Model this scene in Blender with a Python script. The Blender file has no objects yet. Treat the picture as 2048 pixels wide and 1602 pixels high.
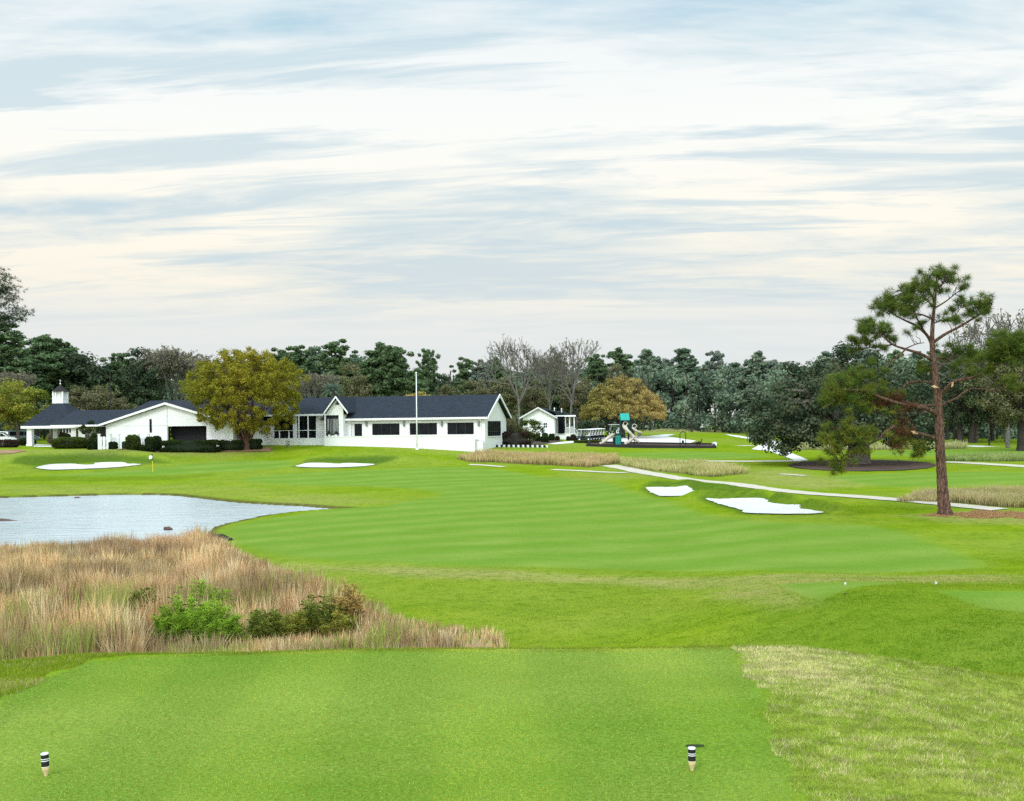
import bpy, math, random
import numpy as np
from mathutils import Vector, Matrix
rng = np.random.default_rng(7)
random.seed(7)
R = math.radians
scene = bpy.context.scene
COL = scene.collection

# ------------------------------------------------------------------ camera
F = 2300.0; CX = 1024.0; HY = 850.0; EYE = 2.6; ROLL = R(0.65)
cr, sr = math.cos(ROLL), math.sin(ROLL)
cam_d = bpy.data.cameras.new("camera")
cam_d.sensor_width = 36.0
cam_d.lens = F / 2048 * 36.0
cam_d.shift_y = (HY - 801.0) / 2048.0
cam_d.clip_end = 6000
cam_d.clip_start = 0.1
cam = bpy.data.objects.new("camera", cam_d)
COL.objects.link(cam)
M = Matrix(((cr, sr, 0, 0), (0, 0, -1, 0), (-sr, cr, 0, EYE), (0, 0, 0, 1)))
cam.matrix_world = M
scene.camera = cam

def ray(px, py):
    """direction with unit depth (y = 1) through a photo pixel"""
    a = (px - CX) / F; b = (HY - py) / F
    return a * cr + b * sr, -a * sr + b * cr          # x per metre depth, z per metre depth

def at(px, py, D):
    x, z = ray(px, py)
    return np.array([x * D, D, EYE + z * D])

def wp(px, py, z):
    rx, rz = ray(px, py)
    D = (z - EYE) / rz
    return np.array([rx * D, D, z])

# ------------------------------------------------------------------ terrain height
def pchip(x, y, xi):
    x = np.asarray(x, float); y = np.asarray(y, float)
    h = np.diff(x); d = np.diff(y) / h
    m = np.zeros_like(y)
    for i in range(1, len(x) - 1):
        if d[i - 1] * d[i] > 0:
            w1 = 2 * h[i] + h[i - 1]; w2 = h[i] + 2 * h[i - 1]
            m[i] = (w1 + w2) / (w1 / d[i - 1] + w2 / d[i])
    m[0] = d[0]; m[-1] = d[-1]
    xi = np.clip(xi, x[0], x[-1])
    k = np.clip(np.searchsorted(x, xi) - 1, 0, len(x) - 2)
    t = (xi - x[k]) / h[k]
    return ((1 + 2 * t) * (1 - t) ** 2 * y[k] + t * (1 - t) ** 2 * h[k] * m[k] + t * t * (3 - 2 * t) * y[k + 1] + t * t * (t - 1) * h[k] * m[k + 1])

# columns: photo column -> list of (depth, height) given directly ('z') or through the photo row ('y')
PROF = {
 0:    [(5,'z',-3.0),(30,'z',-3.05),(60,'z',-3.25),(104,'z',-3.2),(118,'y',967),(130,'y',946),(138,'y',926),(145,'y',909),(152,'y',899),(172,'y',889),(240,'y',876),(330,'y',868)],
 300:  [(5,'z',-3.0),(30,'z',-3.05),(60,'z',-3.25),(102,'z',-3.2),(116,'y',969),(130,'y',946),(138,'y',927),(145,'y',908),(150,'y',898),(175,'y',888),(250,'y',874),(330,'y',868)],
 512:  [(5,'z',-2.9),(30,'z',-2.95),(44,'y',1140),(53,'y',1100),(69,'y',1050),(83,'y',1018),(102,'y',985),(121,'y',955),(136,'y',930),(145,'y',910),(151,'y',895),(162,'y',888),(220,'y',876),(330,'y',868)],
 800:  [(5,'z',-2.7),(28,'z',-2.7),(42,'y',1140),(65,'y',1050),(88,'y',1000),(115,'y',960),(132,'y',935),(143,'y',915),(150,'y',897),(155,'y',889),(200,'y',880),(330,'y',868)],
 1024: [(5,'z',-2.4),(28,'z',-2.5),(34,'y',1200),(41,'y',1140),(63,'y',1050),(85,'y',1000),(115,'y',960),(135,'y',932),(146,'y',912),(153,'y',897),(170,'y',888),(220,'y',874),(330,'y',861)],
 1300: [(5,'z',-2.2),(20,'z',-2.25),(27,'z',-2.25),(41,'y',1140),(63,'y',1050),(80,'y',1000),(105,'y',960),(133,'y',930),(160,'y',906),(177,'y',893),(195,'y',881),(240,'y',863),(262,'y',859.5),(330,'y',857.5)],
 1536: [(5,'z',-2.0),(18,'z',-2.0),(22,'z',-1.95),(26,'y',1216),(30,'y',1182),(38,'y',1140),(50,'y',1080),(62,'y',1035),(75,'y',1000),(100,'y',960),(122,'y',936),(142,'y',916),(185,'y',891),(230,'y',876),(330,'y',859)],
 1750: [(5,'z',-1.9),(18,'z',-1.95),(25.5,'y',1187),(29,'y',1166),(36,'y',1145),(45,'y',1100),(60,'y',1035),(70,'y',1005),(98,'y',960),(125,'y',930),(150,'y',911),(210,'y',886),(270,'y',871),(330,'y',862)],
 2048: [(5,'z',-1.9),(18,'z',-1.9),(21.5,'y',1245),(26,'y',1182),(29,'y',1170),(34,'y',1152),(45,'y',1100),(60,'y',1040),(72,'y',1000),(95,'y',960),(130,'y',921),(170,'y',896),(240,'y',877),(330,'y',864)],
}
lg = np.linspace(math.log(5), math.log(330), 420)
cols = sorted(PROF)
tab = []
for c in cols:
    D = [p[0] for p in PROF[c]]
    Z = [p[2] if p[1] == 'z' else at(c, p[2], p[0])[2] for p in PROF[c]]
    tab.append(pchip(np.log(D), Z, lg))
tab = np.array(tab)
uc = (np.array(cols, float) - CX) / F
ug = np.linspace(uc[0], uc[-1], 240)
TAB = np.array([pchip(uc, tab[:, j], ug) for j in range(len(lg))]).T      # [u, logD]
for _ in range(3):
    T2 = TAB.copy()
    T2[1:-1] = (TAB[:-2] + 2 * TAB[1:-1] + TAB[2:]) / 4
    T2[:, 1:-1] = (T2[:, :-2] + 2 * T2[:, 1:-1] + T2[:, 2:]) / 4
    TAB = T2

def ss(a, b, x):
    t = np.clip((np.asarray(x, float) - a) / (b - a), 0, 1)
    return t * t * (3 - 2 * t)

FEATS = []
def H(X, Y, feats=True):
    X = np.asarray(X, float); Y = np.asarray(Y, float)
    Yc = np.maximum(Y, 5.0)
    u = np.clip(X / Yc, ug[0], ug[-1] - 1e-6)
    l = np.clip(np.log(Yc), lg[0], lg[-1] - 1e-6)
    fu = (u - ug[0]) / (ug[1] - ug[0]); fl = (l - lg[0]) / (lg[1] - lg[0])
    i = np.clip(fu.astype(int), 0, len(ug) - 2); j = np.clip(fl.astype(int), 0, len(lg) - 2)
    a = fu - i; b = fl - j
    z = (TAB[i, j] * (1 - a) * (1 - b) + TAB[i + 1, j] * a * (1 - b) + TAB[i, j + 1] * (1 - a) * b + TAB[i + 1, j + 1] * a * b)
    z = z + np.clip(Y - 330, 0, 4000) * 0.003
    w = ss(45, 90, Y) * (1 - ss(130, 150, Y))
    z = z + w * (0.05 * np.sin(X * 0.21 + Y * 0.13) + 0.05 * np.sin(X * 0.11 - Y * 0.29 + 1.3))
    z = z + 0.03 * np.sin(X * 0.9 + 0.4 * Y) * np.sin(Y * 0.7 - X * .3) * ss(20, 30, Y) * (1 - ss(50, 70, Y))
    # the tee plateau
    dx = np.maximum(np.maximum(-6.1 - X, 0), X - 6.3) ; dy = np.maximum(Y - 13.2, 0)
    dist = np.sqrt(dx * dx + dy * dy)
    top = -0.42 * ss(2.6, 6.5, X) - 0.04 * ss(4.8, 5.6, -X) + 0.012 * np.sin(X * 1.1) * np.sin(Y * .8) - 0.10 * ss(5.3, 6.6, -X)
    k = 1 - ss(0.0, 5.0, dist)
    z = z * (1 - k) + top * k
    if feats:
        for f in FEATS:
            z = f(X, Y, z)
    return z

_DS = np.geomspace(4, 420, 2600)
def gp(px, py, feats=True, dmin=4):
    rx, rz = ray(px, py)
    D = _DS[_DS >= dmin]
    g = EYE + rz * D - H(rx * D, D, feats)
    k = np.nonzero(g < 0)[0]
    if len(k) == 0 or k[0] == 0:
        d = 300.0 if len(k) == 0 else dmin
    else:
        k = k[0]; t = g[k - 1] / (g[k - 1] - g[k]); d = D[k - 1] + t * (D[k] - D[k - 1])
    return np.array([rx * d, d, float(H(rx * d, d, feats))])

def poly_w(pts, dmin=4, feats=True):
    return np.array([gp(x, y, feats, dmin)[:2] for x, y in pts])

def sdist(P, X, Y):
    """signed distance to a closed polygon, positive inside"""
    X = np.asarray(X, float); Y = np.asarray(Y, float)
    best = np.full(X.shape, 1e18); ins = np.zeros(X.shape, bool)
    n = len(P)
    for i in range(n):
        x0, y0 = P[i]; x1, y1 = P[(i + 1) % n]
        ex, ey = x1 - x0, y1 - y0
        L = ex * ex + ey * ey + 1e-12
        t = np.clip(((X - x0) * ex + (Y - y0) * ey) / L, 0, 1)
        d = (X - x0 - t * ex) ** 2 + (Y - y0 - t * ey) ** 2
        best = np.minimum(best, d)
        c = ((y0 > Y) != (y1 > Y)) & (X < (x1 - x0) * (Y - y0) / (y1 - y0 + 1e-12) + x0)
        ins ^= c
    d = np.sqrt(best)
    return np.where(ins, d, -d)

def ldist(P, X, Y):
    best = np.full(np.shape(X), 1e18)
    for i in range(len(P) - 1):
        x0, y0 = P[i]; x1, y1 = P[i + 1]
        ex, ey = x1 - x0, y1 - y0
        t = np.clip(((X - x0) * ex + (Y - y0) * ey) / (ex * ex + ey * ey + 1e-12), 0, 1)
        best = np.minimum(best, (X - x0 - t * ex) ** 2 + (Y - y0 - t * ey) ** 2)
    return np.sqrt(best)

def smooth_poly(P, n=4):
    """closed Catmull-Rom"""
    P = np.asarray(P, float); out = []
    m = len(P)
    for i in range(m):
        p0, p1, p2, p3 = P[i - 1], P[i], P[(i + 1) % m], P[(i + 2) % m]
        for k in range(n):
            t = k / n
            out.append(0.5 * ((2 * p1) + (-p0 + p2) * t + (2 * p0 - 5 * p1 + 4 * p2 - p3) * t * t + (-p0 + 3 * p1 - 3 * p2 + p3) * t ** 3))
    return np.array(out)

def smooth_line(P, n=6):
    P = np.asarray(P, float); out = []
    m = len(P)
    for i in range(m - 1):
        p0, p1, p2, p3 = P[max(i - 1, 0)], P[i], P[i + 1], P[min(i + 2, m - 1)]
        for k in range(n):
            t = k / n
            out.append(0.5 * ((2 * p1) + (-p0 + p2) * t + (2 * p0 - 5 * p1 + 4 * p2 - p3) * t * t + (-p0 + 3 * p1 - 3 * p2 + p3) * t ** 3))
    out.append(P[-1])
    return np.array(out)

# ------------------------------------------------------------------ features of the course
WATER_Z = -3.5
POND = np.array([wp(x, y, WATER_Z)[:2] for x, y in [(-420,1006),(-200,1000),(-60,997),(0,996),(150,992),(250,990),(340,991),(400,997),(460,1004),(530,1009),(600,1012.5),(650,1016.5),(715,1021),(650,1022.5),
        (600,1026),(540,1033),(490,1043),(440,1054),(415,1066),(390,1088),(250,1100),(0,1110),(-300,1120)]])
POND = smooth_poly(POND, 3)
BK1 = poly_w([(73,935.4),(99.5,929.5),(142,928),(165,929.8),(187,929.5),(193,925.9),(243,924.9),(256,927.8),(282,929.5),(221,936),(154,938.6),(111,940),(86,938.5)])
BK2 = poly_w([(592,933.4),(615,926.8),(650,926.5),(675,928),(699,926.5),(749,929),(725,933),(680,935.2),(637,935.4)])
BK3 = poly_w([(1291,976.5),(1320,975),(1345,975.2),(1372,973.5),(1387,981),(1407,984),(1436,985.5),(1405,989),(1383,991.5),(1348,993),(1313,991)])
BK4 = poly_w([(1410,998),(1440,999),(1480,997.5),(1524,998),(1542,1006),(1570,1010),(1598,1012),(1601,1018),(1646,1025.5),(1622,1028.5),(1560,1029),(1493,1027),(1480,1020),(1446,1011)])
BKS = [smooth_poly(b, 5) for b in (BK1, BK2, BK3, BK4)]
LIPS = [  # crest polyline (photo px on the base ground), height, half width
 (poly_w([(60,918),(110,912),(165,911),(230,908),(285,914),(310,921)]), 0.62, 2.3),
 (poly_w([(625,921),(680,917),(740,916),(790,918)]), 0.58, 2.0),
 (poly_w([(1296,973),(1335,971.5),(1372,970),(1395,976),(1440,980)]), 0.48, 1.5),
 (poly_w([(1400,994),(1440,995),(1480,994),(1524,994)]), 0.56, 1.1), (poly_w([(1545,1001),(1572,1006),(1596,1007)]), 0.56, 1.1), (poly_w([(1608,1013),(1640,1017),(1665,1021)]), 0.52, 1.1),
]
def f_pond(X, Y, z):
    d = sdist(POND, X, Y)
    inside = WATER_Z - 0.10 - np.clip(d, 0, 6) * 0.22
    edge = WATER_Z + 0.12 + np.clip(-d, 0, 30) * 0.5
    z = np.where(d > 0, np.minimum(z, inside), z)
    near = (d <= 0) & (d > -4)
    zz = np.where(near, np.maximum(z, WATER_Z + 0.16), z)
    k = ss(-4, -0.2, d)
    zz = np.where(near, zz * (1 - k) + (WATER_Z + 0.16) * k, zz)
    return zz
FEATS.append(f_pond)
def f_bk(X, Y, z):
    """grass lips behind the bunkers, and the sand set a little into the ground"""
    X, Y, z = np.broadcast_arrays(X, Y, z)
    z = np.array(z, float); sel = (Y > 60) & (Y < 165) & (np.abs(X) < 75)
    if not sel.any(): return z
    x, y = X[sel], Y[sel]
    m = np.ones(x.shape); cut = np.zeros(x.shape)
    for b in BKS:
        d = sdist(b, x, y)
        m = m * ss(.05, -.65, d); cut = cut + 0.16 * ss(0.0, 0.9, d)
    add = np.zeros(x.shape)
    for P, h, s in LIPS:
        add = add + h * np.exp(-(ldist(P, x, y) / s) ** 2)
    z[sel] = z[sel] + add * m - cut
    return z
FEATS.append(f_bk)

# ------------------------------------------------------------------ mesh helpers
def np_mesh(name, V, faces, mat=None, parent=None, col=None, smooth=False, attrs=None, link=True):
    """faces: list of (k, m) integer arrays, one per polygon size"""
    me = bpy.data.meshes.new(name)
    V = np.asarray(V, np.float32)
    faces = [np.asarray(f, np.int32) for f in (faces if isinstance(faces, list) else [faces]) if len(f)]
    nl = sum(f.size for f in faces); npoly = sum(len(f) for f in faces)
    me.vertices.add(len(V)); me.vertices.foreach_set("co", V.ravel())
    me.loops.add(nl); me.polygons.add(npoly)
    me.loops.foreach_set("vertex_index", np.concatenate([f.ravel() for f in faces]))
    tot = np.concatenate([np.full(len(f), f.shape[1], np.int32) for f in faces])
    st = np.concatenate([[0], np.cumsum(tot)[:-1]]).astype(np.int32)
    me.polygons.foreach_set("loop_start", st)
    me.polygons.foreach_set("loop_total", tot)
    if smooth:
        me.polygons.foreach_set("use_smooth", np.ones(npoly, bool))
    me.update(calc_edges=True)
    me.validate()
    if col is not None:
        a = me.color_attributes.new("Col", 'FLOAT_COLOR', 'POINT')
        c = np.asarray(col, np.float32)
        if c.ndim == 1: c = np.stack([c, c, c], 1)
        if c.shape[1] == 3: c = np.concatenate([c, np.ones((len(c), 1), np.float32)], 1)
        a.data.foreach_set("color", c.ravel())
    if mat is not None: me.materials.append(mat)
    if not link: return me
    o = bpy.data.objects.new(name, me)
    COL.objects.link(o)
    if parent is not None: o.parent = parent
    return o

class MB:
    """collects simple solids into one mesh"""
    def __init__(s): s.V = []; s.Fs = []; s.n = 0
    def add(s, V, Fc):
        s.V += [tuple(v) for v in V]; s.Fs += [tuple(i + s.n for i in f) for f in Fc]; s.n += len(V); return s
    def box(s, x0, x1, y0, y1, z0, z1):
        V = [(x0,y0,z0),(x1,y0,z0),(x1,y1,z0),(x0,y1,z0),(x0,y0,z1),(x1,y0,z1),(x1,y1,z1),(x0,y1,z1)]
        return s.add(V, [(3,2,1,0),(4,5,6,7),(0,1,5,4),(1,2,6,5),(2,3,7,6),(3,0,4,7)])
    def tube(s, P, r, n=8, cap=True):
        P = [Vector(p) for p in P]
        rr = r if isinstance(r, (list, tuple, np.ndarray)) else [r] * len(P)
        V = []; u = None
        for i, p in enumerate(P):
            d = (P[min(i + 1, len(P) - 1)] - P[max(i - 1, 0)]).normalized()
            if u is None:
                u = d.orthogonal().normalized()
            else:
                u = (u - d * u.dot(d))
                u = u.normalized() if u.length > 1e-6 else d.orthogonal().normalized()
            w = d.cross(u)
            for k in range(n):
                a = 2 * math.pi * k / n
                V.append(p + (u * math.cos(a) + w * math.sin(a)) * rr[i])
        Fc = []
        for i in range(len(P) - 1):
            for k in range(n):
                a, b = i * n + k, i * n + (k + 1) % n
                Fc.append((a, b, b + n, a + n))
        if cap:
            Fc.append(tuple(reversed(range(n)))); Fc.append(tuple(range((len(P) - 1) * n, len(P) * n)))
        return s.add(V, Fc)
    def prism(s, prof, axis, a, b):
        """closed 2-D profile extruded along axis ('x': profile is (y,z); 'y': profile is (x,z); 'z': (x,y))"""
        def p3(q, t):
            return (t, q[0], q[1]) if axis == 'x' else (q[0], t, q[1]) if axis == 'y' else (q[0], q[1], t)
        n = len(prof)
        V = [p3(q, a) for q in prof] + [p3(q, b) for q in prof]
        Fc = [tuple(range(n))[::-1], tuple(range(n, 2 * n))]
        for i in range(n):
            j = (i + 1) % n
            Fc.append((i, j, j + n, i + n))
        return s.add(V, Fc)
    def lathe(s, prof, n=16, c=(0,0,0)):
        V = []; Fc = []
        for r, z in prof:
            for k in range(n):
                a = 2 * math.pi * k / n
                V.append((c[0] + r * math.cos(a), c[1] + r * math.sin(a), c[2] + z))
        for i in range(len(prof) - 1):
            for k in range(n):
                a, b = i * n + k, i * n + (k + 1) % n
                Fc.append((a, b, b + n, a + n))
        Fc.append(tuple(reversed(range(n)))); Fc.append(tuple(range((len(prof) - 1) * n, len(prof) * n)))
        return s.add(V, Fc)
    def build(s, name, mat=None, parent=None, smooth=False, bevel=0, loc=None, rz=0):
        import bmesh
        me = bpy.data.meshes.new(name)
        me.from_pydata([tuple(v) for v in s.V], [], s.Fs)
        bm = bmesh.new(); bm.from_mesh(me)
        bmesh.ops.recalc_face_normals(bm, faces=bm.faces)
        bm.to_mesh(me); bm.free()
        if smooth:
            for p in me.polygons: p.use_smooth = True
        if mat: me.materials.append(mat)
        o = bpy.data.objects.new(name, me); COL.objects.link(o)
        if parent is not None: o.parent = parent
        if loc is not None: o.location = loc
        o.rotation_euler.z = rz
        if bevel:
            m = o.modifiers.new("bevel", 'BEVEL'); m.width = bevel; m.segments = 2; m.limit_method = 'ANGLE'
        return o

def tag(o, label=None, cat=None, group=None, kind=None):
    if label: o["label"] = label
    if cat: o["category"] = cat
    if group: o["group"] = group
    if kind: o["kind"] = kind
    return o

def thing(name, loc, label, cat, group=None, rz=0, sc=1):
    o = bpy.data.objects.new(name, None); COL.objects.link(o)
    o.empty_display_size = 0.2
    o.location = tuple(loc); o.rotation_euler.z = rz
    o.scale = (sc, sc, sc) if not isinstance(sc, tuple) else sc
    return tag(o, label, cat, group)

def dup(root, loc, rz=0, sc=1, label=None, group=None):
    r = root.copy(); COL.objects.link(r)
    r.location = tuple(loc); r.rotation_euler.z = rz
    r.scale = (sc, sc, sc) if not isinstance(sc, tuple) else sc
    if label: r["label"] = label
    if group: r["group"] = group
    for ch in list(root.children):
        c = ch.copy(); COL.objects.link(c); c.parent = r
        for g in list(ch.children):
            d = g.copy(); COL.objects.link(d); d.parent = c
    return r

# ------------------------------------------------------------------ materials
class NT:
    def __init__(s, name):
        s.m = bpy.data.materials.new(name); s.m.use_nodes = True
        s.t = s.m.node_tree; s.t.nodes.clear()
        s.out = s.n('ShaderNodeOutputMaterial')
    def n(s, t, **kw):
        nd = s.t.nodes.new(t)
        for k, v in kw.items(): setattr(nd, k, v)
        return nd
    def l(s, a, b): s.t.links.new(a, b)
    def noise(s, scale, detail=3, rough=.55, vec=None, dist=0):
        nd = s.n('ShaderNodeTexNoise'); nd.inputs['Scale'].default_value = scale
        nd.inputs['Detail'].default_value = detail; nd.inputs['Roughness'].default_value = rough; nd.inputs['Distortion'].default_value = dist
        if vec is not None: s.l(vec, nd.inputs['Vector'])
        return nd.outputs['Fac']
    def ramp(s, fac, stops, interp='LINEAR'):
        nd = s.n('ShaderNodeValToRGB'); e = nd.color_ramp.elements; nd.color_ramp.interpolation = interp
        while len(e) > 1: e.remove(e[-1])
        e[0].position = stops[0][0]; e[0].color = (*stops[0][1], 1)
        for p, c in stops[1:]:
            q = e.new(p); q.color = (*c, 1)
        s.l(fac, nd.inputs['Fac'])
        return nd.outputs['Color']
    def mix(s, fac, a, b, blend='MIX'):
        nd = s.n('ShaderNodeMix', data_type='RGBA', blend_type=blend)
        for inp, v in ((nd.inputs[0], fac), (nd.inputs[6], a), (nd.inputs[7], b)):
            if isinstance(v, (int, float)): inp.default_value = v
            elif isinstance(v, tuple): inp.default_value = (*v, 1)
            else: s.l(v, inp)
        return nd.outputs[2]
    def math(s, op, a, b=None, c=None, clamp=False):
        nd = s.n('ShaderNodeMath', operation=op, use_clamp=clamp)
        for inp, v in zip(nd.inputs, (a, b, c)):
            if v is None: continue
            if isinstance(v, (int, float)): inp.default_value = v
            else: s.l(v, inp)
        return nd.outputs[0]
    def pos(s, sx=1, sy=1, sz=1, obj=False, rz=0):
        if obj: v = s.n('ShaderNodeTexCoord').outputs['Object']
        else: v = s.n('ShaderNodeNewGeometry').outputs['Position']
        mp = s.n('ShaderNodeMapping'); mp.inputs['Scale'].default_value = (sx, sy, sz); mp.inputs['Rotation'].default_value = (0, 0, rz)
        s.l(v, mp.inputs['Vector'])
        return mp.outputs['Vector']
    def bsdf(s, col, rough=.8, spec=.2, metal=0, bump=None, bstr=.3, bdist=.02):
        b = s.n('ShaderNodeBsdfPrincipled')
        if isinstance(col, tuple): b.inputs['Base Color'].default_value = (*col, 1)
        else: s.l(col, b.inputs['Base Color'])
        if isinstance(rough, (int, float)): b.inputs['Roughness'].default_value = rough
        else: s.l(rough, b.inputs['Roughness'])
        b.inputs['Specular IOR Level'].default_value = spec
        b.inputs['Metallic'].default_value = metal
        if bump is not None:
            bp = s.n('ShaderNodeBump'); bp.inputs['Strength'].default_value = bstr; bp.inputs['Distance'].default_value = bdist
            s.l(bump, bp.inputs['Height']); s.l(bp.outputs[0], b.inputs['Normal'])
        s.l(b.outputs[0], s.out.inputs[0])
        return b

def simple(name, col, rough=.6, var=.15, scale=3, spec=.3, metal=0, bump=0, stretch=(1,1,1)):
    t = NT(name)
    v = t.pos(*stretch, obj=True)
    f = t.noise(scale, 4, .6, v)
    lo = tuple(c * (1 - var) for c in col); hi = tuple(min(1, c * (1 + var)) for c in col)
    c = t.ramp(f, [(.3, lo), (.7, hi)])
    t.bsdf(c, rough, spec, metal, f if bump else None, bump)
    return t.m

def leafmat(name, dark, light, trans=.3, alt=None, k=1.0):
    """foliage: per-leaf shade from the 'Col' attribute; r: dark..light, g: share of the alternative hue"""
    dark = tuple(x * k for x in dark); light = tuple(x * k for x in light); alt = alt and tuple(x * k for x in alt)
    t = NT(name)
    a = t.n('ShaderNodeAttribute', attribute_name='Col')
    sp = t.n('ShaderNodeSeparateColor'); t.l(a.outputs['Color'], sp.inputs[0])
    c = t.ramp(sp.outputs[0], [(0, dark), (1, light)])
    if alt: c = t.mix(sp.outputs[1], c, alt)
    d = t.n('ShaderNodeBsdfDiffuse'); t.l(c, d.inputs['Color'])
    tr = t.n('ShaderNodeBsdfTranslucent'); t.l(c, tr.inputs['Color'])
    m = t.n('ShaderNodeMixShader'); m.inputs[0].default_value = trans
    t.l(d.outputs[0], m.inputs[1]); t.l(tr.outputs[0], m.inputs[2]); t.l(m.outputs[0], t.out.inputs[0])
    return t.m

def colmat(name, trans=.35):
    t = NT(name)
    a = t.n('ShaderNodeAttribute', attribute_name='Col')
    d = t.n('ShaderNodeBsdfDiffuse'); t.l(a.outputs['Color'], d.inputs['Color'])
    tr = t.n('ShaderNodeBsdfTranslucent'); t.l(a.outputs['Color'], tr.inputs['Color'])
    m = t.n('ShaderNodeMixShader'); m.inputs[0].default_value = trans
    t.l(d.outputs[0], m.inputs[1]); t.l(tr.outputs[0], m.inputs[2]); t.l(m.outputs[0], t.out.inputs[0])
    return t.m

MAT = {}
def barkmat(name, dark, light, sz=.25):
    t = NT(name)
    v = t.pos(1, 1, sz, obj=True)
    f = t.noise(6, 5, .65, v, .6)
    vo = t.n('ShaderNodeTexVoronoi', feature='DISTANCE_TO_EDGE'); vo.inputs['Scale'].default_value = 9.0; t.l(t.pos(1, 1, sz * 1.1, obj=True), vo.inputs['Vector'])
    f = t.math('MULTIPLY', f, t.math('ADD', .62, t.math('MULTIPLY', t.math('MINIMUM', vo.outputs['Distance'], .16), 3.4)))
    t.bsdf(t.ramp(f, [(.3, dark), (.7, light)]), .95, .1, 0, f, .8, .06)
    return t.m
MAT['bark_pine'] = barkmat('pine_bark', (.042,.024,.018), (.20,.115,.085))
MAT['bark_gray'] = barkmat('gray_bark', (.06,.05,.042), (.22,.19,.16))
MAT['bark_dark'] = barkmat('dark_bark', (.022,.02,.018), (.075,.065,.055))
MAT['bark_pale'] = barkmat('pale_twig_bark', (.11,.10,.088), (.24,.22,.195))
MAT['split_wood'] = simple('split_wood', (.62,.42,.25), .8, .2, 8)

def sidingmat(name, col, gap):
    t = NT(name)
    g = t.n('ShaderNodeTexCoord').outputs['Object']
    f = t.noise(.6, 5, .6, g); f2 = t.noise(9, 3, .6, g)
    c = t.ramp(f, [(.3, tuple(x * .90 for x in col)), (.65, col)])
    c = t.mix(t.math('MULTIPLY', f2, .10), c, (.5, .5, .47))
    if gap:
        sep = t.n('ShaderNodeSeparateXYZ'); t.l(g, sep.inputs[0])
        fr = t.math('FRACT', t.math('DIVIDE', sep.outputs[2], gap))
        ln = t.math('LESS_THAN', fr, .10)
        c = t.mix(t.math('MULTIPLY', ln, .10), c, (.35, .36, .36))
    t.bsdf(c, .7, .25, 0, f2, .15, .01)
    return t.m
MAT['white_wall'] = sidingmat('white_painted_wall', (.80,.80,.79), .22)
MAT['white_block'] = sidingmat('white_painted_masonry', (.80,.80,.785), 0)
MAT['white_trim'] = simple('white_trim', (.80,.80,.79), .5, .05, 3)
MAT['pale_wall'] = sidingmat('pale_gray_siding', (.66,.67,.66), .15)

def shinglemat(name, a, b):
    t = NT(name)
    v = t.pos(1, 1, 1, obj=True)
    br = t.n('ShaderNodeTexBrick'); br.inputs['Scale'].default_value = 1.0
    br.inputs['Brick Width'].default_value = .9; br.inputs['Row Height'].default_value = .28; br.inputs['Mortar Size'].default_value = .02
    br.inputs['Color1'].default_value = (*a, 1); br.inputs['Color2'].default_value = (*b, 1); br.inputs['Mortar'].default_value = (*(x * .6 for x in a), 1)
    sep = t.n('ShaderNodeSeparateXYZ'); t.l(v, sep.inputs[0])
    cmb = t.n('ShaderNodeCombineXYZ'); t.l(t.math('ADD', sep.outputs[0], t.math('MULTIPLY', sep.outputs[1], .37)), cmb.inputs[0])
    t.l(t.math('MULTIPLY', sep.outputs[2], 2.0), cmb.inputs[1])
    t.l(cmb.outputs[0], br.inputs['Vector'])
    f = t.noise(.5, 5, .65, v); f2 = t.noise(3.0, 4, .7, t.pos(.6, .6, 2.5, obj=True))
    c = t.mix(.75, br.outputs['Color'], t.ramp(f2, [(.32, tuple(x * .55 for x in a)), (.68, tuple(x * 1.5 for x in b))]))
    c = t.mix(t.math('MULTIPLY', f, .35), c, tuple(x * 1.5 for x in b))
    t.bsdf(c, .9, .2, 0, f2, .3, .02)
    return t.m
MAT['shingle'] = shinglemat('charcoal_shingles', (.012,.016,.023), (.022,.028,.038))
def glassmat(name, base):
    t = NT(name)
    v = t.pos(1, 1, 1, obj=True)
    f = t.noise(1.2, 3, .5, v)
    t.bsdf(t.ramp(f, [(.35, tuple(x * .4 for x in base)), (.7, base)]), .10, .10)
    return t.m
MAT['glass'] = glassmat('dark_window_glass', (.012,.014,.018))
MAT['glass_pale'] = glassmat('curtained_glass', (.30,.31,.31))
MAT['frame_dark'] = simple('dark_bronze_frame', (.03,.03,.032), .5, .2)
MAT['void'] = simple('shaded_interior', (.012,.012,.014), .9, .3)
MAT['curtain'] = simple('pale_curtain', (.36,.37,.36), .9, .2, 3, stretch=(4,4,.2))
MAT['black'] = simple('black_rubber', (.012,.012,.013), .6, .2)
MAT['teal'] = simple('teal_plastic', (.02,.30,.25), .45, .12, 2)
MAT['dark_green'] = simple('dark_green_metal', (.006,.045,.038), .4, .2, 3)
MAT['tan_plastic'] = simple('tan_plastic', (.50,.44,.36), .4, .12, 2)
MAT['cart_body'] = simple('cart_body_paint', (.015,.03,.028), .25, .1, 2, .5)
MAT['seat_gray'] = simple('pale_gray_vinyl', (.55,.54,.5), .6, .1)
MAT['white_gloss'] = simple('white_gloss_paint', (.78,.79,.80), .25, .04, 2, .5)
MAT['metal'] = simple('brushed_metal', (.5,.5,.5), .35, .1, 4, .5, .8)
MAT['car_gray'] = simple('gray_car_paint', (.10,.14,.14), .25, .1, 2, .5)
MAT['hedge_core'] = simple('hedge_shade', (.010,.018,.007), .95, .3, 6)
MAT['skin'] = simple('skin', (.45,.28,.2), .6, .05)
MAT['timber_dark'] = simple('dark_stained_timber', (.022,.018,.018), .8, .3, 6)
MAT['yellow'] = simple('yellow_paint', (.75,.62,.05), .5, .1)
MAT['hood_green'] = simple('unit_green_paint', (.012,.035,.028), .5, .2)

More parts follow.
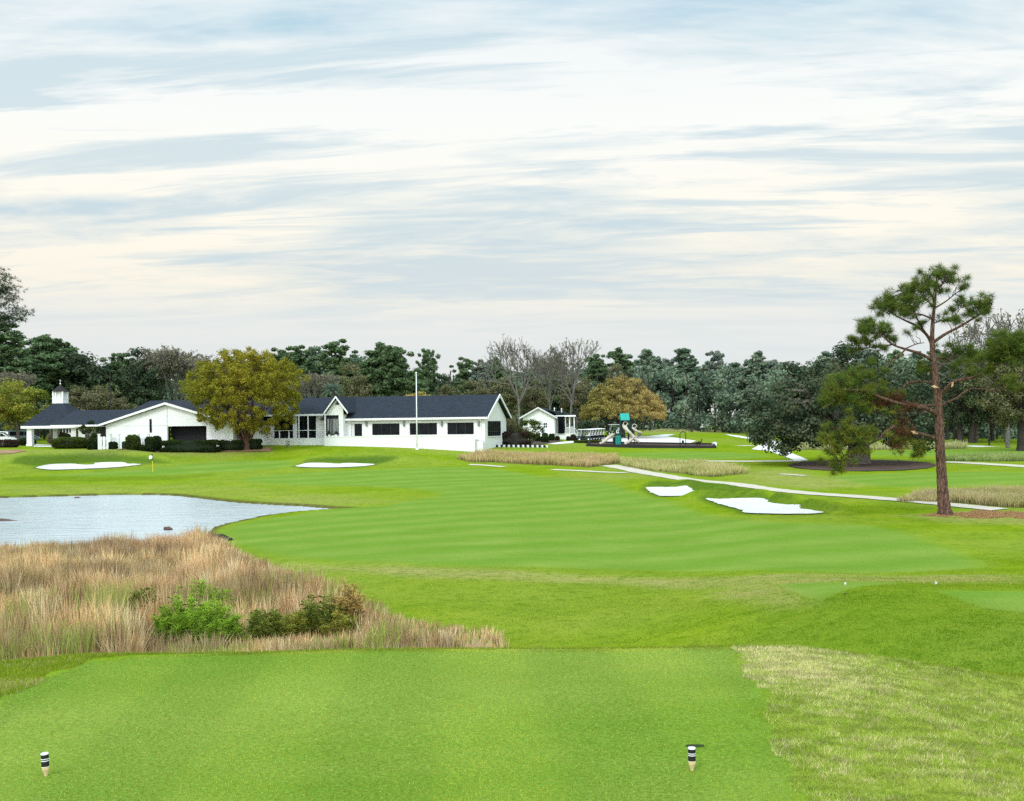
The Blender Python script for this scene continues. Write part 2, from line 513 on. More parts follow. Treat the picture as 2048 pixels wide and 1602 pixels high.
# ground materials -------------------------------------------------
def groundmat():
    t = NT('turf')
    a = t.n('ShaderNodeAttribute', attribute_name='Zone')
    sp = t.n('ShaderNodeSeparateColor'); t.l(a.outputs['Color'], sp.inputs[0])
    fair, dry, dark = sp.outputs[0], sp.outputs[1], sp.outputs[2]
    soil = a.outputs['Alpha']
    v = t.pos()
    n1 = t.noise(.045, 4, .6, v, .5); n2 = t.noise(.35, 5, .62, v); n3 = t.noise(2.6, 5, .7, v); n4 = t.noise(26, 4, .75, v)
    ns = t.noise(.8, 5, .65, t.pos(.35, 1.4, 1, rz=R(8)))
    # rough
    c_r = t.ramp(n2, [(.25, (0.1341,0.2182,0.00684)), (.5, (0.1915,0.2764,0.01094)), (.75, (0.2681,0.3201,0.02394))])
    c_r = t.mix(t.ramp(n1, [(.42, (0,0,0)), (.7, (.75,.75,.75))]), c_r, (.255,.30,.055))
    # fairway
    c_f = t.ramp(n2, [(.25, (0.1588,0.2505,0.03387)), (.55, (0.1941,0.2901,0.04516)), (.8, (0.241,0.3141,0.06048))])
    # mowing bands across the fairway
    wv = t.n('ShaderNodeTexWave'); wv.inputs['Scale'].default_value = .06; wv.inputs['Distortion'].default_value = 1.2; wv.inputs['Detail'].default_value = 2; wv.inputs['Detail Scale'].default_value = .5
    t.l(t.pos(1, 1, 1, rz=R(62)), wv.inputs['Vector'])
    c_f = t.mix(t.math('MULTIPLY', wv.outputs['Fac'], .5), c_f, (.110,.235,.017))
    c_f = t.mix(t.ramp(ns, [(.5, (0,0,0)), (.75, (.35,.35,.35))]), c_f, (.25,.32,.065))
    c = t.mix(fair, c_r, c_f)
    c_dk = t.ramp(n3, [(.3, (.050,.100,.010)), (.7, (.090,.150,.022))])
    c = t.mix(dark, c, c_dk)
    c_dry = t.ramp(n3, [(.25, (.22,.24,.06)), (.5, (.33,.30,.10)), (.8, (.44,.37,.17))])
    dm = t.math('MULTIPLY', dry, t.ramp(ns, [(.33, (.28,.28,.28)), (.60, (1,1,1))]))
    c = t.mix(dm, c, c_dry)
    c_soil = t.ramp(n3, [(.3, (.035,.022,.012)), (.7, (.13,.085,.05))])
    c = t.mix(soil, c, c_soil)
    # grain of the blades
    c = t.mix(t.math('SUBTRACT', 1, fair), c, t.mix(t.ramp(n3, [(.33, (.55,.55,.55)), (.50, (0,0,0))]), c, (.055,.13,.006)), 'MIX')
    g = t.ramp(n4, [(.3, (.62,.62,.62)), (.7, (1.28,1.28,1.28))])
    c = t.mix(1.0, c, g, 'MULTIPLY')
    h = t.math('ADD', t.math('MULTIPLY', n3, .6), t.math('MULTIPLY', n4, .4))
    d = t.n('ShaderNodeBsdfDiffuse'); t.l(c, d.inputs['Color'])
    bp = t.n('ShaderNodeBump'); bp.inputs['Strength'].default_value = .55; bp.inputs['Distance'].default_value = .05; t.l(h, bp.inputs['Height']); t.l(bp.outputs[0], d.inputs['Normal'])
    t.l(d.outputs[0], t.out.inputs[0])
    return t.m
MAT['turf'] = groundmat()
def sandmat():
    t = NT('white_sand'); v = t.pos()
    f = t.noise(1.3, 4, .6, v); f2 = t.noise(12, 3, .6, v)
    c = t.ramp(f, [(.3, (.54,.52,.48)), (.62, (.66,.64,.60))])
    t.bsdf(c, .95, .05, 0, f2, .3, .03); return t.m
MAT['sand'] = sandmat()
def pathmat(name, a, b):
    t = NT(name); v = t.pos()
    f = t.noise(.7, 5, .65, v); f2 = t.noise(9, 3, .6, v)
    c = t.ramp(f, [(.3, a), (.7, b)])
    c = t.mix(t.math('MULTIPLY', f2, .2), c, tuple(x * .6 for x in a))
    t.bsdf(c, .9, .1, 0, f2, .2, .01); return t.m
MAT['concrete'] = pathmat('pale_concrete', (.50,.44,.35), (.64,.57,.46))
MAT['concrete_white'] = pathmat('bleached_concrete', (.70,.67,.62), (.80,.77,.73))
MAT['mulch'] = pathmat('bark_mulch', (.055,.036,.028), (.125,.085,.066))
MAT['straw'] = pathmat('pine_straw', (.24,.13,.07), (.42,.27,.15))
def watermat():
    t = NT('pond_water'); v = t.pos(1, 1, 1)
    f = t.noise(.55, 3, .5, t.pos(.8, 2.4, 1), .4); f2 = t.noise(.12, 3, .6, t.pos(.5, 1.6, 1))
    d = t.n('ShaderNodeBsdfDiffuse'); t.l(t.ramp(f2, [(.35, (.50,.54,.555)), (.65, (.60,.64,.655))]), d.inputs['Color'])
    g = t.n('ShaderNodeBsdfGlossy'); g.inputs['Roughness'].default_value = .22; g.inputs['Color'].default_value = (.93,.97,1,1)
    bp = t.n('ShaderNodeBump'); bp.inputs['Strength'].default_value = .8; bp.inputs['Distance'].default_value = .35
    t.l(f, bp.inputs['Height']); t.l(bp.outputs[0], g.inputs['Normal'])
    m = t.n('ShaderNodeMixShader'); m.inputs[0].default_value = .68
    t.l(d.outputs[0], m.inputs[1]); t.l(g.outputs[0], m.inputs[2]); t.l(m.outputs[0], t.out.inputs[0])
    return t.m
MAT['water'] = watermat()
# ------------------------------------------------------------------ ground sheet
def zone_masks(X, Y):
    fair = np.zeros(X.shape); dry = np.zeros(X.shape); dark = np.zeros(X.shape)
    sdc = lambda P: sdist(P, X, Y)
    far = ss(30, 60, Y)
    for P, w in FAIRS:
        fair = np.maximum(fair, ss(-w, w, sdc(P)))
    for P, w, s in DRYS:
        dry = np.maximum(dry, s * ss(-w, w, sdc(P)))
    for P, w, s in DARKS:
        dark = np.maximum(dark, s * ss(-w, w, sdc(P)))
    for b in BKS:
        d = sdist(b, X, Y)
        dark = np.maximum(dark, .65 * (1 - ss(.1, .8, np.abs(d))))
    dp = sdist(POND, X, Y)
    soil = .8 * (1 - ss(.2, .8, -dp))
    soil = np.maximum(soil, .9 * ss(0, 2.5, sdc(REEDS)))
    for P in SOILS:
        soil = np.maximum(soil, ss(-.4, .8, sdc(P)))
    # the tee
    tee = ss(-.10, .10, sdc(TEE) + .10 * (np.sin(Y * 5.1) * np.sin(X * 3.3 + Y * 2.2) ))
    fair = np.maximum(fair * (1 - ss(20, 14, Y) * (1 - tee)), tee)
    bank = .45 * ss(-.15, .5, sdc(BANK))
    dry = np.where(Y < 16, np.maximum(dry, .55 * bank * (1 - tee)), dry)
    dry = dry * (1 - tee)
    return fair, dry * (1 - .8 * ss(4, 8, X) * ss(27.5, 24.5, Y) * ss(15, 17, Y)), dark, soil

TEE = np.array([[-5.05, 2.0], [-5.0, 11.2], [-4.85, 12.9], [-4.3, 13.35], [2.2, 13.5], [2.55, 13.2], [2.35, 11.0], [1.98, 8.0], [1.5, 2.0]])
BANK = np.array([[2.55, 13.25], [3.6, 13.6], [5.2, 13.4], [8.5, 12.6], [9, 2], [1.5, 2.0], [1.98, 8.0], [2.35, 11.0]])
REEDS = np.concatenate([poly_w([(-120,1120),(0,1115),(200,1108),(385,1100),(440,1094),(470,1118),(530,1146),(610,1172),(690,1208),(760,1238),(800,1256),(870,1266),(940,1276),(1000,1283)], 20),
     np.array([[X / 2300 * 24.0, 24.0] for X in (-30, -300, -600, -900, -1150)])])
FAIRS = [
 (smooth_poly(poly_w([(440,1070),(520,1040),(640,1022),(800,1005),(880,985),(700,972),(560,968),(480,958),(600,946),(780,938),(900,934),(1000,940),(1180,958),(1270,985),(1330,1000),(1420,1030),(1560,1045),(1750,1052),(1850,1080),(1960,1120),(1940,1138),(1700,1146),(1300,1141),(1000,1133),(760,1124),(560,1112)], 25), 3), .9),
 (smooth_poly(poly_w([(85,951),(160,946),(290,938),(420,925),(560,921),(590,928),(560,936),(420,946),(300,951),(180,953)], 60), 3), .7),   # putting green
 (poly_w([(1555,1168),(1800,1166),(1640,1203),(1600,1190)], 23), .25),
 (np.array([[9.5, 26.0], [16, 25.6], [20, 21.5], [10.6, 21.8], [9.6, 23.5]]), .25),
 (smooth_poly(poly_w([(1650,955),(1800,946),(1980,944),(2100,950),(2100,966),(1900,972),(1750,972)], 60), 3), 1.2),
 (smooth_poly(poly_w([(1240,905),(1400,903),(1520,908),(1500,917),(1300,917)], 60), 3), 1.5),
 (smooth_poly(poly_w([(1700,905),(1850,900),(2060,898),(2060,908),(1850,912)], 60), 3), 1.5),
]
DRYS = [
 (poly_w([(560,1128),(800,1133),(1100,1147),(1500,1150),(1800,1152),(2048,1150),(2048,1166),(1850,1166),(1500,1172),(1200,1166),(900,1158),(620,1140)], 23), .8, .85),
 (poly_w([(1480,1165),(1560,1168),(1600,1196),(1640,1210),(1560,1216),(1480,1200),(1420,1190)], 23), .6, .8),
 (poly_w([(1480,945),(1560,940),(1640,952),(1720,972),(1640,978),(1520,970)], 60), 2.5, .75),
 (poly_w([(0,968),(300,970),(480,972),(640,988),(800,1003),(640,1012),(500,1000),(350,990),(0,988)], 60), 1.5, .35),
 (poly_w([(0,898),(300,901),(540,902),(540,907),(300,906),(0,912)], 60), 1.5, .55),
 (poly_w([(1270,862),(1500,858),(1640,857),(1640,866),(1500,866),(1300,868)], 100), 4, .8),
 (poly_w([(1130,940),(1260,946),(1300,956),(1180,962),(1110,952)], 60), 2, .4),
 (poly_w([(1780,1030),(2100,1024),(2100,1050),(1900,1046)], 30), 1.0, .7),
]
DARKS = [  # longer grass, with the shade of bunker faces painted into its colour
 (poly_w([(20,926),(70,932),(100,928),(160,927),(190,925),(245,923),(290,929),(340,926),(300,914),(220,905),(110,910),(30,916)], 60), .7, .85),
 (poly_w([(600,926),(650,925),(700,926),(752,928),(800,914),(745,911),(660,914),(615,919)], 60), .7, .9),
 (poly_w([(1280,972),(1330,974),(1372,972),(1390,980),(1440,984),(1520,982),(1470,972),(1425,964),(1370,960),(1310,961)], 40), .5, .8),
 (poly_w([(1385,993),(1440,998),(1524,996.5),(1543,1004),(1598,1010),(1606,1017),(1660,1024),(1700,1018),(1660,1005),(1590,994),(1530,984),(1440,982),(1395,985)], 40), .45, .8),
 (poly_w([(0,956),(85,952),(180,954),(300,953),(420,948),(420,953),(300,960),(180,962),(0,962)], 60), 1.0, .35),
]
DARKS.append((np.array([[3.4, 19.0], [3.6, 23.0], [5.4, 25.2], [7.6, 26.4], [9.3, 26.0], [9.9, 23.4], [11.0, 21.2], [14, 20.2], [14, 15], [6, 15.5]]), .9, .34))  # mound face: slope shade painted into the turf colour
SOILS = []
DRYS.append((STRAW if False else poly_w([(1850,1031),(1900,1024),(1960,1022),(2110,1023),(2110,1036),(2000,1036),(1900,1034)], 30), .8, .9))
NY, NX = 760, 520
t_ = np.linspace(0, 1, NY)
yy = -14 + np.concatenate([[0], np.cumsum(np.interp(t_[1:], [0, .02, .1, .35, .8, 1], [.5, .06, .05, .11, .75, 2.2]))])
yy = yy / yy.max() * 1.0
yy = -14 + yy * 424
s_ = np.linspace(-1, 1, NX); s_ = .62 * s_ + .38 * s_ ** 3
Xg = s_[None, :] * (yy[:, None] + 34) * 0.78
Yg = np.repeat(yy[:, None], NX, 1)
Zg = H(Xg, Yg)
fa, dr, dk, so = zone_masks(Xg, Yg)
V = np.stack([Xg.ravel(), Yg.ravel(), Zg.ravel()], 1)
idx = np.arange(NY * NX).reshape(NY, NX)
Q = np.stack([idx[:-1, :-1], idx[:-1, 1:], idx[1:, 1:], idx[1:, :-1]], -1).reshape(-1, 4)
# outer apron out to the horizon
x0, x1, y0, y1 = -3000, 3000, -600, 3500
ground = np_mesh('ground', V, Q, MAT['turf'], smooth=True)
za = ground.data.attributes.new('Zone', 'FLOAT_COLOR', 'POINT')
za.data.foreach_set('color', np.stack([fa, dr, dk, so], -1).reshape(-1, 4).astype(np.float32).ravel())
tag(ground, kind='structure')
ring_n = 60
# distant land: continues the sheet from its far edge and sides
edge = np.concatenate([idx[0, :], idx[1:, -1], idx[-1, ::-1][1:], idx[::-1, 0][1:]])
E = V[edge]
c0 = np.array([0, 150.0])
far = E.copy(); d = E[:, :2] - c0; d /= np.linalg.norm(d, axis=1)[:, None]
far[:, :2] = c0 + d * 3200; far[:, 2] = np.where(far[:, 1] > 200, 6.0, -4)
n = len(E); V2 = np.concatenate([E, far]); i = np.arange(n - 1)
land = np_mesh('distant_land', V2, np.stack([i, i + 1, i + 1 + n, i + n], 1), MAT['turf'], smooth=True)
za = land.data.attributes.new('Zone', 'FLOAT_COLOR', 'POINT')
za.data.foreach_set('color', np.tile(np.array([0, .2, .3, 0], np.float32), len(V2)))
tag(land, kind='structure')

# ------------------------------------------------------------------ draped sheets
def drape(name, P, mat, off=.03, step=.6, feats=True, jitter=0.0):
    """sheet laid on the ground inside the world polygon P"""
    import bmesh
    from mathutils.geometry import delaunay_2d_cdt
    P = np.asarray(P, float)
    pts = []
    for i in range(len(P)):
        a, b = P[i], P[(i + 1) % len(P)]
        k = max(1, int(np.linalg.norm(b - a) / step))
        for j in range(k): pts.append(a + (b - a) * j / k)
    pts = np.array(pts)
    if jitter:
        pts += rng.normal(0, jitter, pts.shape)
    lo, hi = P.min(0), P.max(0)
    gx, gy = np.meshgrid(np.arange(lo[0], hi[0], step), np.arange(lo[1], hi[1], step * 1.0))
    gx = gx.ravel() + rng.uniform(-.1, .1, gx.size) * step; gy = gy.ravel() + rng.uniform(-.1, .1, gy.size) * step
    k = sdist(pts, gx, gy) > step * .4
    allp = np.concatenate([pts, np.stack([gx[k], gy[k]], 1)])
    nb = len(pts)
    vs, es, fs, *_ = delaunay_2d_cdt([Vector(p) for p in allp], [], [list(range(nb))], 1, 1e-4)
    vs = np.array([(v.x, v.y) for v in vs])
    z = H(vs[:, 0], vs[:, 1], feats) + off
    return np_mesh(name, np.column_stack([vs, z]), [np.array([f for f in fs if len(f) == 3])], mat, smooth=True)

def ribbon(name, pts_px, width, mat, off=.04, dmin=20, n=8, world=None):
    L = poly_w(pts_px, dmin, False) if world is None else np.asarray(world, float)
    L = smooth_line(L, n)
    T = np.gradient(L, axis=0); T /= np.linalg.norm(T, axis=1)[:, None] + 1e-9
    N = np.stack([-T[:, 1], T[:, 0]], 1)
    ks = np.linspace(-.5, .5, 5)
    w = width * (1 + .06 * np.sin(np.arange(len(L)) * 1.7))
    Vv = []
    for k in ks:
        p = L + N * (k * w)[:, None]
        z = H(p[:, 0], p[:, 1]) + off
        Vv.append(np.column_stack([p, z]))
    Vv = np.stack(Vv, 1); m = len(L)
    ii = np.arange(m * 5).reshape(m, 5)
    return np_mesh(name, Vv.reshape(-1, 3), np.stack([ii[:-1, :-1], ii[:-1, 1:], ii[1:, 1:], ii[1:, :-1]], -1).reshape(-1, 4), mat, smooth=True)

for b, lb in zip(BKS, ['long white sand bunker beside the putting green in front of the cupola wing', 'small white sand bunker below the round tree and patio wall',
                      'smaller white sand bunker just short of the big one on the fairway edge', 'largest white sand bunker on the fairway edge near the lone pine']):
    o = drape('sand_bunker', b, MAT['sand'], .05, .5, jitter=.05)
    tag(o, lb, 'sand bunker', kind='structure')

wv = np.concatenate([POND, ])
c = POND.mean(0)
PW = smooth_poly(np.array([c + (p - c) * 1.03 for p in POND[::3]]), 2)
from mathutils.geometry import delaunay_2d_cdt
vs, es, fs, *_ = delaunay_2d_cdt([Vector(p) for p in PW], [], [list(range(len(PW)))], 1, 1e-4)
o = np_mesh('water', [(v.x, v.y, WATER_Z) for v in vs], [np.array([f for f in fs if len(f) == 3])], MAT['water'])
tag(o, kind='structure')

def struct(o, lb=None, cat=None):
    return tag(o, lb, cat, kind='structure')
struct(ribbon('path', [(1217,931),(1235,934.5),(1260,939),(1310,949),(1370,959),(1430,965),(1480,970),(1520,976.5),(1580,983.5),(1650,989.5),(1750,996.5),(1850,1005),(1930,1013),(2000,1020)], 1.95, MAT['concrete']))
struct(ribbon('path', [(1325,922),(1400,922.5),(1500,923),(1600,922)], 2.4, MAT['concrete']))
struct(ribbon('path', [(1880,924),(1950,927),(2048,933),(2120,939)], 2.4, MAT['concrete']))
struct(ribbon('path', [(938,929.5),(970,931),(1008,934)], 1.2, MAT['concrete']))
struct(ribbon('path', [(1105,939.5),(1170,942.5),(1255,946)], 1.0, MAT['concrete']))
struct(ribbon('path', [(1560,948.5),(1585,950),(1612,952)], .9, MAT['concrete']))
struct(ribbon('path', [(1478,892),(1500,891.5),(1525,892)], 2.2, MAT['concrete']))
struct(ribbon('path', [(1930,891.5),(1955,893),(1978,894)], 3.5, MAT['sand'], dmin=60))
struct(drape('path', poly_w([(1449,868.5),(1480,872),(1535,881.5),(1572,883),(1546,898),(1568,901),(1617,921.5),(1590,922.5),(1536,902),(1503,899),(1530,885),(1500,879),(1460,872)], 60), MAT['concrete_white'], .05, 1.2))
struct(drape('path', poly_w([(1202,874),(1297,872.5),(1325,869.5),(1352,869),(1333,873),(1392,882),(1376,888.5),(1290,888.5),(1204,889)], 60), MAT['concrete_white'], .05, 1.2))
struct(drape('path', poly_w([(1095,888),(1120,884.5),(1160,881.5),(1200,880),(1200,884),(1150,886),(1110,889)], 60), MAT['concrete_white'], .05, .8))
struct(drape('path', poly_w([(66,894),(72,889),(112,890),(106,894.5)], 60), MAT['concrete_white'], .05, .8))
mb = poly_w([(1725 + 148 * math.cos(a), 931.5 + 11.5 * math.sin(a)) for a in np.linspace(0, 2 * math.pi, 26)[:-1]], 60)
tag(drape('mulch_bed', mb, MAT['mulch'], .06, .8, jitter=.08), 'dark brown oval mulch bed around the spreading oak', 'mulch bed', kind='structure')
tag(drape('mulch_bed', poly_w([(232,901),(330,897.5),(440,896),(520,894),(548,897),(540,903.5),(430,904),(330,904)], 60), MAT['straw'], .06, .8, jitter=.08), 'reddish pine straw strip along the hedges and round tree', 'mulch bed', kind='structure')
tag(drape('mulch_bed', poly_w([(-60,903),(0,901),(40,900),(52,903),(20,908),(-60,912)], 60), MAT['straw'], .06, .8, jitter=.1), 'reddish straw patch beside the gazebo lawn at the frame edge', 'mulch bed', kind='structure')
tag(drape('mulch_bed', poly_w([(1048,889),(1062,882),(1112,881),(1128,882),(1098,887),(1080,890)], 60), MAT['mulch'], .06, .6, jitter=.05), 'brown mulch under the clipped shrubs by the small cottage', 'mulch bed', kind='structure')
STRAW = poly_w([(1835,1031),(1880,1025),(1930,1020),(2000,1022),(2110,1021),(2110,1037),(2000,1038),(1900,1035)], 30)

# ------------------------------------------------------------------ grass blades
def blades(name, X, Y, h, w, colr, lean=.5, seg=1, mat=None, z=None, leandir=None, parent=None, zs=None):
    n = len(X)
    Z = H(X, Y) if z is None else z
    az = rng.uniform(0, 2 * math.pi, n)
    wx, wy = np.cos(az) * w / 2, np.sin(az) * w / 2
    la = rng.uniform(0, 2 * math.pi, n) if leandir is None else leandir
    lm = np.abs(rng.normal(0, 1, n)) * lean * h
    lx, ly = np.cos(la) * lm, np.sin(la) * lm
    B = np.stack([X, Y, Z - .005], 1)
    W = np.stack([wx, wy, np.zeros(n)], 1)
    top = B + np.stack([lx, ly, h], 1)
    if seg == 1:
        Vv = np.stack([B - W, B + W, top], 1).reshape(-1, 3)
        Fc = np.arange(3 * n).reshape(-1, 3)
        C = np.repeat(colr, 3, 0)
        return np_mesh(name, Vv, [Fc], mat, col=C, parent=parent)
    mid = B + np.stack([lx * .35, ly * .35, h * .6], 1)
    Vv = np.stack([B - W, B + W, mid + W * .8, mid - W * .8, top], 1).reshape(-1, 3)
    k = np.arange(n)[:, None] * 5
    C = np.repeat(colr, 5, 0).reshape(n, 5, 3).copy()
    C[:, 0:2] *= .55
    return np_mesh(name, Vv, [k + np.array([0, 1, 2, 3]), k + np.array([3, 2, 4])], mat, col=C.reshape(-1, 3), parent=parent)

MAT['blade'] = colmat('grass_blade', .3)
def vnoise(X, Y, s, seed=0):
    r = np.random.default_rng(seed); n = 256
    G = r.uniform(0, 1, (n, n))
    x, y = X * s, Y * s
    i, j = np.floor(x).astype(int), np.floor(y).astype(int)
    a, b = x - i, y - j
    a = a * a * (3 - 2 * a); b = b * b * (3 - 2 * b)
    g = lambda p, q: G[p % n, q % n]
    return g(i, j) * (1 - a) * (1 - b) + g(i + 1, j) * a * (1 - b) + g(i, j + 1) * (1 - a) * b + g(i + 1, j + 1) * a * b

def tee_color(X, Y):
    n = len(X)
    k = vnoise(X, Y, 1.1, 3) * .6 + vnoise(X, Y, 5, 4) * .4
    # mowing stripes run away from the tee's back edge
    st = .5 + .5 * np.sin((X + .05 * Y) * 2 * math.pi / 1.9 + .6)
    a = np.array([.235, .275, .012]); b = np.array([.53, .50, .065]); c = np.array([.75, .68, .20])
    t = np.clip(k * .9 + rng.normal(0, .16, n) - .05 + .55 * (st - .5), 0, 1)[:, None]
    left = (ss(1.0, -4.5, X) * .8 + ss(12.2, 13.3, Y) * .6)[:, None].clip(0, 1)
    rt = (ss(-.2, 1.6, X) * ss(12.6, 9.5, Y))[:, None]
    C = a * (1 - t) + b * t
    C = C * (1 - .5 * left) + .5 * left * (C * .45 + .6 * np.array([.20, .31, .075]))
    C = C * (1 - rt * np.array([.28, .12, .45]))
    C = C * ((.80 + .38 * ss(.3, .7, st)) * (.86 + .26 * vnoise(X, Y, .7, 61)))[:, None]
    s = (rng.uniform(0, 1, n) < .09 + .06 * ss(.5, .8, k))[:, None]
    C = np.where(s, c, C) * rng.uniform(.60, 1.28, n)[:, None]
    return C
def sample_in(P, n, ymin, ymax, umax=.50, pw=1.6, edge=.22):
    """points inside P, denser where they are nearer"""
    lo, hi = P.min(0), P.max(0)
    X = rng.uniform(lo[0], hi[0], n * 2); Y = ymin + (ymax - ymin) * rng.uniform(0, 1, n * 2) ** pw
    k = (sdist(P, X, Y) + edge * (vnoise(X, Y, 2.2, 51) + .6 * vnoise(X, Y, 7, 52) - .8) > 0) & (np.abs(X) < umax * Y + .5)
    return X[k][:n], Y[k][:n]

X, Y = sample_in(TEE, 420000, 7.2, 13.6, pw=1.35)
o = blades('tee_grass', X, Y, rng.uniform(.008, .019, len(X)), .0035, tee_color(X, Y), .5, mat=MAT['blade'])
tag(o, 'short striped green turf on the near tee', 'grass', kind='stuff')

def rough_color(X, Y, dryk, base=(.16,.25,.010), lite=(.28,.34,.028), dryc=(.62,.50,.23)):
    n = len(X)
    k = vnoise(X, Y, 1.3, 5) * .55 + vnoise(X, Y, 6, 6) * .45
    t = np.clip(k + rng.normal(0, .18, n), 0, 1)[:, None]
    C = np.array(base) * (1 - t) + np.array(lite) * t
    s = (rng.uniform(0, 1, n) < dryk)[:, None]
    C = np.where(s, np.array(dryc) * rng.uniform(.7, 1.2, n)[:, None], C)
    return C * rng.uniform(.65, 1.2, n)[:, None]
# dry bank beside the tee
X, Y = sample_in(BANK, 300000, 7.0, 14.2, pw=1.3)
cl = vnoise(X + .35 * Y, Y, 2.6, 9) * .3 + vnoise(X - .2 * Y, Y * 1.7, 7, 10) * .35 + vnoise(X, Y * 1.5, 17, 11) * .35
dk_ = np.clip(.04 + .80 * np.exp(-((X - 3.0) / .75) ** 2 - ((Y - 12.4) / 1.3) ** 2) + .45 * ss(.50, .70, cl) * ss(6.5, 2.4, X) + .06 * ss(9.5, 12, Y) , 0, .9)
C = rough_color(X, Y, dk_, (.21,.32,.024), (.43,.49,.095), (.72,.62,.32))
C *= (.84 + .36 * ss(.3, .62, vnoise(X, Y * 1.8, 6.5, 14)))[:, None]
hh = rng.uniform(.014, .042, len(X)) * (.55 + .9 * cl)
o = blades('bank_grass', X, Y, hh, .0042, C, .9, mat=MAT['blade'])
tag(o, 'rough tan and green grass on the bank right of the near tee', 'grass', kind='stuff')
# left shoulder of the tee
SH = np.array([[-6.6, 6], [-6.6, 13.6], [-3.5, 14.0], [-4.3, 13.4], [-4.85, 12.9], [-5.0, 11.2], [-5.05, 6]])
X, Y = sample_in(SH, 60000, 9, 14.2, .55, 1)
cl = vnoise(X, Y, 3.2, 9)
o = blades('shoulder_grass', X, Y, rng.uniform(.02, .05, len(X)), .0045, rough_color(X, Y, .06 + .35 * ss(.5, .75, cl) * ss(13.5, 12.2, Y)), .8, mat=MAT['blade'])
tag(o, 'shaggy green grass along the left shoulder of the near tee', 'grass', kind='stuff')
FRONT = np.array([[-4.6, 13.35], [2.3, 13.45], [6.6, 13.1], [6.6, 14.6], [-6.0, 14.6]])
X, Y = sample_in(FRONT, 60000, 13.2, 14.6, .55, 1)
o = blades('edge_grass', X, Y, rng.uniform(.015, .04, len(X)), .005, rough_color(X, Y, .07), .7, mat=MAT['blade'])
tag(o, 'ragged fringe of green grass on the far edge of the near tee', 'grass', kind='stuff')
# rough between the tees and the fairway, and the mound face on the right
n = 330000
Y = 15.5 + 28 * rng.uniform(0, 1, n) ** 1.1; X = rng.uniform(-.26, .5, n) * Y
k = (sdist(REEDS, X, Y) < .1) & (np.abs(X) < .5 * Y)
for P, w in FAIRS[:4]:
    k &= sdist(P, X, Y) < 0
X, Y = X[k], Y[k]
fa2, dr2, dk2, so2 = zone_masks(X, Y)
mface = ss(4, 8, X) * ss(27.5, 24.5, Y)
cl = vnoise(X, Y * 2.2, .8, 12)
C = rough_color(X, Y, np.clip(dr2 * .8 * ss(.25, .6, cl) + .04, 0, .9), (.135,.24,.008), (.24,.315,.022), (.48,.42,.16))
C *= 1 - mface[:, None] * np.array([.42, .24, .65])  # shade of the mound face multiplied into the blade colours
o = blades('rough_grass', X, Y, rng.uniform(.015, .04, len(X)) * (.6 + .8 * cl), .011, C, .8, mat=MAT['blade'])
tag(o, 'bright green rough between the near tee and the fairway', 'grass', kind='stuff')

# ------------------------------------------------------------------ tall dry grass
def tall_grass(name, P, n_tufts, per, hfun, cfun, w, lean=.25, ymax=None, spread=.16, pw=1.0):
    lo, hi = P.min(0), P.max(0)
    X = rng.uniform(lo[0], hi[0], n_tufts * 4); Y = rng.uniform(lo[1], hi[1], n_tufts * 4)
    k = (sdist(P, X, Y) > 0) & (np.abs(X) < .56 * Y + 1)
    X, Y = X[k][:n_tufts], Y[k][:n_tufts]
    n = len(X)
    th = hfun(X, Y) * rng.uniform(.75, 1.2, n)
    tc = cfun(X, Y)
    td = rng.uniform(0, 2 * math.pi, n); tl = rng.uniform(0, .18, n)
    r = np.repeat(np.arange(n), per)
    m = len(r)
    a = rng.uniform(0, 2 * math.pi, m); rad = spread * np.sqrt(rng.uniform(0, 1, m))
    bx = X[r] + np.cos(a) * rad; by = Y[r] + np.sin(a) * rad
    h = th[r] * rng.uniform(.55, 1.08, m)
    c = tc[r] * (1.25 if name != 'dry_reed_grass' else 1.0) * rng.uniform(.70, 1.25, m)[:, None]
    la = a + rng.normal(0, .6, m)
    o = blades(name, bx, by, h, w * rng.uniform(.7, 1.3, m), c, lean, 2, MAT['blade'], leandir=la)
    return o

def reed_col(X, Y):
    n = len(X)
    k = vnoise(X, Y, .25, 21); k2 = vnoise(X, Y, .9, 22)
    tan = np.array([.78, .57, .285]); pink = np.array([.66, .39, .215]); pale = np.array([.86, .72, .43]); grn = np.array([.34, .38, .09]); br = np.array([.36, .215, .11])
    t = np.clip(k * 1.3 - .2 + rng.normal(0, .15, n), 0, 1)[:, None]
    C = tan * (1 - t) + pink * t
    s = rng.uniform(0, 1, n)[:, None]
    C = np.where(s < .16, pale, C); C = np.where((s > .72), br, C)
    C = C * (.50 + .50 * ss(.2, .75, vnoise(X, Y, .7, 27)) + .18 * vnoise(X, Y, 2.0, 28))[:, None]
    g = np.clip(ss(38, 30, Y) * .70 * ss(.45, .68, k2) * ss(2, -6, X) + .04, 0, 1)
    C = np.where((rng.uniform(0, 1, n) < g)[:, None], grn * rng.uniform(.8, 1.3, n)[:, None], C)
    return C
def reed_h(X, Y):
    d = np.clip(sdist(REEDS, X, Y), 0, 3)
    base = .55 + .55 * vnoise(X, Y, .35, 25) + .45 * vnoise(X, Y, 1.1, 26)
    base = base * (1 - .45 * ss(29.6, 28.6, Y) * ss(-9.6, -8.8, X / Y * 28) * ss(-3.2, -4.0, X / Y * 28))
    rt = ss(-1.8, -4.5, X - 0) 
    return base * (.5 + .5 * ss(0, 1.6, d)) * (.62 + .38 * rt) * (1 + .12 * ss(34, 28, Y))
o = tall_grass('dry_reed_grass', REEDS, 6200, 34, reed_h, reed_col, .022, .20, spread=.22)
tag(o, 'tall tan dry broom grass filling the hollow between the tee and the pond', 'dry grass', kind='stuff')

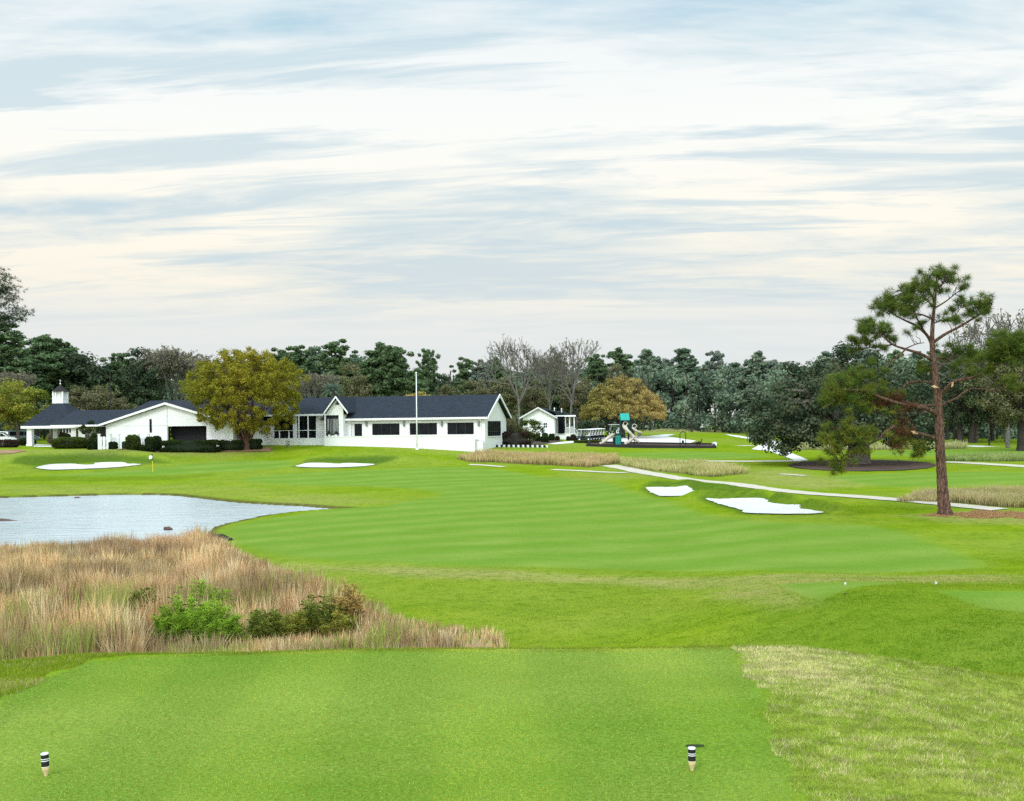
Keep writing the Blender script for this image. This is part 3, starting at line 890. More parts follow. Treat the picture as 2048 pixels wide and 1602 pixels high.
def patch(name, pts, n, per, h, colA, colB, w, lb, lean=.3, spread=.25, dmin=40):
    P = poly_w(pts, dmin)
    def cf(X, Y):
        t = np.clip(vnoise(X, Y, .5, 31) + rng.normal(0, .25, len(X)), 0, 1)[:, None]
        return np.array(colA) * (1 - t) + np.array(colB) * t
    o = tall_grass(name, P, n, per, lambda X, Y: h * (.65 + .6 * vnoise(X, Y, .4, 33)), cf, w, lean, spread=spread)
    return tag(o, lb, 'dry grass', kind='stuff')
patch('dry_grass_patch', [(918,918),(960,913),(1050,914),(1150,915),(1225,919),(1236,927),(1180,935),(1100,930),(1000,925),(940,924)], 1500, 22, .95, (.50,.36,.20), (.42,.36,.14), .05, 'long patch of pinkish dry grass beyond the middle of the fairway', .28, .35)
patch('dry_grass_patch', [(1236,925),(1300,926),(1400,931),(1480,941),(1492,947),(1420,955),(1340,945),(1260,935)], 900, 24, .75, (.33,.34,.10), (.48,.42,.20), .05, 'yellowish green fountain grass along the path near the fairway bunkers', .5, .4)
patch('dry_grass_patch', [(1800,1004),(1850,994),(1900,990),(2110,990),(2110,1016),(2000,1014),(1900,1005)], 1500, 22, .62, (.48,.39,.21), (.36,.33,.12), .032, 'pale tan grass patch behind the lone pine at the frame edge', .45, .3)
patch('dry_grass_patch', [(1560,895),(1640,893),(1740,894),(1800,893),(1860,893),(1930,892),(1930,898),(1800,899),(1640,900),(1560,901)], 700, 20, .9, (.46,.42,.22), (.27,.30,.10), .07, 'pale grass strip beyond the spreading oak', .4, .5)
patch('dry_grass_patch', [(1890,919),(1960,917),(2110,917),(2110,923),(1960,923),(1890,922)], 420, 22, .8, (.20,.27,.07), (.36,.40,.16), .06, 'pale green tall grass strip along the far path at the frame edge', .4, .5)
patch('dry_grass_patch', [(1290,862),(1420,860),(1560,859),(1640,859),(1640,863),(1420,864),(1300,866)], 500, 16, .5, (.46,.42,.20), (.38,.36,.15), .09, 'thin tan grass line on the crest below the far wood', .4, .6, 100)

X, Y = sample_in(STRAW, 26000, STRAW[:, 1].min(), STRAW[:, 1].max(), .6, 1)
kk = (vnoise(X, Y, .8, 41) * .6 + vnoise(X, Y, 2.5, 42) * .4 + .25 * ss(0, 1.2, sdist(STRAW, X, Y))) > .55
X, Y = X[kk], Y[kk]
C = np.array([.50, .30, .15]) * rng.uniform(.5, 1.25, len(X))[:, None]
o = blades('pine_straw', X, Y, rng.uniform(.02, .06, len(X)), .05, C, 3.5, mat=MAT['blade'])
tag(o, 'scattered tan pine straw on the ground around the lone pine', 'pine straw', kind='stuff')
# ------------------------------------------------------------------ trees
def leaf_cloud(C, rad, n_per, size, flat=1.0, shell=.35, lit=None, jit=.5, elong=1.6, seed=None, droop=0):
    """many small leaf faces spread through clumps. C: (k,3) clump centres, rad: (k,) radii"""
    C = np.asarray(C, float); k = len(C)
    rad = np.broadcast_to(np.asarray(rad, float), (k,))
    r = np.repeat(np.arange(k), n_per); n = len(r)
    d = rng.normal(0, 1, (n, 3)); d /= np.linalg.norm(d, axis=1)[:, None]
    rr = rng.uniform(0, 1, n) ** shell
    p = C[r] + d * (rr * rad[r])[:, None] * np.array([1, 1, flat])
    nn = d + rng.normal(0, jit, (n, 3)) + np.array([0, 0, .35]); nn /= np.linalg.norm(nn, axis=1)[:, None]
    t1 = np.cross(nn, rng.normal(0, 1, (n, 3))); t1 /= np.linalg.norm(t1, axis=1)[:, None] + 1e-9
    if droop:
        t1[:, 2] -= droop; t1 /= np.linalg.norm(t1, axis=1)[:, None]
    t2 = np.cross(nn, t1)
    s = size * rng.uniform(.6, 1.3, n)[:, None]
    V = np.stack([p - t1 * s * elong * .5, p + t2 * s * .5, p + t1 * s * elong * .5, p - t2 * s * .5], 1).reshape(-1, 3)
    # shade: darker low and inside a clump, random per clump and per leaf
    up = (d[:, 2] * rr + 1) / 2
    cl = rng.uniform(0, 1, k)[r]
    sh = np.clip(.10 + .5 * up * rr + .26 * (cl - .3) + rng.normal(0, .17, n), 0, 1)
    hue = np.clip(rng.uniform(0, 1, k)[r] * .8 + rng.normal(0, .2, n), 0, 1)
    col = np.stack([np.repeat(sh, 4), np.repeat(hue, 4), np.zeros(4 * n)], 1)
    return V, np.arange(4 * n).reshape(-1, 4), col

def tubes(paths, n=6):
    """paths: list of (points, radii) -> V, F"""
    V = []; Fq = []; o = 0
    for P, r in paths:
        P = np.asarray(P, float); m = len(P)
        T = np.gradient(P, axis=0); T /= np.linalg.norm(T, axis=1)[:, None] + 1e-9
        ref = np.array([.31, .87, .21])
        U = np.cross(T, ref); U /= np.linalg.norm(U, axis=1)[:, None] + 1e-9
        Wv = np.cross(T, U)
        a = np.arange(n) * 2 * math.pi / n
        ring = P[:, None, :] + (U[:, None, :] * np.cos(a)[None, :, None] + Wv[:, None, :] * np.sin(a)[None, :, None]) * np.asarray(r, float)[:, None, None]
        V.append(ring.reshape(-1, 3))
        ii = np.arange(m * n).reshape(m, n) + o
        Fq.append(np.stack([ii[:-1], np.roll(ii[:-1], -1, 1), np.roll(ii[1:], -1, 1), ii[1:]], -1).reshape(-1, 4))
        o += m * n
    return np.concatenate(V), np.concatenate(Fq)

def wob(p0, p1, n=5, amp=.1, sag=0):
    p0 = np.asarray(p0, float); p1 = np.asarray(p1, float)
    t = np.linspace(0, 1, n)[:, None]
    P = p0 * (1 - t) + p1 * t
    L = np.linalg.norm(p1 - p0)
    P[1:-1] += rng.normal(0, amp * L * .3, (n - 2, 3))
    P[:, 2] += sag * L * np.sin(t[:, 0] * math.pi)
    return P

def tree_parts(root, tv, tf, tm, lv, lf, lc, lm, br=None):
    np_mesh('trunk', tv, [tf], tm, root, smooth=True)
    if br is not None: np_mesh('branches', br[0], [br[1]], tm, root, smooth=True)
    if lv is not None: np_mesh('crown', lv, [lf], lm, root, col=lc)

# prototypes are 20 m tall, base at the origin ----------------------------------------------------
def proto_pine(seed, lm, tm, bare=.5, width=4.0, nl=26, per=95, size=.42):
    global rng
    rng = np.random.default_rng(seed)
    lean = rng.normal(0, .5, 2)
    ts = np.linspace(0, 1, 9)
    P = np.stack([lean[0] * ts ** 2 + .15 * np.sin(ts * 5 + seed), lean[1] * ts ** 2, ts * 19.2], 1)
    paths = [(P, .30 * (1 - ts * .82))]
    C = []; Rr = []; br = []
    for i in range(nl):
        t = bare + (1 - bare) * (i + .5) / nl
        az = i * 2.4 + rng.normal(0, .5)
        L = width * (max(.12, 1 - (t - bare) / (1 - bare)) ** .65) * rng.uniform(.55, 1.15) * (.75 if t < bare + .1 else 1)
        b = np.array([np.interp(t, ts, P[:, 0]), np.interp(t, ts, P[:, 1]), t * 19.2])
        e = b + np.array([math.cos(az) * L, math.sin(az) * L, L * rng.uniform(.10, .45)])
        q = wob(b, e, 5, .18, .05)
        br.append((q, .09 * (1 - np.linspace(0, .75, 5))))
        for f in ((1.0,) if L < 1.5 else (.62, 1.0) if L < 3 else (.5, .78, 1.03)):
            C.extend([b + (e - b) * f + rng.normal(0, .75, 3) * np.array([1, 1, .7]) for _ in range(3)]); Rr.extend(rng.uniform(.40, .95, 3))
    C.append(P[-1] + np.array([0, 0, .3])); Rr.append(.8)
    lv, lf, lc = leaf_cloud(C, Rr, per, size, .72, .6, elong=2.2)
    return (*tubes(paths, 7), tm, lv, lf, lc, lm, tubes(br, 4))

def proto_leafy(seed, lm, tm, rx=5.5, z0=5, per=60, size=.45, nc=70, limbs=9, flat=.8, pw=.45):
    global rng
    rng = np.random.default_rng(seed)
    C = []; Rr = []
    zc, rz = (z0 + 19.5) / 2, (19.5 - z0) / 2
    for i in range(nc):
        d = rng.normal(0, 1, 3); d /= np.linalg.norm(d)
        r = rng.uniform(0, 1) ** pw * .9
        lump = 1 + .20 * math.sin(3 * math.atan2(d[1], d[0]) + seed) + .15 * math.sin(5 * d[2] + seed * 2)
        C.append(np.array([d[0] * rx * r * lump, d[1] * rx * r * lump, zc + d[2] * rz * r * min(lump, 1.05)])); Rr.append(rng.uniform(1.0, 1.9) * rx / 5.5)
    ts = np.linspace(0, 1, 6)
    paths = [(np.stack([.3 * np.sin(ts * 3 + seed), .2 * ts, ts * 15], 1), .42 * (1 - .8 * ts))]
    br = []
    for i in range(limbs):
        e = C[rng.integers(len(C))]
        b = np.array([0, 0, max(2, z0 * .8 + rng.uniform(0, 3))])
        br.append((wob(b, e, 6, .2), .16 * (1 - np.linspace(0, .8, 6))))
    lv, lf, lc = leaf_cloud(C, Rr, per, size, flat, .5)
    return (*tubes(paths, 7), tm, lv, lf, lc, lm, tubes(br, 4))

def proto_bare(seed, tm, lm, sparse=900, spread=5.5, depth=5, twig=.028):
    global rng
    rng = np.random.default_rng(seed)
    br = []; tips = []
    def grow(p, d, L, r, k):
        n = 4
        q = [p]
        dd = d.copy()
        for i in range(n):
            dd = dd + rng.normal(0, .13, 3) + np.array([0, 0, .05]); dd /= np.linalg.norm(dd)
            q.append(q[-1] + dd * L / n)
        q = np.array(q)
        br.append((q, np.maximum(r * (1 - np.linspace(0, .45, n + 1)), twig)))
        if k == 0:
            tips.append(q[-1]); return
        m = 3 if k > 1 else 4
        for i in range(m):
            az = rng.uniform(0, 2 * math.pi); sp = rng.uniform(.35, .85)
            u = np.cross(dd, rng.normal(0, 1, 3)); u /= np.linalg.norm(u)
            nd = dd * math.cos(sp) + u * math.sin(sp); nd[2] += .12; nd /= np.linalg.norm(nd)
            f = rng.uniform(.55, 1.0)
            grow(q[int(f * n)], nd, L * rng.uniform(.62, .82), r * .55, k - 1)
    ts = np.linspace(0, 1, 5)
    trunk = np.stack([.3 * ts ** 2, .2 * np.sin(ts * 3), ts * 6.5], 1)
    for i in range(4):
        az = i * 1.7 + rng.uniform(0, .6)
        d = np.array([math.cos(az) * .55, math.sin(az) * .55, 1.0]); d /= np.linalg.norm(d)
        grow(trunk[-1] * (.8 + .07 * i), d, 5.0, .17, depth)
    tips = np.array(tips)
    zm = tips[:, 2].max(); k = 19.5 / zm
    V, Fq = tubes(br, 4); V = V * k
    tv, tf = tubes([(trunk * k, .30 * (1 - .35 * ts))], 7)
    lv = lf = lc = None
    if sparse:
        c = tips[rng.integers(0, len(tips), sparse // 3)] * k
        lv, lf, lc = leaf_cloud(c, np.full(len(c), .5), 3, .26, 1, .5)
    return (tv, tf, tm, lv, lf, lc, lm, (V, Fq))

L_PINE = leafmat('far_pine_needles', (.012,.026,.013), (.078,.112,.046), .25, (.062,.088,.042), k=2.3)
L_PINEB = leafmat('hazy_pine_needles', (.030,.050,.036), (.105,.135,.086), .25, (.095,.115,.075), k=2.4)  # distance haze tinted into the needle colour
L_DARK = leafmat('dark_evergreen_leaves', (.009,.020,.013), (.055,.085,.040), .25, (.05,.06,.035), k=1.7)
L_OLIVE = leafmat('olive_leaves', (.024,.035,.014), (.115,.125,.052), .3, (.10,.08,.05), k=2.3)
L_GRAY = leafmat('grayish_autumn_leaves', (.06,.06,.045), (.20,.195,.13), .3, (.17,.145,.10), k=1.7)
L_YG = leafmat('yellow_green_leaves', (.040,.060,.010), (.20,.23,.035), .35, (.19,.16,.03), k=2.2)
L_ROUND = leafmat('olive_gold_leaves', (.034,.041,.006), (.183,.183,.020), .35, (.175,.132,.018), k=2.15)
L_ORANGE = leafmat('orange_brown_leaves', (.060,.056,.016), (.28,.25,.065), .35, (.28,.20,.075), k=1.8)
L_OAK = leafmat('live_oak_leaves', (.008,.016,.011), (.055,.085,.045), .2, (.06,.065,.035), k=1.7)

L_PINEC = leafmat('gray green hazy needles', (.035,.052,.044), (.12,.15,.115), .25, (.12,.13,.10), k=2.0)  # grayer needles, with airlight haze mixed into their colour
L_PINED = leafmat('deep teal needles', (.018,.034,.024), (.078,.112,.068), .25, (.065,.09,.058), k=2.4)  # darker needles, also carrying a haze tint in their colour
PROTO = {}
def make_proto(key, data, label, cat, name, group):
    PROTO[key] = (data, name, cat, group, [None])
BP, BG, BD, BL = MAT['bark_pine'], MAT['bark_gray'], MAT['bark_dark'], MAT['bark_pale']
G1 = 'trees of the wood along the horizon'
for i, s in enumerate((11, 12, 13)):
    make_proto('pine%d' % i, proto_pine(s, L_PINE, BD, .36 + .07 * i, 4.3 - .2 * i, 34, 90, .29), '', 'pine tree', 'pine_tree', G1)
for i, s in enumerate((21, 22, 23)):
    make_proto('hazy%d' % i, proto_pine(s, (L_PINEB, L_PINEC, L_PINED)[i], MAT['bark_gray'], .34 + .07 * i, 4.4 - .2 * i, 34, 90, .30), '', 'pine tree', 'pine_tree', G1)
for i, s in enumerate((31, 32)):
    make_proto('dark%d' % i, proto_leafy(s, L_DARK, BD, 5.8, 3, 150, .34, 85), '', 'tree', 'broadleaf_tree', G1)
for i, s in enumerate((41, 42)):
    make_proto('olive%d' % i, proto_leafy(s, L_OLIVE, BG, 5.5, 2.5, 140, .28, 80, 14), '', 'tree', 'broadleaf_tree', G1)
make_proto('gray0', proto_bare(51, BL, L_GRAY, 4200, depth=4), '', 'tree', 'broadleaf_tree', G1)
make_proto('bare0', proto_bare(52, BL, L_GRAY, 240, depth=4, twig=.034), '', 'bare tree', 'bare_tree', G1)
make_proto('bare1', proto_bare(53, BL, L_GRAY, 700, depth=4, twig=.034), '', 'bare tree', 'bare_tree', G1)
make_proto('yg0', proto_leafy(61, L_YG, BG, 6.5, 4, 190, .27, 80, 10), '', 'tree', 'broadleaf_tree', G1)
rng = np.random.default_rng(77)

def plant(key, px, top, D, label, rz=None, wide=1.0, group=G1, cat=None, name=None):
    """a tree of the kind `key` standing D metres away, its crown reaching the photo row `top`"""
    data, nm, ct, gr, first = PROTO[key]
    X = ray(px, top)[0] * D
    z0 = float(H(X, D)); h = at(px, top, D)[2] - z0
    s = h / 20.0
    sc = (s * wide, s * wide, s)
    rz = rng.uniform(0, 6.28) if rz is None else rz
    if first[0] is None:
        r = thing(name or nm, (X, D, z0 - .1), label, cat or ct, group, rz, sc)
        tree_parts(r, *data); first[0] = r
    else:
        r = dup(first[0], (X, D, z0 - .1), rz, sc, label, group)
        if cat: r['category'] = cat
    return r

# the skyline from left to right: kind, photo column, photo row of the top, distance
LINE = [
 ('pine1', -62, 640, 205, 1.2), ('pine0', 22, 652, 200, 1.15), ('pine2', 72, 668, 210, 1.1), ('hazy1', 100, 676, 230, 1.0), ('pine0', 132, 682, 215, .95),
 ('dark0', 168, 690, 215, 1.0), ('dark1', 205, 716, 225, 1.0), ('pine1', 238, 706, 215, .9), ('dark0', 262, 716, 235, 1.0), ('dark1', 288, 684, 212, .62), ('gray0', 318, 686, 214, .75),
 ('gray0', 352, 694, 216, .85), ('gray0', 394, 698, 220, .85), ('olive0', 425, 704, 232, .9), ('pine2', 458, 700, 240, .9), ('dark0', 500, 706, 245, 1.0), ('pine0', 556, 698, 225, .85),
 ('pine1', 597, 692, 222, .9), ('hazy0', 640, 692, 228, .85), ('pine0', 678, 682, 218, .9), ('olive1', 706, 708, 206, .62), ('pine2', 740, 685, 220, .95), ('dark0', 766, 690, 222, .75), ('pine1', 792, 692, 216, .85),
 ('pine2', 830, 735, 214, .75), ('pine1', 856, 698, 226, .55), ('dark1', 878, 740, 226, .8), ('pine0', 926, 716, 250, .8), ('hazy1', 958, 718, 250, .8), ('olive0', 900, 752, 222, .8), ('olive1', 955, 745, 226, .8),
 ('olive0', 1005, 735, 232, .9), ('pine2', 1000, 714, 262, .7), ('dark1', 1078, 716, 262, .9), ('olive1', 1066, 740, 240, .8), ('pine0', 1120, 712, 262, .8), ('olive0', 1150, 735, 246, .85),
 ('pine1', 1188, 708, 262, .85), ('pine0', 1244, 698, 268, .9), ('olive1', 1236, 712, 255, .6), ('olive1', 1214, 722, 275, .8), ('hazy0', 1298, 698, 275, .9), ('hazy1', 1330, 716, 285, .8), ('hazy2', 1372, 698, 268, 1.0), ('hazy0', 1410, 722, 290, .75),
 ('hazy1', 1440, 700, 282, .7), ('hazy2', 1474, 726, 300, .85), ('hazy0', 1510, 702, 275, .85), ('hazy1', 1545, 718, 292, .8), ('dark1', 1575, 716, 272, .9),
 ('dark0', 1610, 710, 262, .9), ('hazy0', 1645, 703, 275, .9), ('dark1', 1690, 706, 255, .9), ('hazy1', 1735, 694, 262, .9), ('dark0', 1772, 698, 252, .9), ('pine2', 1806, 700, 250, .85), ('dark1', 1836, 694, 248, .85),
 ('pine1', 1880, 700, 250, .85), ('dark0', 1912, 690, 240, .9), ('olive1', 1950, 692, 215, .85), ('dark1', 1985, 700, 220, .9), ('olive0', 2012, 668, 205, .8), ('olive1', 2062, 640, 192, .8), ('olive0', 2130, 650, 190, .9),
 ('bare1', 2012, 606, 172, .8), ('bare0', 1034, 660, 205, .66), ('bare1', 1140, 668, 212, .58), ('gray0', 1096, 706, 225, .6),
 ('hazy0', -130, 660, 215, 1.1), ('pine2', -200, 650, 210, 1.1), ('dark0', -280, 660, 210, 1.2), ('hazy2', 2200, 660, 230, 1.1), ('dark1', 2290, 670, 225, 1.1),
]
KIND = {'pine': 'dark green pine', 'hazy': 'blue green hazy pine', 'dark': 'dense dark evergreen', 'olive': 'olive green leafy tree', 'gray': 'grayish thin leaved tree', 'bare': 'nearly leafless pale branched tree', 'yg': 'yellow green tree'}
def where(px):
    spots = [(-9999, 'out past the gazebo'), (0, 'behind the gazebo at the frame edge'), (90, 'behind the cupola'), (170, 'behind the low roof beside the gazebo'), (270, 'behind the slit window gable'),
             (380, 'behind the round gold tree'), (590, 'above the patio roof'), (700, 'above the roof left of the flagpole'), (790, 'beside the bare flagpole above the roof'), (870, 'in the skyline dip above the main roof'),
             (965, 'behind the main gable end'), (1040, 'behind the white cottage'), (1120, 'behind the parked carts'), (1190, 'behind the orange domed tree'), (1330, 'behind the swing hoop'), (1400, 'behind the distant golfers'),
             (1470, 'above the bent white path'), (1560, 'behind the left side of the spreading oak'), (1660, 'behind the middle of the spreading oak'), (1760, 'behind the upper limbs of the lone pine'), (1880, 'just right of the lone pine trunk'), (1960, 'at the right edge of the photo'), (2060, 'past the right edge of the photo')]
    return [s for x, s in spots if px >= x][-1]
used = {}
LINE.sort(key=lambda a: a[1])
for key, px, top, D, wd in LINE:
    lb = KIND[key.rstrip('012')] + ' ' + where(px)
    used.setdefault(lb, []).append((key, px, top, D, wd))
for lb, items in used.items():
    hs = sorted(items, key=lambda a: a[2])
    for it in items:
        l2 = lb
        if len(items) == 2: l2 = ('taller ' if it is hs[0] else 'shorter ') + lb
        elif len(items) > 2: l2 = ['tallest ', 'second tallest ', 'third tallest ', 'fourth tallest '][hs.index(it)] + lb
        plant(it[0], it[1], it[2], it[3], l2, wide=it[4] * 1.35)

# the wood behind them reads as one mass
def wood():
    C = []; Rr = []; paths = []
    for i in range(3000):
        px = rng.uniform(-420, 2500); D = rng.uniform(250, 330) if 900 < px < 1650 else rng.uniform(232, 300)
        top = np.interp(px, [-400, 0, 130, 205, 290, 420, 640, 800, 890, 960, 1240, 1500, 1740, 1990, 2500], [695, 700, 726, 752, 738, 742, 724, 730, 776, 752, 745, 748, 735, 722, 708])
        base = float(H(ray(px, 850)[0] * D, D))
        zt = at(px, top - 8, D)[2]
        z = base + (zt - base) * rng.uniform(.0, 1) ** 1.15
        C.append((ray(px, 850)[0] * D, D, z)); Rr.append(rng.uniform(1.4, 3.0))
        if i % 9 == 0:
            X = ray(px, 850)[0] * (D - 12)
            paths.append((np.array([[X, D - 12, base - .3], [X + rng.normal(0, .4), D - 12, base + 6], [X + rng.normal(0, .6), D - 12, base + 13]]), [.24, .18, .12]))
    C = np.array(C)
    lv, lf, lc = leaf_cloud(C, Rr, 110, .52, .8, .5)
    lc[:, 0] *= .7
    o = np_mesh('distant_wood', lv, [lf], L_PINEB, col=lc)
    tag(o, 'dark mixed wood closing off the far side of the course', 'wood', kind='stuff')
    tv, tf = tubes(paths, 5)
    o2 = np_mesh('distant_trunks', tv, [tf], BD, o, smooth=True); tag(o2, kind='stuff')
wood()

# ------------------------------------------------------------------ single trees near the clubhouse
def custom_tree(name, label, cat, px, base, D, data, group=None):
    X = ray(px, base)[0] * D
    r = thing(name, (X, D, float(H(X, D)) - .05), label, cat, group)
    tree_parts(r, *data); return r

def round_tree():
    D = 149.0; k = D / F
    paths = []; br = []; C = []; Rr = []
    H0 = 208 * k; cz = 117 * k; rx = 117 * k; rz = 92 * k
    base = np.array([0, 0, 0.])
    paths.append((np.array([[0, 0, -.2], [.02, 0, .5], [0, 0, 1.3]]), [.62, .50, .52]))
    for i in range(16):
        az = i * 2.399; sp = .22 + .6 * (i % 5) / 4
        e = np.array([math.cos(az) * rx * sp, math.sin(az) * rx * sp, H0 * (.86 - .45 * sp ** 2)])
        q = wob((math.cos(az) * .25, math.sin(az) * .25, .9), e, 8, .1); q[:, 2] += .6 * np.sin(np.linspace(0, math.pi, 8))
        br.append((q, .17 * (1 - np.linspace(0, .82, 8))))
        for j in range(7):
            b = q[rng.integers(3, 8)]; d = rng.normal(0, 1, 3); d[2] = abs(d[2]) * .7; d /= np.linalg.norm(d)
            br.append((wob(b, b + d * rng.uniform(1.2, 2.6), 4, .15), .05 * (1 - np.linspace(0, .7, 4))))
    for i in range(800):
        d = rng.normal(0, 1, 3); d /= np.linalg.norm(d)
        r = rng.uniform(0, 1) ** .30
        lump = 1 + .03 * math.sin(4 * math.atan2(d[1], d[0]) + 1) + .05 * math.sin(6 * d[2])
        p = np.array([d[0] * rx * r * lump, d[1] * rx * r * lump, cz + d[2] * rz * r * lump * (1 if d[2] > 0 else .94)])
        if d[2] < -.3 and r < .75: continue
        if p[2] < 2.6 and rng.uniform() < .6: continue
        C.append(p); Rr.append(rng.uniform(.4, .75))
    lv, lf, lc = leaf_cloud(C, Rr, 110, .14, .9, .6)
    lc[:, 0] = np.clip(.5 * lc[:, 0] + .5 * np.repeat(np.clip(.22 + .55 * (lv.reshape(-1, 4, 3).mean(1)[:, 2] / H0) * rng.uniform(.6, 1.3, len(lv) // 4), 0, 1), 4), 0, 1)
    # greener on the left, browner through the middle
    m = lv.reshape(-1, 4, 3).mean(1); hue = np.clip(.55 - .12 * np.abs(m[:, 0]) / 2 + .10 * m[:, 0] / rx + rng.normal(0, .16, len(m)), 0, 1)
    lc[:, 1] = np.repeat(hue, 4)
    return (*tubes(paths, 10), MAT['bark_pine'], lv, lf, lc, L_ROUND, tubes(br, 5))
custom_tree('round_tree', 'large round olive gold tree standing before the clubhouse patio', 'tree', 493, 896, 149.0, round_tree())

def dome_tree():
    D = 205.0; k = D / F
    rx, top = 88 * k, 131 * k
    br = []; C = []; Rr = []
    for i in range(26):
        az = i * 2.399; sp = ((i + .5) / 26) ** .5 * .95
        e = np.array([math.cos(az) * rx * sp, math.sin(az) * rx * sp, top * (1 - .52 * sp ** 1.7)])
        q = wob((0, 0, 1.6 + .6 * (i % 3)), e, 7, .08); q[:, 2] += .5 * np.sin(np.linspace(0, math.pi, 7))
        br.append((q, .16 * (1 - np.linspace(0, .85, 7))))
        for j in range(8):
            b = q[rng.integers(2, 7)]; d = (e - q[0]) / np.linalg.norm(e - q[0]) + rng.normal(0, .45, 3); d /= np.linalg.norm(d)
            br.append((wob(b, b + d * rng.uniform(1.0, 2.4), 3, .1), .05 * (1 - np.linspace(0, .6, 3))))
    for i in range(520):
        az = rng.uniform(0, 6.283); sp = rng.uniform(0, 1) ** .5
        zt = top * (1 - .50 * sp ** 2.0); zb = top * (.36 - .06 * sp)
        z = zb + (zt - zb) * rng.uniform(.05, 1) ** .7
        C.append((math.cos(az) * rx * sp * .95, math.sin(az) * rx * sp * .95, z - .4)); Rr.append(rng.uniform(.5, .9))
    lv, lf, lc = leaf_cloud(C, Rr, 120, .145, .65, .55, elong=1.8)
    m = lv.reshape(-1, 4, 3).mean(1)
    lc[:, 1] = np.repeat(np.clip(.45 + .5 * m[:, 0] / rx + rng.normal(0, .18, len(m)), 0, 1), 4)
    return (*tubes([(np.array([[0, 0, -.3], [0, 0, 1], [0, 0, 2.6]]), [.5, .36, .33])], 9), MAT['bark_dark'], lv, lf, lc, L_ORANGE, tubes(br, 4))
custom_tree('domed_tree', 'broad orange brown domed tree behind the playground', 'tree', 1246, 864, 205.0, dome_tree())

def live_oak():
    D = 128.0; k = D / F
    br = []; C = []; Rr = []
    tw = [(np.array([[0, 0, -.3], [.05, 0, .6], [.1, 0, 2.0], [.05, .1, 3.4]]), [1.75, 1.30, 1.15, 1.3])]
    ends = []
    for i in range(18):
        az = i * 2.399; sp = .35 + .6 * ((i * 7) % 18) / 18
        e = np.array([math.cos(az) * 11.4 * sp - .8, math.sin(az) * 8.5 * sp, 4.6 + 7.2 * (1 - sp ** 1.6) + rng.uniform(-.5, .5)])
        q = wob((.05, .1, 2.8), e, 8, .12); q[:, 2] += 1.2 * np.sin(np.linspace(0, math.pi, 8))
        br.append((q, .5 * (1 - np.linspace(0, .86, 8)))); ends.append(q)
    for i in range(250):
        az = rng.uniform(0, 6.283); sp = rng.uniform(0, 1) ** .5
        lx = 11.2 if math.cos(az) < 0 else 8.6
        top = 12.2 * (1 - .42 * sp ** 2.4) + .9 * math.sin(az * 3 + 2) ; bot = 3.3 - 1.7 * sp ** 2 + .5 * math.sin(az * 5)
        z = bot + (top - bot) * rng.uniform(0, 1)
        C.append((math.cos(az) * lx * sp - .3, math.sin(az) * 8.8 * sp, z)); Rr.append(rng.uniform(.9, 1.6))
    lv, lf, lc = leaf_cloud(C, Rr, 130, .24, .75, .5)
    return (*tubes(tw, 14), MAT['bark_gray'], lv, lf, lc, L_OAK, tubes(br, 6))
custom_tree('live_oak', 'wide dark evergreen oak on the oval mulch bed behind the lone pine', 'tree', 1716, 927, 128.0, live_oak())

# two more dark oaks behind, right of the lone pine
def side_oak(seed, w, h, two=False, lm=L_DARK):
    global rng
    rng = np.random.default_rng(seed)
    C = []; Rr = []; tw = []; br = []
    for s in ((-.6, .7) if two else (0,)):
        tw.append((np.array([[s * 1.6, 0, -.3], [s * 1.5, 0, 1.0], [s * 1.9, 0, 3.6], [s * 2.4, .3, h * .6]]), [.85, .62, .55, .3]))
    for i in range(10):
        az = i * 2.399
        br.append((wob((0, 0, h * .3), (math.cos(az) * w * .7, math.sin(az) * w * .6, h * rng.uniform(.45, .85)), 6, .15), .25 * (1 - np.linspace(0, .8, 6))))
    for i in range(170):
        d = rng.normal(0, 1, 3); d /= np.linalg.norm(d); r = rng.uniform(0, 1) ** .4
        lump = 1 + .15 * math.sin(3 * math.atan2(d[1], d[0]) + seed)
        C.append((d[0] * w * r * lump, d[1] * w * .8 * r, h * .60 + d[2] * h * .40 * r)); Rr.append(rng.uniform(.9, 1.6))
    lv, lf, lc = leaf_cloud(C, Rr, 130, .21, .8, .5)
    return (*tubes(tw, 9), MAT['bark_dark'], lv, lf, lc, lm, tubes(br, 5))
custom_tree('oak_tree', 'twin trunked dark oak beyond the lone pine trunk on its right', 'tree', 1932, 876, 205.0, side_oak(5, 8.5, 16, True))
custom_tree('oak_tree', 'thick trunked olive oak at the right edge beside the dark post', 'tree', 2044, 891, 158.0, side_oak(6, 6.6, 15.0, False, L_OLIVE))
rng = np.random.default_rng(99)
PROTO['yga'] = PROTO['yg0']
def plant2(key, px, top, D, lb, wide, cat, group=None): 
    r = plant(key, px, top, D, lb, wide=wide, group=group)
    r['category'] = cat
    if 'group' in r and group is None: del r['group']
    return r
plant2('yg0', 32, 752, 176, 'yellow green autumn tree left of the gazebo roof', 1.5, 'tree')
plant2('yg0', -52, 765, 178, 'yellow green autumn tree past the left frame edge', 1.5, 'tree')
plant2('olive0', 172, 752, 192, 'low wide olive tree behind the roof between gazebo and gable', 1.45, 'tree')
plant2('olive1', 232, 768, 196, 'small olive tree behind the slit window gable roof', 1.3, 'tree')
plant2('gray0', 20, 735, 188, 'brownish thin tree above the gazebo at the frame edge', 1.1, 'tree')
plant2('gray0', 628, 738, 188, 'gray thin leaved tree just left of the palm', 1.2, 'tree')

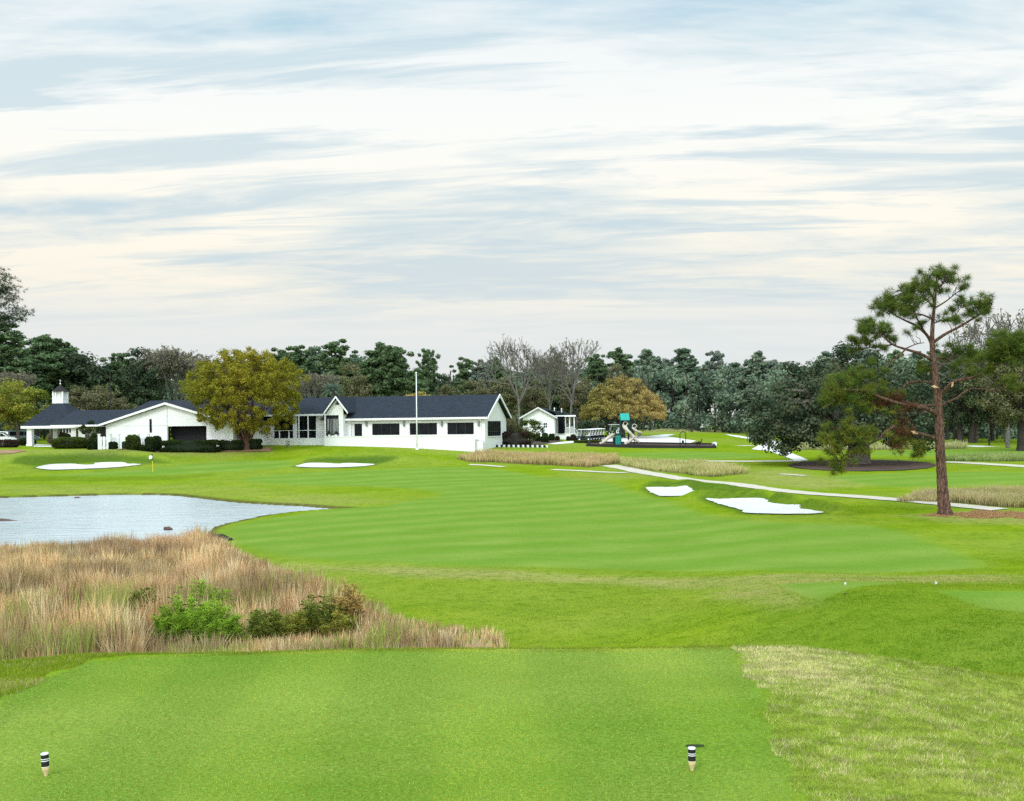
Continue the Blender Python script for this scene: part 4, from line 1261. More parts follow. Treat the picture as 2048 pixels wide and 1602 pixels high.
# orange shrubby top above the main roof
def roofside():
    C = []; Rr = []
    for i in range(60):
        a = rng.uniform(-1, 1); C.append((a * 3.6, rng.uniform(-1.5, 1.5), 5.2 + 2.1 * math.sqrt(1 - a * a) * rng.uniform(.2, 1))); Rr.append(rng.uniform(.5, .9))
    lv, lf, lc = leaf_cloud(C, Rr, 70, .24, .7, .5)
    lc[:, 0] = np.clip(lc[:, 0] + .15, 0, 1)
    br = [(wob((0, 0, 1.5), c, 5, .1), .1 * (1 - np.linspace(0, .7, 5))) for c in C[::6]]
    return (*tubes([(np.array([[0, 0, -.2], [0, 0, 1.5], [.2, 0, 4.5]]), [.25, .2, .14])], 7), MAT['bark_gray'], lv, lf, lc, L_ORANGE, tubes(br, 4))
t_ = custom_tree('orange_tree', 'orange topped small tree peeking above the main roof by the flagpole', 'tree', 838, 786, 176.0, roofside())

# palm
def palm():
    D = 172.0
    top = at(665, 782, D); X = top[0]; z0 = float(H(X, D)); h = top[2] - z0
    r = thing('palm_tree', (X, D, z0), 'gray green feather palm rising behind the small patio gable', 'palm tree')
    tv, tf = tubes([(np.array([[0, 0, -.2], [.05, 0, h * .4], [0, 0, h]]), [.35, .28, .25])], 9)
    np_mesh('trunk', tv, [tf], MAT['bark_gray'], r, smooth=True)
    V = []; Fq = []; n = 0; Cc = []
    for i in range(44):
        az = i * 2.399; el = 1.35 - 1.5 * (i / 44)
        L = 2.1 * rng.uniform(.85, 1.1)
        pts = []
        for s in np.linspace(0, 1, 9):
            e = el - 1.25 * s ** 1.6
            pts.append((s, e))
        p = np.array([0, 0, h]); d0 = np.array([math.cos(az), math.sin(az), 0]); side = np.array([-d0[1], d0[0], 0])
        prev = p
        for s, e in pts[1:]:
            p = prev + (d0 * math.cos(e) + np.array([0, 0, math.sin(e)])) * L / 8
            dv = (p - prev); dv = dv / np.linalg.norm(dv); up = np.cross(side, dv)
            for sg in (-1, 1):
                for q in np.linspace(0, 1, 3, endpoint=False):
                    b = prev + (p - prev) * q
                    l = .55 * math.sin(math.pi * min(.97, s * .85 + .12))
                    tip = b + side * sg * l * .8 + dv * l * .55 - np.array([0, 0, .25 * l])
                    V += [b - dv * .02, b + dv * .045, tip]; Fq.append((n, n + 1, n + 2)); n += 3; Cc.append(np.clip(.6 + rng.normal(0, .2), 0, 1))
            prev = p
    col = np.repeat(np.array(Cc), 3)
    np_mesh('fronds', V, [np.array(Fq)], leafmat('palm_fronds', (.05,.08,.05), (.20,.27,.21), .3), r, col=np.stack([col, col * 0, col * 0], 1))
palm()

# ------------------------------------------------------------------ the lone pine, traced limb by limb
L_TUFT = leafmat('pine_needles', (.014,.034,.009), (.115,.18,.034), .25, (.23,.21,.035), k=1.15)
L_DEAD = leafmat('dead_pine_needles', (.06,.026,.014), (.21,.10,.055), .25)
def zp(x, y):     # the traced points were read off an enlargement of the photograph
    return 1460 + x * .3496, 500 + y * .3496
def needle_tufts(P, per, L, w, spread=1.0, up=.35):
    """star-like tufts of long needles"""
    P = np.asarray(P, float); n = len(P)
    r = np.repeat(np.arange(n), per); m = len(r)
    ax = rng.normal(0, 1, (n, 3)); ax[:, 2] = np.abs(ax[:, 2]) * .6 + up; ax /= np.linalg.norm(ax, axis=1)[:, None]
    d = ax[r] * .55 + rng.normal(0, .62, (m, 3)) * spread; d /= np.linalg.norm(d, axis=1)[:, None]
    l = L * rng.uniform(.6, 1.15, m)[:, None]
    s = np.cross(d, rng.normal(0, 1, (m, 3))); s /= np.linalg.norm(s, axis=1)[:, None]
    b = P[r] + d * .03
    V = np.stack([b - s * w * .5, b + s * w * .5, b + d * l + s * w * .15, b + d * l - s * w * .15], 1)
    V[:, 2:, 2] -= (l * .08)
    sh = np.clip(.32 + .30 * d[:, 2] + .25 * (rng.uniform(0, 1, n)[r] - .3) + rng.normal(0, .12, m), 0, 1)
    hu = np.clip(rng.uniform(-.3, 1, n)[r] * np.interp(P[r][:, 2], [5, 8.5], [1.0, .35]), 0, 1)
    col = np.stack([np.repeat(sh, 4), np.repeat(hu, 4), np.zeros(4 * m)], 1)
    return V.reshape(-1, 3), np.arange(4 * m).reshape(-1, 4), col

def lone_pine():
    base = gp(1889, 1029); D0 = base[1]
    root = thing('lone_pine', base, 'tall lone pine with reddish trunk and snapped lower limbs beside the cart path', 'pine tree')
    def L3(pts, d=None):
        """traced points -> local coordinates; d: depth offset at every point (metres towards the viewer is negative)"""
        d = d or [0] * len(pts)
        out = []
        for (x, y), q in zip(pts, d):
            out.append(at(*zp(x, y), D0 + q) - base)
        return np.array(out)
    k = D0 / F * .3496
    trunk = smooth_line(L3([(1232,1530),(1228,1490),(1218,1400),(1212,1300),(1206,1200),(1200,1080),(1196,950),(1190,850),(1178,760),(1166,640),(1156,530),(1161,400),(1174,280),(1181,180),(1187,115)]), 5)
    h = trunk[:, 2]
    wpx = np.interp(h / h.max(), [0, .02, .06, .2, .45, .6, .75, .9, 1], [46, 38, 32, 27, 23, 18, 12, 6, 2.5]) * k
    # slight swelling and irregular bark outline
    tv, tf = tubes([(trunk, wpx * (1 + .04 * np.sin(np.arange(len(trunk)) * 1.9)))], 16)
    np_mesh('trunk', tv, [tf], MAT['bark_pine'], root, smooth=True)
    limbs = {
     'A': ([(1200,850),(1235,795),(1290,752),(1400,725),(1480,680),(1560,630),(1650,560),(1720,520)], [0,-.4,-.9,-1.6,-2.2,-2.6,-3.0,-3.2], 13, 4),
     'B': ([(1215,890),(1240,870),(1290,850),(1370,796),(1450,797),(1530,802),(1600,750)], [0,.3,.8,1.4,2,2.4,2.8], 8, 2.5),
     'C': ([(1168,650),(1190,620),(1230,616),(1275,655),(1265,700),(1245,730)], [0,.3,.8,1.1,1.2,1.2], 6, 2.5),
     'C2': ([(1180,700),(1230,640),(1300,600),(1360,590),(1420,560)], [0,.8,1.8,2.6,3.2], 6, 2),
     'D': ([(1160,530),(1230,482),(1310,440),(1400,386),(1470,340),(1500,310)], [0,-.5,-1.0,-1.4,-1.7,-1.9], 10, 2),
     'E': ([(1156,545),(1125,485),(1062,432),(1000,402),(930,365),(860,320)], [0,.6,1.2,1.7,2.1,2.4], 10, 2),
     'E2': ([(1125,485),(1090,430),(1040,330),(1000,260),(960,200)], [.6,.4,-.2,-.6,-.9], 7, 2),
     'F': ([(1160,632),(1085,592),(1000,566),(930,540),(850,480),(760,470)], [0,-.6,-1.2,-1.7,-2.2,-2.6], 10, 2),
     'F2': ([(1005,568),(960,610),(900,652),(830,690),(760,700)], [-1.2,-1.4,-1.7,-2.0,-2.3], 5, 2),
     'F3': ([(930,540),(860,555),(780,560),(710,580)], [-1.7,-1.5,-1.3,-1.2], 5, 1.5),
     'F4': ([(1000,566),(1060,540),(1110,530)], [-1.2,-.9,-.5], 4, 2),
     'G': ([(1190,945),(1125,908),(1050,895),(980,882),(860,842),(760,805),(650,800),(560,790)], [0,-.7,-1.2,-1.7,-2.4,-2.9,-3.4,-3.8], 14, 3),
     'G2': ([(1190,886),(1085,890),(1000,868),(940,855),(860,830),(800,770),(720,735)], [0,-.3,-.7,-1.0,-1.4,-1.7,-2.0], 8, 2.5),
     'G3': ([(1178,760),(1100,752),(1020,760),(985,800),(965,850),(950,900),(948,950),(960,1005)], [0,.6,1.1,1.2,1.1,.8,.4,0], 7, 3),
     'G4': ([(760,805),(700,830),(640,860),(570,870)], [-2.9,-2.7,-2.6,-2.5], 5, 1.5),
     'H': ([(1195,1088),(1150,1070),(1100,1054),(1055,1045)], [0,-.4,-.9,-1.3], 12, 10),
     'I': ([(940,1005),(890,1040),(850,1080),(780,1118),(700,1150),(640,1190),(600,1260)], [-1.5,-1.7,-1.9,-2.1,-2.3,-2.5,-2.6], 9, 2),
     'I2': ([(780,1118),(720,1080),(650,1040),(580,1010)], [-2.1,-2.5,-2.9,-3.2], 5, 2),
     'J': ([(950,900),(1000,960),(1040,1000),(1075,1060),(1085,1120),(1080,1170)], [.8,.5,.2,0,-.1,-.1], 4, 2),
     'T1': ([(1168,330),(1120,285),(1070,275),(1040,300)], [0,-.5,-1,-1.3], 4, 1.5),
     'T2': ([(1176,330),(1240,290),(1300,242),(1350,215)], [0,.5,1.1,1.5], 5, 1.5),
     'T3': ([(1172,290),(1130,210),(1110,150)], [0,.4,.7], 4, 1.5),
     'T4': ([(1178,230),(1230,180),(1270,130)], [0,-.5,-.9], 4, 1.5),
     'T5': ([(1165,400),(1100,370),(1040,360),(980,330)], [0,-1,-1.9,-2.5], 6, 2),
     'T6': ([(1162,420),(1220,400),(1280,380),(1320,330)], [0,1,1.8,2.2], 5, 1.5),
     'T7': ([(1165,360),(1165,250),(1200,150),(1230,110)], [0,1.2,1.8,2.0], 4, 1.5),
    }
    P3 = {}
    for nme, (pts, d, a, b) in limbs.items():
        q = smooth_line(L3(pts, d), 4)
        P3[nme] = q
        r = np.linspace(a, b, len(q)) * k
        mt = MAT['bark_pine']
        tv, tf = tubes([(q, r)], 8)
        o = np_mesh('branch', tv, [tf], mt, root, smooth=True)
        if nme == 'H':
            o['label'] = 'snapped stub with pale split end'
            e = q[-1]; dv = q[-1] - q[-3]; dv /= np.linalg.norm(dv)
            mb_ = MB()
            for s in range(9):
                off_ = rng.normal(0, 4.5 * k, 3); ln = rng.uniform(10, 48) * k
                mb_.tube([e - dv * 12 * k + off_, e + dv * ln * .5 + off_ * .7 + np.array([0, 0, ln * .12]), e + dv * ln + off_ * .3 + np.array([0, 0, ln * .22])], [3.6 * k, 2.6 * k, .5 * k], 5)
            mb_.build('split_end', MAT['split_wood'], o)
        if nme in ('A',):
            mb_ = MB()
            c = L3([(1273,768)], [-1.05])[0]
            for s in range(4):
                o_ = rng.normal(0, 2.5 * k, 3)
                mb_.tube([c + np.array([0, 0, -14 * k]) + o_, c + np.array([.02, -.03, 12 * k]) + o_], [3 * k, 1.2 * k], 5)
            mb_.build('bark_wound', MAT['split_wood'], o)
    # torn wood on the trunk where a limb came off
    mb_ = MB(); c = L3([(1176,785)], [-.30])[0]
    for s in range(9):
        o_ = np.array([rng.normal(0, 7 * k), 0, rng.normal(0, 5 * k)])
        mb_.tube([c + o_ + np.array([-9 * k, 0, 6 * k]), c + o_ + np.array([9 * k, -.05, -3 * k])], [3.2 * k, 1.0 * k], 5)
    mb_.build('torn_wood', MAT['split_wood'], root)
    # twigs and tufts: regions of foliage (traced centre, radii, number) hung on the nearest limb
    regions = [  # cx, cy, rx, ry, tufts, depth centre, depth spread
     (1190,140,70,50,105,0,1.0),(1110,180,70,55,120,0,1.2),(1270,170,75,50,100,0,1.1),(1050,230,80,55,150,-.2,1.2),(1320,225,45,35,40,.8,.6),(985,280,100,60,230,-.3,1.4),(900,320,80,45,150,1.2,1.0),(1000,350,90,45,150,-.6,1.4),
     (1150,260,60,45,60,0,1),(850,325,40,30,45,2,.6),(1230,230,50,40,35,.4,.9),(1050,340,60,40,70,-.5,1),(1330,300,40,35,40,1.8,.6),(1290,330,45,30,32,1.8,.6),(1200,390,40,35,24,.6,.8),(1290,400,55,30,45,.2,.8),
     (1420,330,60,55,120,-1.6,.8),(1470,320,40,45,70,-1.8,.6),(1370,345,45,35,50,-1.2,.7),(1250,420,40,25,22,-.4,.6),
     (820,430,75,40,120,-2.2,.8),(760,470,55,35,80,-2.5,.7),(720,520,50,32,75,-1.5,.7),(790,510,60,35,70,-1.8,.7),(900,450,60,35,60,-1.5,.8),(860,550,60,22,40,-1.6,.6),(1040,470,45,28,22,-.5,.7),(950,500,60,30,30,-1.3,.6),(720,575,35,18,25,-1.2,.5),(1080,420,40,30,25,.6,.6),
     (790,690,95,42,190,-2.1,.9),(700,740,110,50,260,-2.4,1.0),(600,780,90,60,260,-3.2,1.0),(560,850,60,60,150,-3.2,.9),(650,850,100,50,200,-2.7,1.0),(760,820,100,50,170,-2.4,.9),(860,790,80,40,90,-1.7,.8),(820,900,110,50,120,-1.6,1.0),(960,830,60,35,45,-.9,.7),(740,880,80,40,110,-2.2,.9),
     (1080,690,50,35,50,.3,.8),(1130,680,40,30,35,.2,.6),
     (1300,570,90,50,120,2.2,1.0),(1380,590,90,55,150,2.6,1.0),(1300,660,80,50,70,1.4,.9),(1440,640,80,50,110,-1.0,1.6),(1540,560,80,60,200,-2.5,1.0),(1620,530,80,55,240,-2.9,1.0),(1680,520,60,60,160,-3.1,.9),(1560,620,90,45,150,-2.4,.9),(1640,600,70,40,110,-2.9,.8),(1480,700,60,35,50,-2.0,.7),(1590,760,60,40,100,2.6,.8),(1650,750,50,40,60,2.8,.7),(1360,680,60,40,50,-1.2,.8),(1700,640,60,60,110,-3.2,.8),
     (620,1040,70,45,140,-3.0,.8),(700,1080,90,40,170,-2.5,.9),(560,1080,55,45,110,-3.0,.7),(780,1060,70,40,100,-2.2,.8),(600,1140,80,40,130,-2.6,.8),(560,1180,50,35,60,-2.6,.6),(640,1210,70,40,110,-2.5,.7),(600,1270,45,28,50,-2.6,.5),(720,1160,70,35,80,-2.3,.7),(850,1050,60,30,45,-1.9,.6),(680,1010,60,35,80,-2.7,.7),(940,1080,45,70,60,-1.3,.6),(980,1130,45,50,45,-.9,.6),
     (1080,1120,28,50,75,-.1,.4),(1080,1170,22,25,30,-.1,.3),(1000,1060,45,40,40,-.8,.6),
    ]
    skel = np.concatenate(list(P3.values()))
    tuft = []; tw = []
    for cx, cy, rx, ry, n_, dc, ds in regions:
        n_ = int(n_ * 1.0)
        # sub-clumps so that the outline is lumpy with gaps
        n_ = int(n_ * (.82 if cy < 640 else .52 if cx < 1000 else .62)); ns = max(3, n_ // 7)
        sc_ = rng.normal(0, .56, (ns, 2))
        for i in range(n_):
            s = sc_[rng.integers(ns)] + rng.normal(0, .11, 2)
            s = s / max(1, np.linalg.norm(s) * .72)
            p = at(*zp(cx + s[0] * rx, cy + s[1] * ry), D0 + dc + rng.normal(0, ds * .5)) - base
            tuft.append(p)
        for s in sc_:
            c = at(*zp(cx + s[0] * rx, cy + s[1] * ry), D0 + dc) - base
            j = np.argmin(np.linalg.norm(skel - c, axis=1))
            if np.linalg.norm(skel[j] - c) < 3.2:
                tw.append((wob(skel[j], c, 5, .18), np.linspace(2.2, .8, 5) * k))
    tv, tf = tubes(tw, 4)
    o = np_mesh('twigs', tv, [tf], MAT['bark_dark'], root, smooth=True); o['kind'] = 'stuff'
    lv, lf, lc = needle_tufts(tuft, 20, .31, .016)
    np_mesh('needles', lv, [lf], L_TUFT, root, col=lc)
    dead = []
    for cx, cy, rx, ry, n_, dc in [(900,860,70,35,85,-1.3),(1000,895,60,25,55,-1.4),(850,880,50,30,45,-1.6),(990,1040,50,35,60,-1.2),(960,1120,40,60,50,-1.2),(980,980,40,40,26,-.6),(940,830,50,25,30,-1.0)]:
        for i in range(n_):
            s = rng.normal(0, .5, 2)
            dead.append(at(*zp(cx + s[0] * rx, cy + s[1] * ry), D0 + dc + rng.normal(0, .4)) - base)
    lv, lf, lc = needle_tufts(dead, 16, .26, .016, 1, -.4)
    o = np_mesh('dead_needles', lv, [lf], L_DEAD, root, col=lc); o['label'] = 'reddish dead needles on the broken limbs'
lone_pine()

# ------------------------------------------------------------------ big pine at the left edge
def edge_pine():
    D = 128.0; px = -58
    X = ray(px, 850)[0] * D; z0 = float(H(X, D)); base = np.array([X, D, z0])
    r = thing('edge_pine', base, 'tall dark pine reaching in from the left edge of the photo', 'pine tree')
    top = at(px, 515, D) - base
    ts = np.linspace(0, 1, 8)
    P = np.stack([ts * 0 + .3 * np.sin(ts * 4), ts * 0, ts * top[2]], 1)
    tv, tf = tubes([(P, .42 * (1 - .8 * ts))], 10)
    np_mesh('trunk', tv, [tf], MAT['bark_pine'], r, smooth=True)
    br = []; tuft = []
    def limb(px1, py1, d, n_, r_, pz=None):
        e = at(px1, py1, D + d) - base
        b = np.array([0, 0, e[2] - abs(e[0]) * .28 if pz is None else pz])
        q = wob(b, e, 7, .12, -.04)
        br.append((q, .11 * (1 - np.linspace(0, .8, 7))))
        for c in (1.0, .85, .68, .5):
            m = b + (e - b) * c + rng.normal(0, .25, 3)
            for i in range(int(n_ * (.42 if c > .6 else .25))):
                tuft.append(m + rng.normal(0, r_, 3) * np.array([1, 1, .6]))
    for a in [(-5,545,0,70,.75),(14,568,1,60,.6),(24,598,-1,60,.7),(2,590,1.5,60,.8),(46,622,0,60,.55),(30,640,1,45,.5),(8,632,-1,60,.7),(52,632,.5,35,.4),(-2,650,2,40,.7),(12,555,-2,40,.6),(22,575,2,40,.6)]:
        limb(*a)
    for i in range(26):
        az = rng.uniform(1.6, 4.8); L = rng.uniform(1.5, 4.2); z = top[2] * rng.uniform(.58, 1.0)
        e = np.array([math.cos(az) * L, math.sin(az) * L, z]); b = np.array([0, 0, z - .8])
        br.append((wob(b, e, 5, .1), .1 * (1 - np.linspace(0, .8, 5))))
        for j in range(30): tuft.append(b + (e - b) * rng.uniform(.5, 1.05) + rng.normal(0, .6, 3) * np.array([1, 1, .6]))
    tv, tf = tubes(br, 5); np_mesh('branches', tv, [tf], MAT['bark_dark'], r, smooth=True)
    lv, lf, lc = needle_tufts(tuft, 13, .36, .04)
    np_mesh('needles', lv, [lf], leafmat('edge_pine_needles', (.008,.020,.010), (.06,.09,.035), .2, k=1.3), r, col=lc)
edge_pine()
# ------------------------------------------------------------------ clubhouse
TH = R(14)
ex = np.array([math.cos(TH), -math.sin(TH)]); ey = np.array([math.sin(TH), math.cos(TH)])
O2 = at(970, 850, 150.0)[:2]
def fp(px, py, t):
    """photo pixel on the plane parallel to the long facade, t metres behind it -> (s, z) of the clubhouse frame"""
    rx, rz = ray(px, py)
    D = (t + O2 @ ey) / (rx * ey[0] + ey[1])
    P = np.array([rx * D, D])
    return float((P - O2) @ ex), EYE + rz * D
def fw(s, t): return O2 + ex * s + ey * t
WW, WT, SH_, GL, FR, VO = MAT['white_wall'], MAT['white_trim'], MAT['shingle'], MAT['glass'], MAT['frame_dark'], MAT['void']
club = thing('clubhouse', (O2[0], O2[1], 0), 'long white clubhouse with charcoal shingle roofs and dark picture windows', 'clubhouse', None, -TH)
def window(parent, s0, s1, t, z0, z1, mull=1, transom=None, mat=None, frame=None, fw_=.07, deep=.06, curtain=False, name='window'):
    """frame ring + pane + mullions; the wall face is at t, the window sits slightly proud of its reveal"""
    f = MB(); y0, y1 = t - .05, t + .02
    f.box(s0, s1, y0, y1, z0, z0 + fw_).box(s0, s1, y0, y1, z1 - fw_, z1)
    f.box(s0, s0 + fw_, y0, y1, z0 + fw_, z1 - fw_).box(s1 - fw_, s1, y0, y1, z0 + fw_, z1 - fw_)
    for i in range(mull):
        c = s0 + (s1 - s0) * (i + 1) / (mull + 1)
        f.box(c - .03, c + .03, y0 + .01, y1, z0 + fw_, z1 - fw_)
    if transom:
        zt = z0 + (z1 - z0) * transom
        f.box(s0 + fw_, s1 - fw_, y0 + .004, y1, zt - .03, zt + .03)
    o = f.build(name, frame or FR, parent)
    g = MB(); g.box(s0 + .02, s1 - .02, t - .012, t + .012, z0 + .02, z1 - .02)
    g.build('pane', mat or GL, o)
    if curtain:
        c = MB(); n = int((s1 - s0) / .13)
        for i in range(n):
            if rng.uniform() < .25: continue
            a = s0 + .1 + (s1 - s0 - .2) * i / n
            c.box(a, a + .07, t - .03, t - .016, z0 + .12, z1 - (z1 - z0) * .18)
        c.build('curtain', MAT['curtain'], o)
    return o

def recess_wall(mb, s0, s1, t0, t1, z0, z1, holes, topf=None):
    """wall of thickness t0..t1 with rectangular holes [(s0,s1,z0,z1)] that share no columns"""
    hs = sorted(holes); cur = s0
    for a, b, c, d in hs:
        mb.box(cur, a, t0, t1, z0, z1); mb.box(a, b, t0, t1, z0, c); mb.box(a, b, t0, t1, d, z1); cur = b
    mb.box(cur, s1, t0, t1, z0, z1)

def gable_roof_s(name, parent, s0, s1, t0, tr, t1, ze, zr, th=.22, ze1=None, mat=None):
    """ridge along s"""
    ze1 = ze if ze1 is None else ze1
    m = MB(); m.prism([(t0, ze), (tr, zr), (t1, ze1), (t1, ze1 - th), (tr, zr - th), (t0, ze - th)], 'x', s0, s1)
    return m.build(name, mat or SH_, parent)
def gable_roof_t(name, parent, t0, t1, s0, sr, s1, ze, zr, th=.22, ze1=None, mat=None):
    ze1 = ze if ze1 is None else ze1
    m = MB(); m.prism([(s0, ze), (sr, zr), (s1, ze1), (s1, ze1 - th), (sr, zr - th), (s0, ze - th)], 'y', t0, t1)
    return m.build(name, mat or SH_, parent)

# --- main wing: facade plane t = 0, ridge at t = 6
W2 = 5.6
sL, _ = fp(690, 850, 0); sR = 0.0
zE = fp(830, 836, -.5)[1] + .06
zR = fp(830, 791.5, W2)[1]
wh = [fp(743, 846, 0), fp(745.5, 870, 0)]
zt0, zt1 = fp(800, 846.5, 0)[1], fp(800, 870, 0)[1]
wins = []
for a, b in ((744, 799), (819, 874), (894.5, 947.5)):
    wins.append((fp(a, 850, 0)[0], fp(b, 850, 0)[0], zt1, zt0))
door = (fp(702, 850, 0)[0], fp(724, 850, 0)[0], zt1 - .10, zt0)
mb = MB(); recess_wall(mb, sL, 0, 0, .28, -.9, zE - .22, [door] + wins)
mb.build('wall', WW, club)
for w_ in wins:
    window(club, w_[0], w_[1], .20, w_[2], w_[3], 2)
d_ = MB(); d_.box(door[0], door[1], .18, .22, door[2], door[3]); d_.build('door', MAT['glass'], club)
d2 = MB(); d2.box(door[0], door[0] + .45, .08, .17, door[2] + .02, door[3] - .02); d2.build('door_leaf', MAT['pale_wall'], club)
# pilasters between the windows
for px in (733, 740.5, 802.5, 815.5, 877.5, 891, 951.5, 966):
    m = MB(); s = fp(px, 850, 0)[0]; m.box(s - .05, s + .05, -.04, 0, .6, zE - .24); m.build('batten', WT, club)
gs0 = .55
gable_roof_s('roof', club, fp(676, 806, W2)[0], gs0, -.55, W2, 2 * W2 + .55, zE, zR)
m = MB(); m.box(sL - .1, gs0 - .05, -.66, -.553, zE - .30, zE - .03); m.build('gutter', WT, club)
# gable end
m = MB(); m.prism([(0.29, -.9), (2 * W2, -.9), (2 * W2, zE - .25), (W2, zR - .28), (.29, zE - .25 - .0)], 'x', -.25, 0); m.build('gable_wall', WW, club)
m = MB()
th = .30
m.prism([(-.62, zE + .03), (W2, zR + .04), (2 * W2 + .62, zE + .03), (2 * W2 + .62, zE - th), (W2, zR - th - .02), (-.62, zE - th)], 'x', gs0 + .003, gs0 + .10); m.build('barge_board', WT, club)
# gable-end window (faces right): built in the frame of the end wall
m = MB(); tw0, tw1 = 3.6, 9.2
def end_t(px): 
    """depth t along the end wall for a photo column"""
    rx, _ = ray(px, 850)
    # P = O + ey*t ; P.x = rx*P.y
    return (rx * O2[1] - O2[0]) / (ey[0] - rx * ey[1])
tw0, tw1 = end_t(975.5), end_t(1000.5)
m = MB(); zb, zt_ = fp(985, 872, 4)[1], fp(985, 842, 4)[1]
f = MB()
f.box(.003, .06, tw0, tw1, zb, zb + .09).box(.003, .06, tw0, tw1, zt_ - .09, zt_)
for i in range(7):
    c = tw0 + (tw1 - tw0) * i / 6; f.box(.004, .058, c - .05, c + .05, zb + .09, zt_ - .09)
f.box(.005, .05, tw0, tw1, zb + (zt_ - zb) * .28, zb + (zt_ - zb) * .28 + .07)
o = f.build('window', FR, club); g = MB(); g.box(.006, .02, tw0 + .03, tw1 - .03, zb + .03, zt_ - .03); g.build('pane', GL, o)
m = MB(); m.box(.0, .14, tw0 - .1, tw1 + .1, zb - .12, zb - .01); m.build('sill', WT, club)
# wall sconces and downspouts
for px in (733, 808, 883.5, 957.5):
    s, z = fp(px, 847.5, -.1)
    m = MB(); m.box(s - .10, s + .10, -.14, -.045, z - .32, z + .26).lathe([(.10, -.30), (.13, -.05), (.12, .2), (.04, .34)], 8, (s, -.2, z)); m.build('wall_lamp', simple('lamp_gray', (.2,.2,.2), .4, .1) if 'lamp_gray' not in MAT else MAT['lamp_gray'], club)
for px in (701, 962):
    s, z = fp(px, 850, -.1)
    m = MB(); m.tube([(s, -.6, zE - .25), (s, -.5, zE - .45), (s, -.09, zE - .75), (s, -.09, .2)], .055, 6); m.build('downspout', WT, club)
# low white terrace wall in front
a = fp(650, 880, -1.6); b = fp(950.5, 880, -1.6)
zt2 = fp(850, 871.5, -1.6)[1]
m = MB(); m.box(a[0], b[0], -1.75, -1.50, -1.2, zt2 - .06); 
m.box(b[0], -.0, -1.2, -.29, -1.2, .55)
m.build('terrace_wall', MAT['white_block'], club)
m = MB(); m.box(a[0] - .02, b[0] + .06, -1.80, -1.45, zt2 - .058, zt2 + .03); m.build('coping', WT, club)
m = MB(); m.box(a[0], b[0], -1.49, -.004, -.9, zt2 - .55); m.build('terrace', MAT['concrete'], club)

# --- patio wing between the gables: facade at t = 1.6, its roof runs under the same ridge line
tP = 1.4
sA = fp(466, 850, tP)[0]; sB = fp(662, 850, tP)[0]
zEp = fp(600, 828.0, tP - .6)[1]
zRp = zR - .012
pw = []
for a_, b_, n_ in ((594, 632, 2), (548, 586, 2), (508, 541, 2), (476, 502, 2)):
    s0_, s1_ = fp(a_, 850, tP)[0], fp(b_, 850, tP)[0]
    pw.append((s0_, s1_, fp(612, 876, tP)[1], fp(612, 831.5, tP)[1]))
m = MB(); recess_wall(m, sA, sB, tP, tP + .25, -.8, zEp - .22, pw); m.build('wall', WW, club)
for w_ in pw: window(club, w_[0], w_[1], tP + .16, w_[2], w_[3], 2, .78)
sHL = fp(283, 806, W2)[0]
gable_roof_s('roof', club, fp(300, 806, W2)[0], fp(688, 806, W2)[0], tP - .75, W2, 2 * W2 + .5, zEp, zRp)
m = MB(); m.box(sA - 1, sB + .9, tP - .86, tP - .753, zEp - .27, zEp - .02); m.build('gutter', WT, club)
# hip at the left end of that roof
s_ = fp(300, 806, W2)[0]
m = MB(); m.add([(s_ - .003, tP - .75, zEp), (s_ - .003, 2 * W2 + .5, zEp), (s_ - .003, W2, zRp), (s_ - 3.2, W2 - 3, zEp), (s_ - 3.2, W2 + 3, zEp)], [(0, 2, 3), (3, 2, 4), (4, 2, 1), (0, 3, 4, 1), (0, 1, 2)]); m.build('roof_hip', SH_, club)
# low patio wall with posts and glass balustrade
tq = -.6
qa = fp(520, 880, tq)[0]; qb = fp(650, 880, tq)[0]; zq = fp(600, 876.3, tq)[1]
m = MB(); m.box(qa, qb - .01, tq, tq + .22, -1.0, zq); m.build('patio_wall', MAT['white_block'], club)
m = MB()
for px in (522, 540, 558, 577, 597, 615.5, 633):
    s = fp(px, 850, tq)[0]; m.box(s - .055, s + .055, tq + .06, tq + .17, zq, zEp - .3 if px in (597, 615.5) else zq + 1.0)
m.box(qa, qb, tq + .07, tq + .16, zq + 1.003, zq + 1.07)
m.build('railing', WT, club)
m = MB(); m.box(qa, qb, tq + .23, tP, -1, fp(612, 877, tP)[1]); m.build('patio_floor', MAT['concrete'], club)

# --- small front gable with the tall curtained window
tG = -1.2
g0, g1 = fp(649, 850, tG)[0], fp(686.5, 850, tG)[0]
gp0, gp1, gpk = fp(649.5, 823, tG - .5), fp(695, 825, tG - .5), fp(671.7, 792.5, tG - .5)
zw0, zw1 = fp(660, 871, tG)[1], fp(660, 830.5, tG)[1]
ww0, ww1 = fp(651.5, 850, tG)[0], fp(677.5, 850, tG)[0]
ze_ = (gp0[1] + gp1[1]) / 2
half = (gp1[0] - gp0[0]) / 2; sc = gpk[0]
sl = (gpk[1] - ze_) / half
m = MB(); recess_wall(m, g0, g1, tG, tG + .22, -1.0, ze_ - .3, [(ww0, ww1, zw0, zw1)])
m.build('wall', WW, club)
m = MB(); m.prism([(g0, ze_ - .298), (g1, ze_ - .298), (g1, ze_ + (half - (g1 - sc)) * sl - .28), (sc, gpk[1] - .28), (g0, ze_ + max(.0, (half - (sc - g0))) * sl - .26)], 'y', tG, tG + .22); m.build('gable_wall', WW, club)
m = MB(); m.box(g0, g0 + .2, tG + .223, tP + .2, -1, ze_ - .3); m.build('side_wall', WW, club); m = MB(); m.box(g1 - .2, g1, tG + .223, -.003, -1, ze_ - .3); m.build('side_wall', WW, club)
window(club, ww0, ww1, tG + .12, zw0, zw1, 3, .86, mat=MAT['glass'], curtain=True)
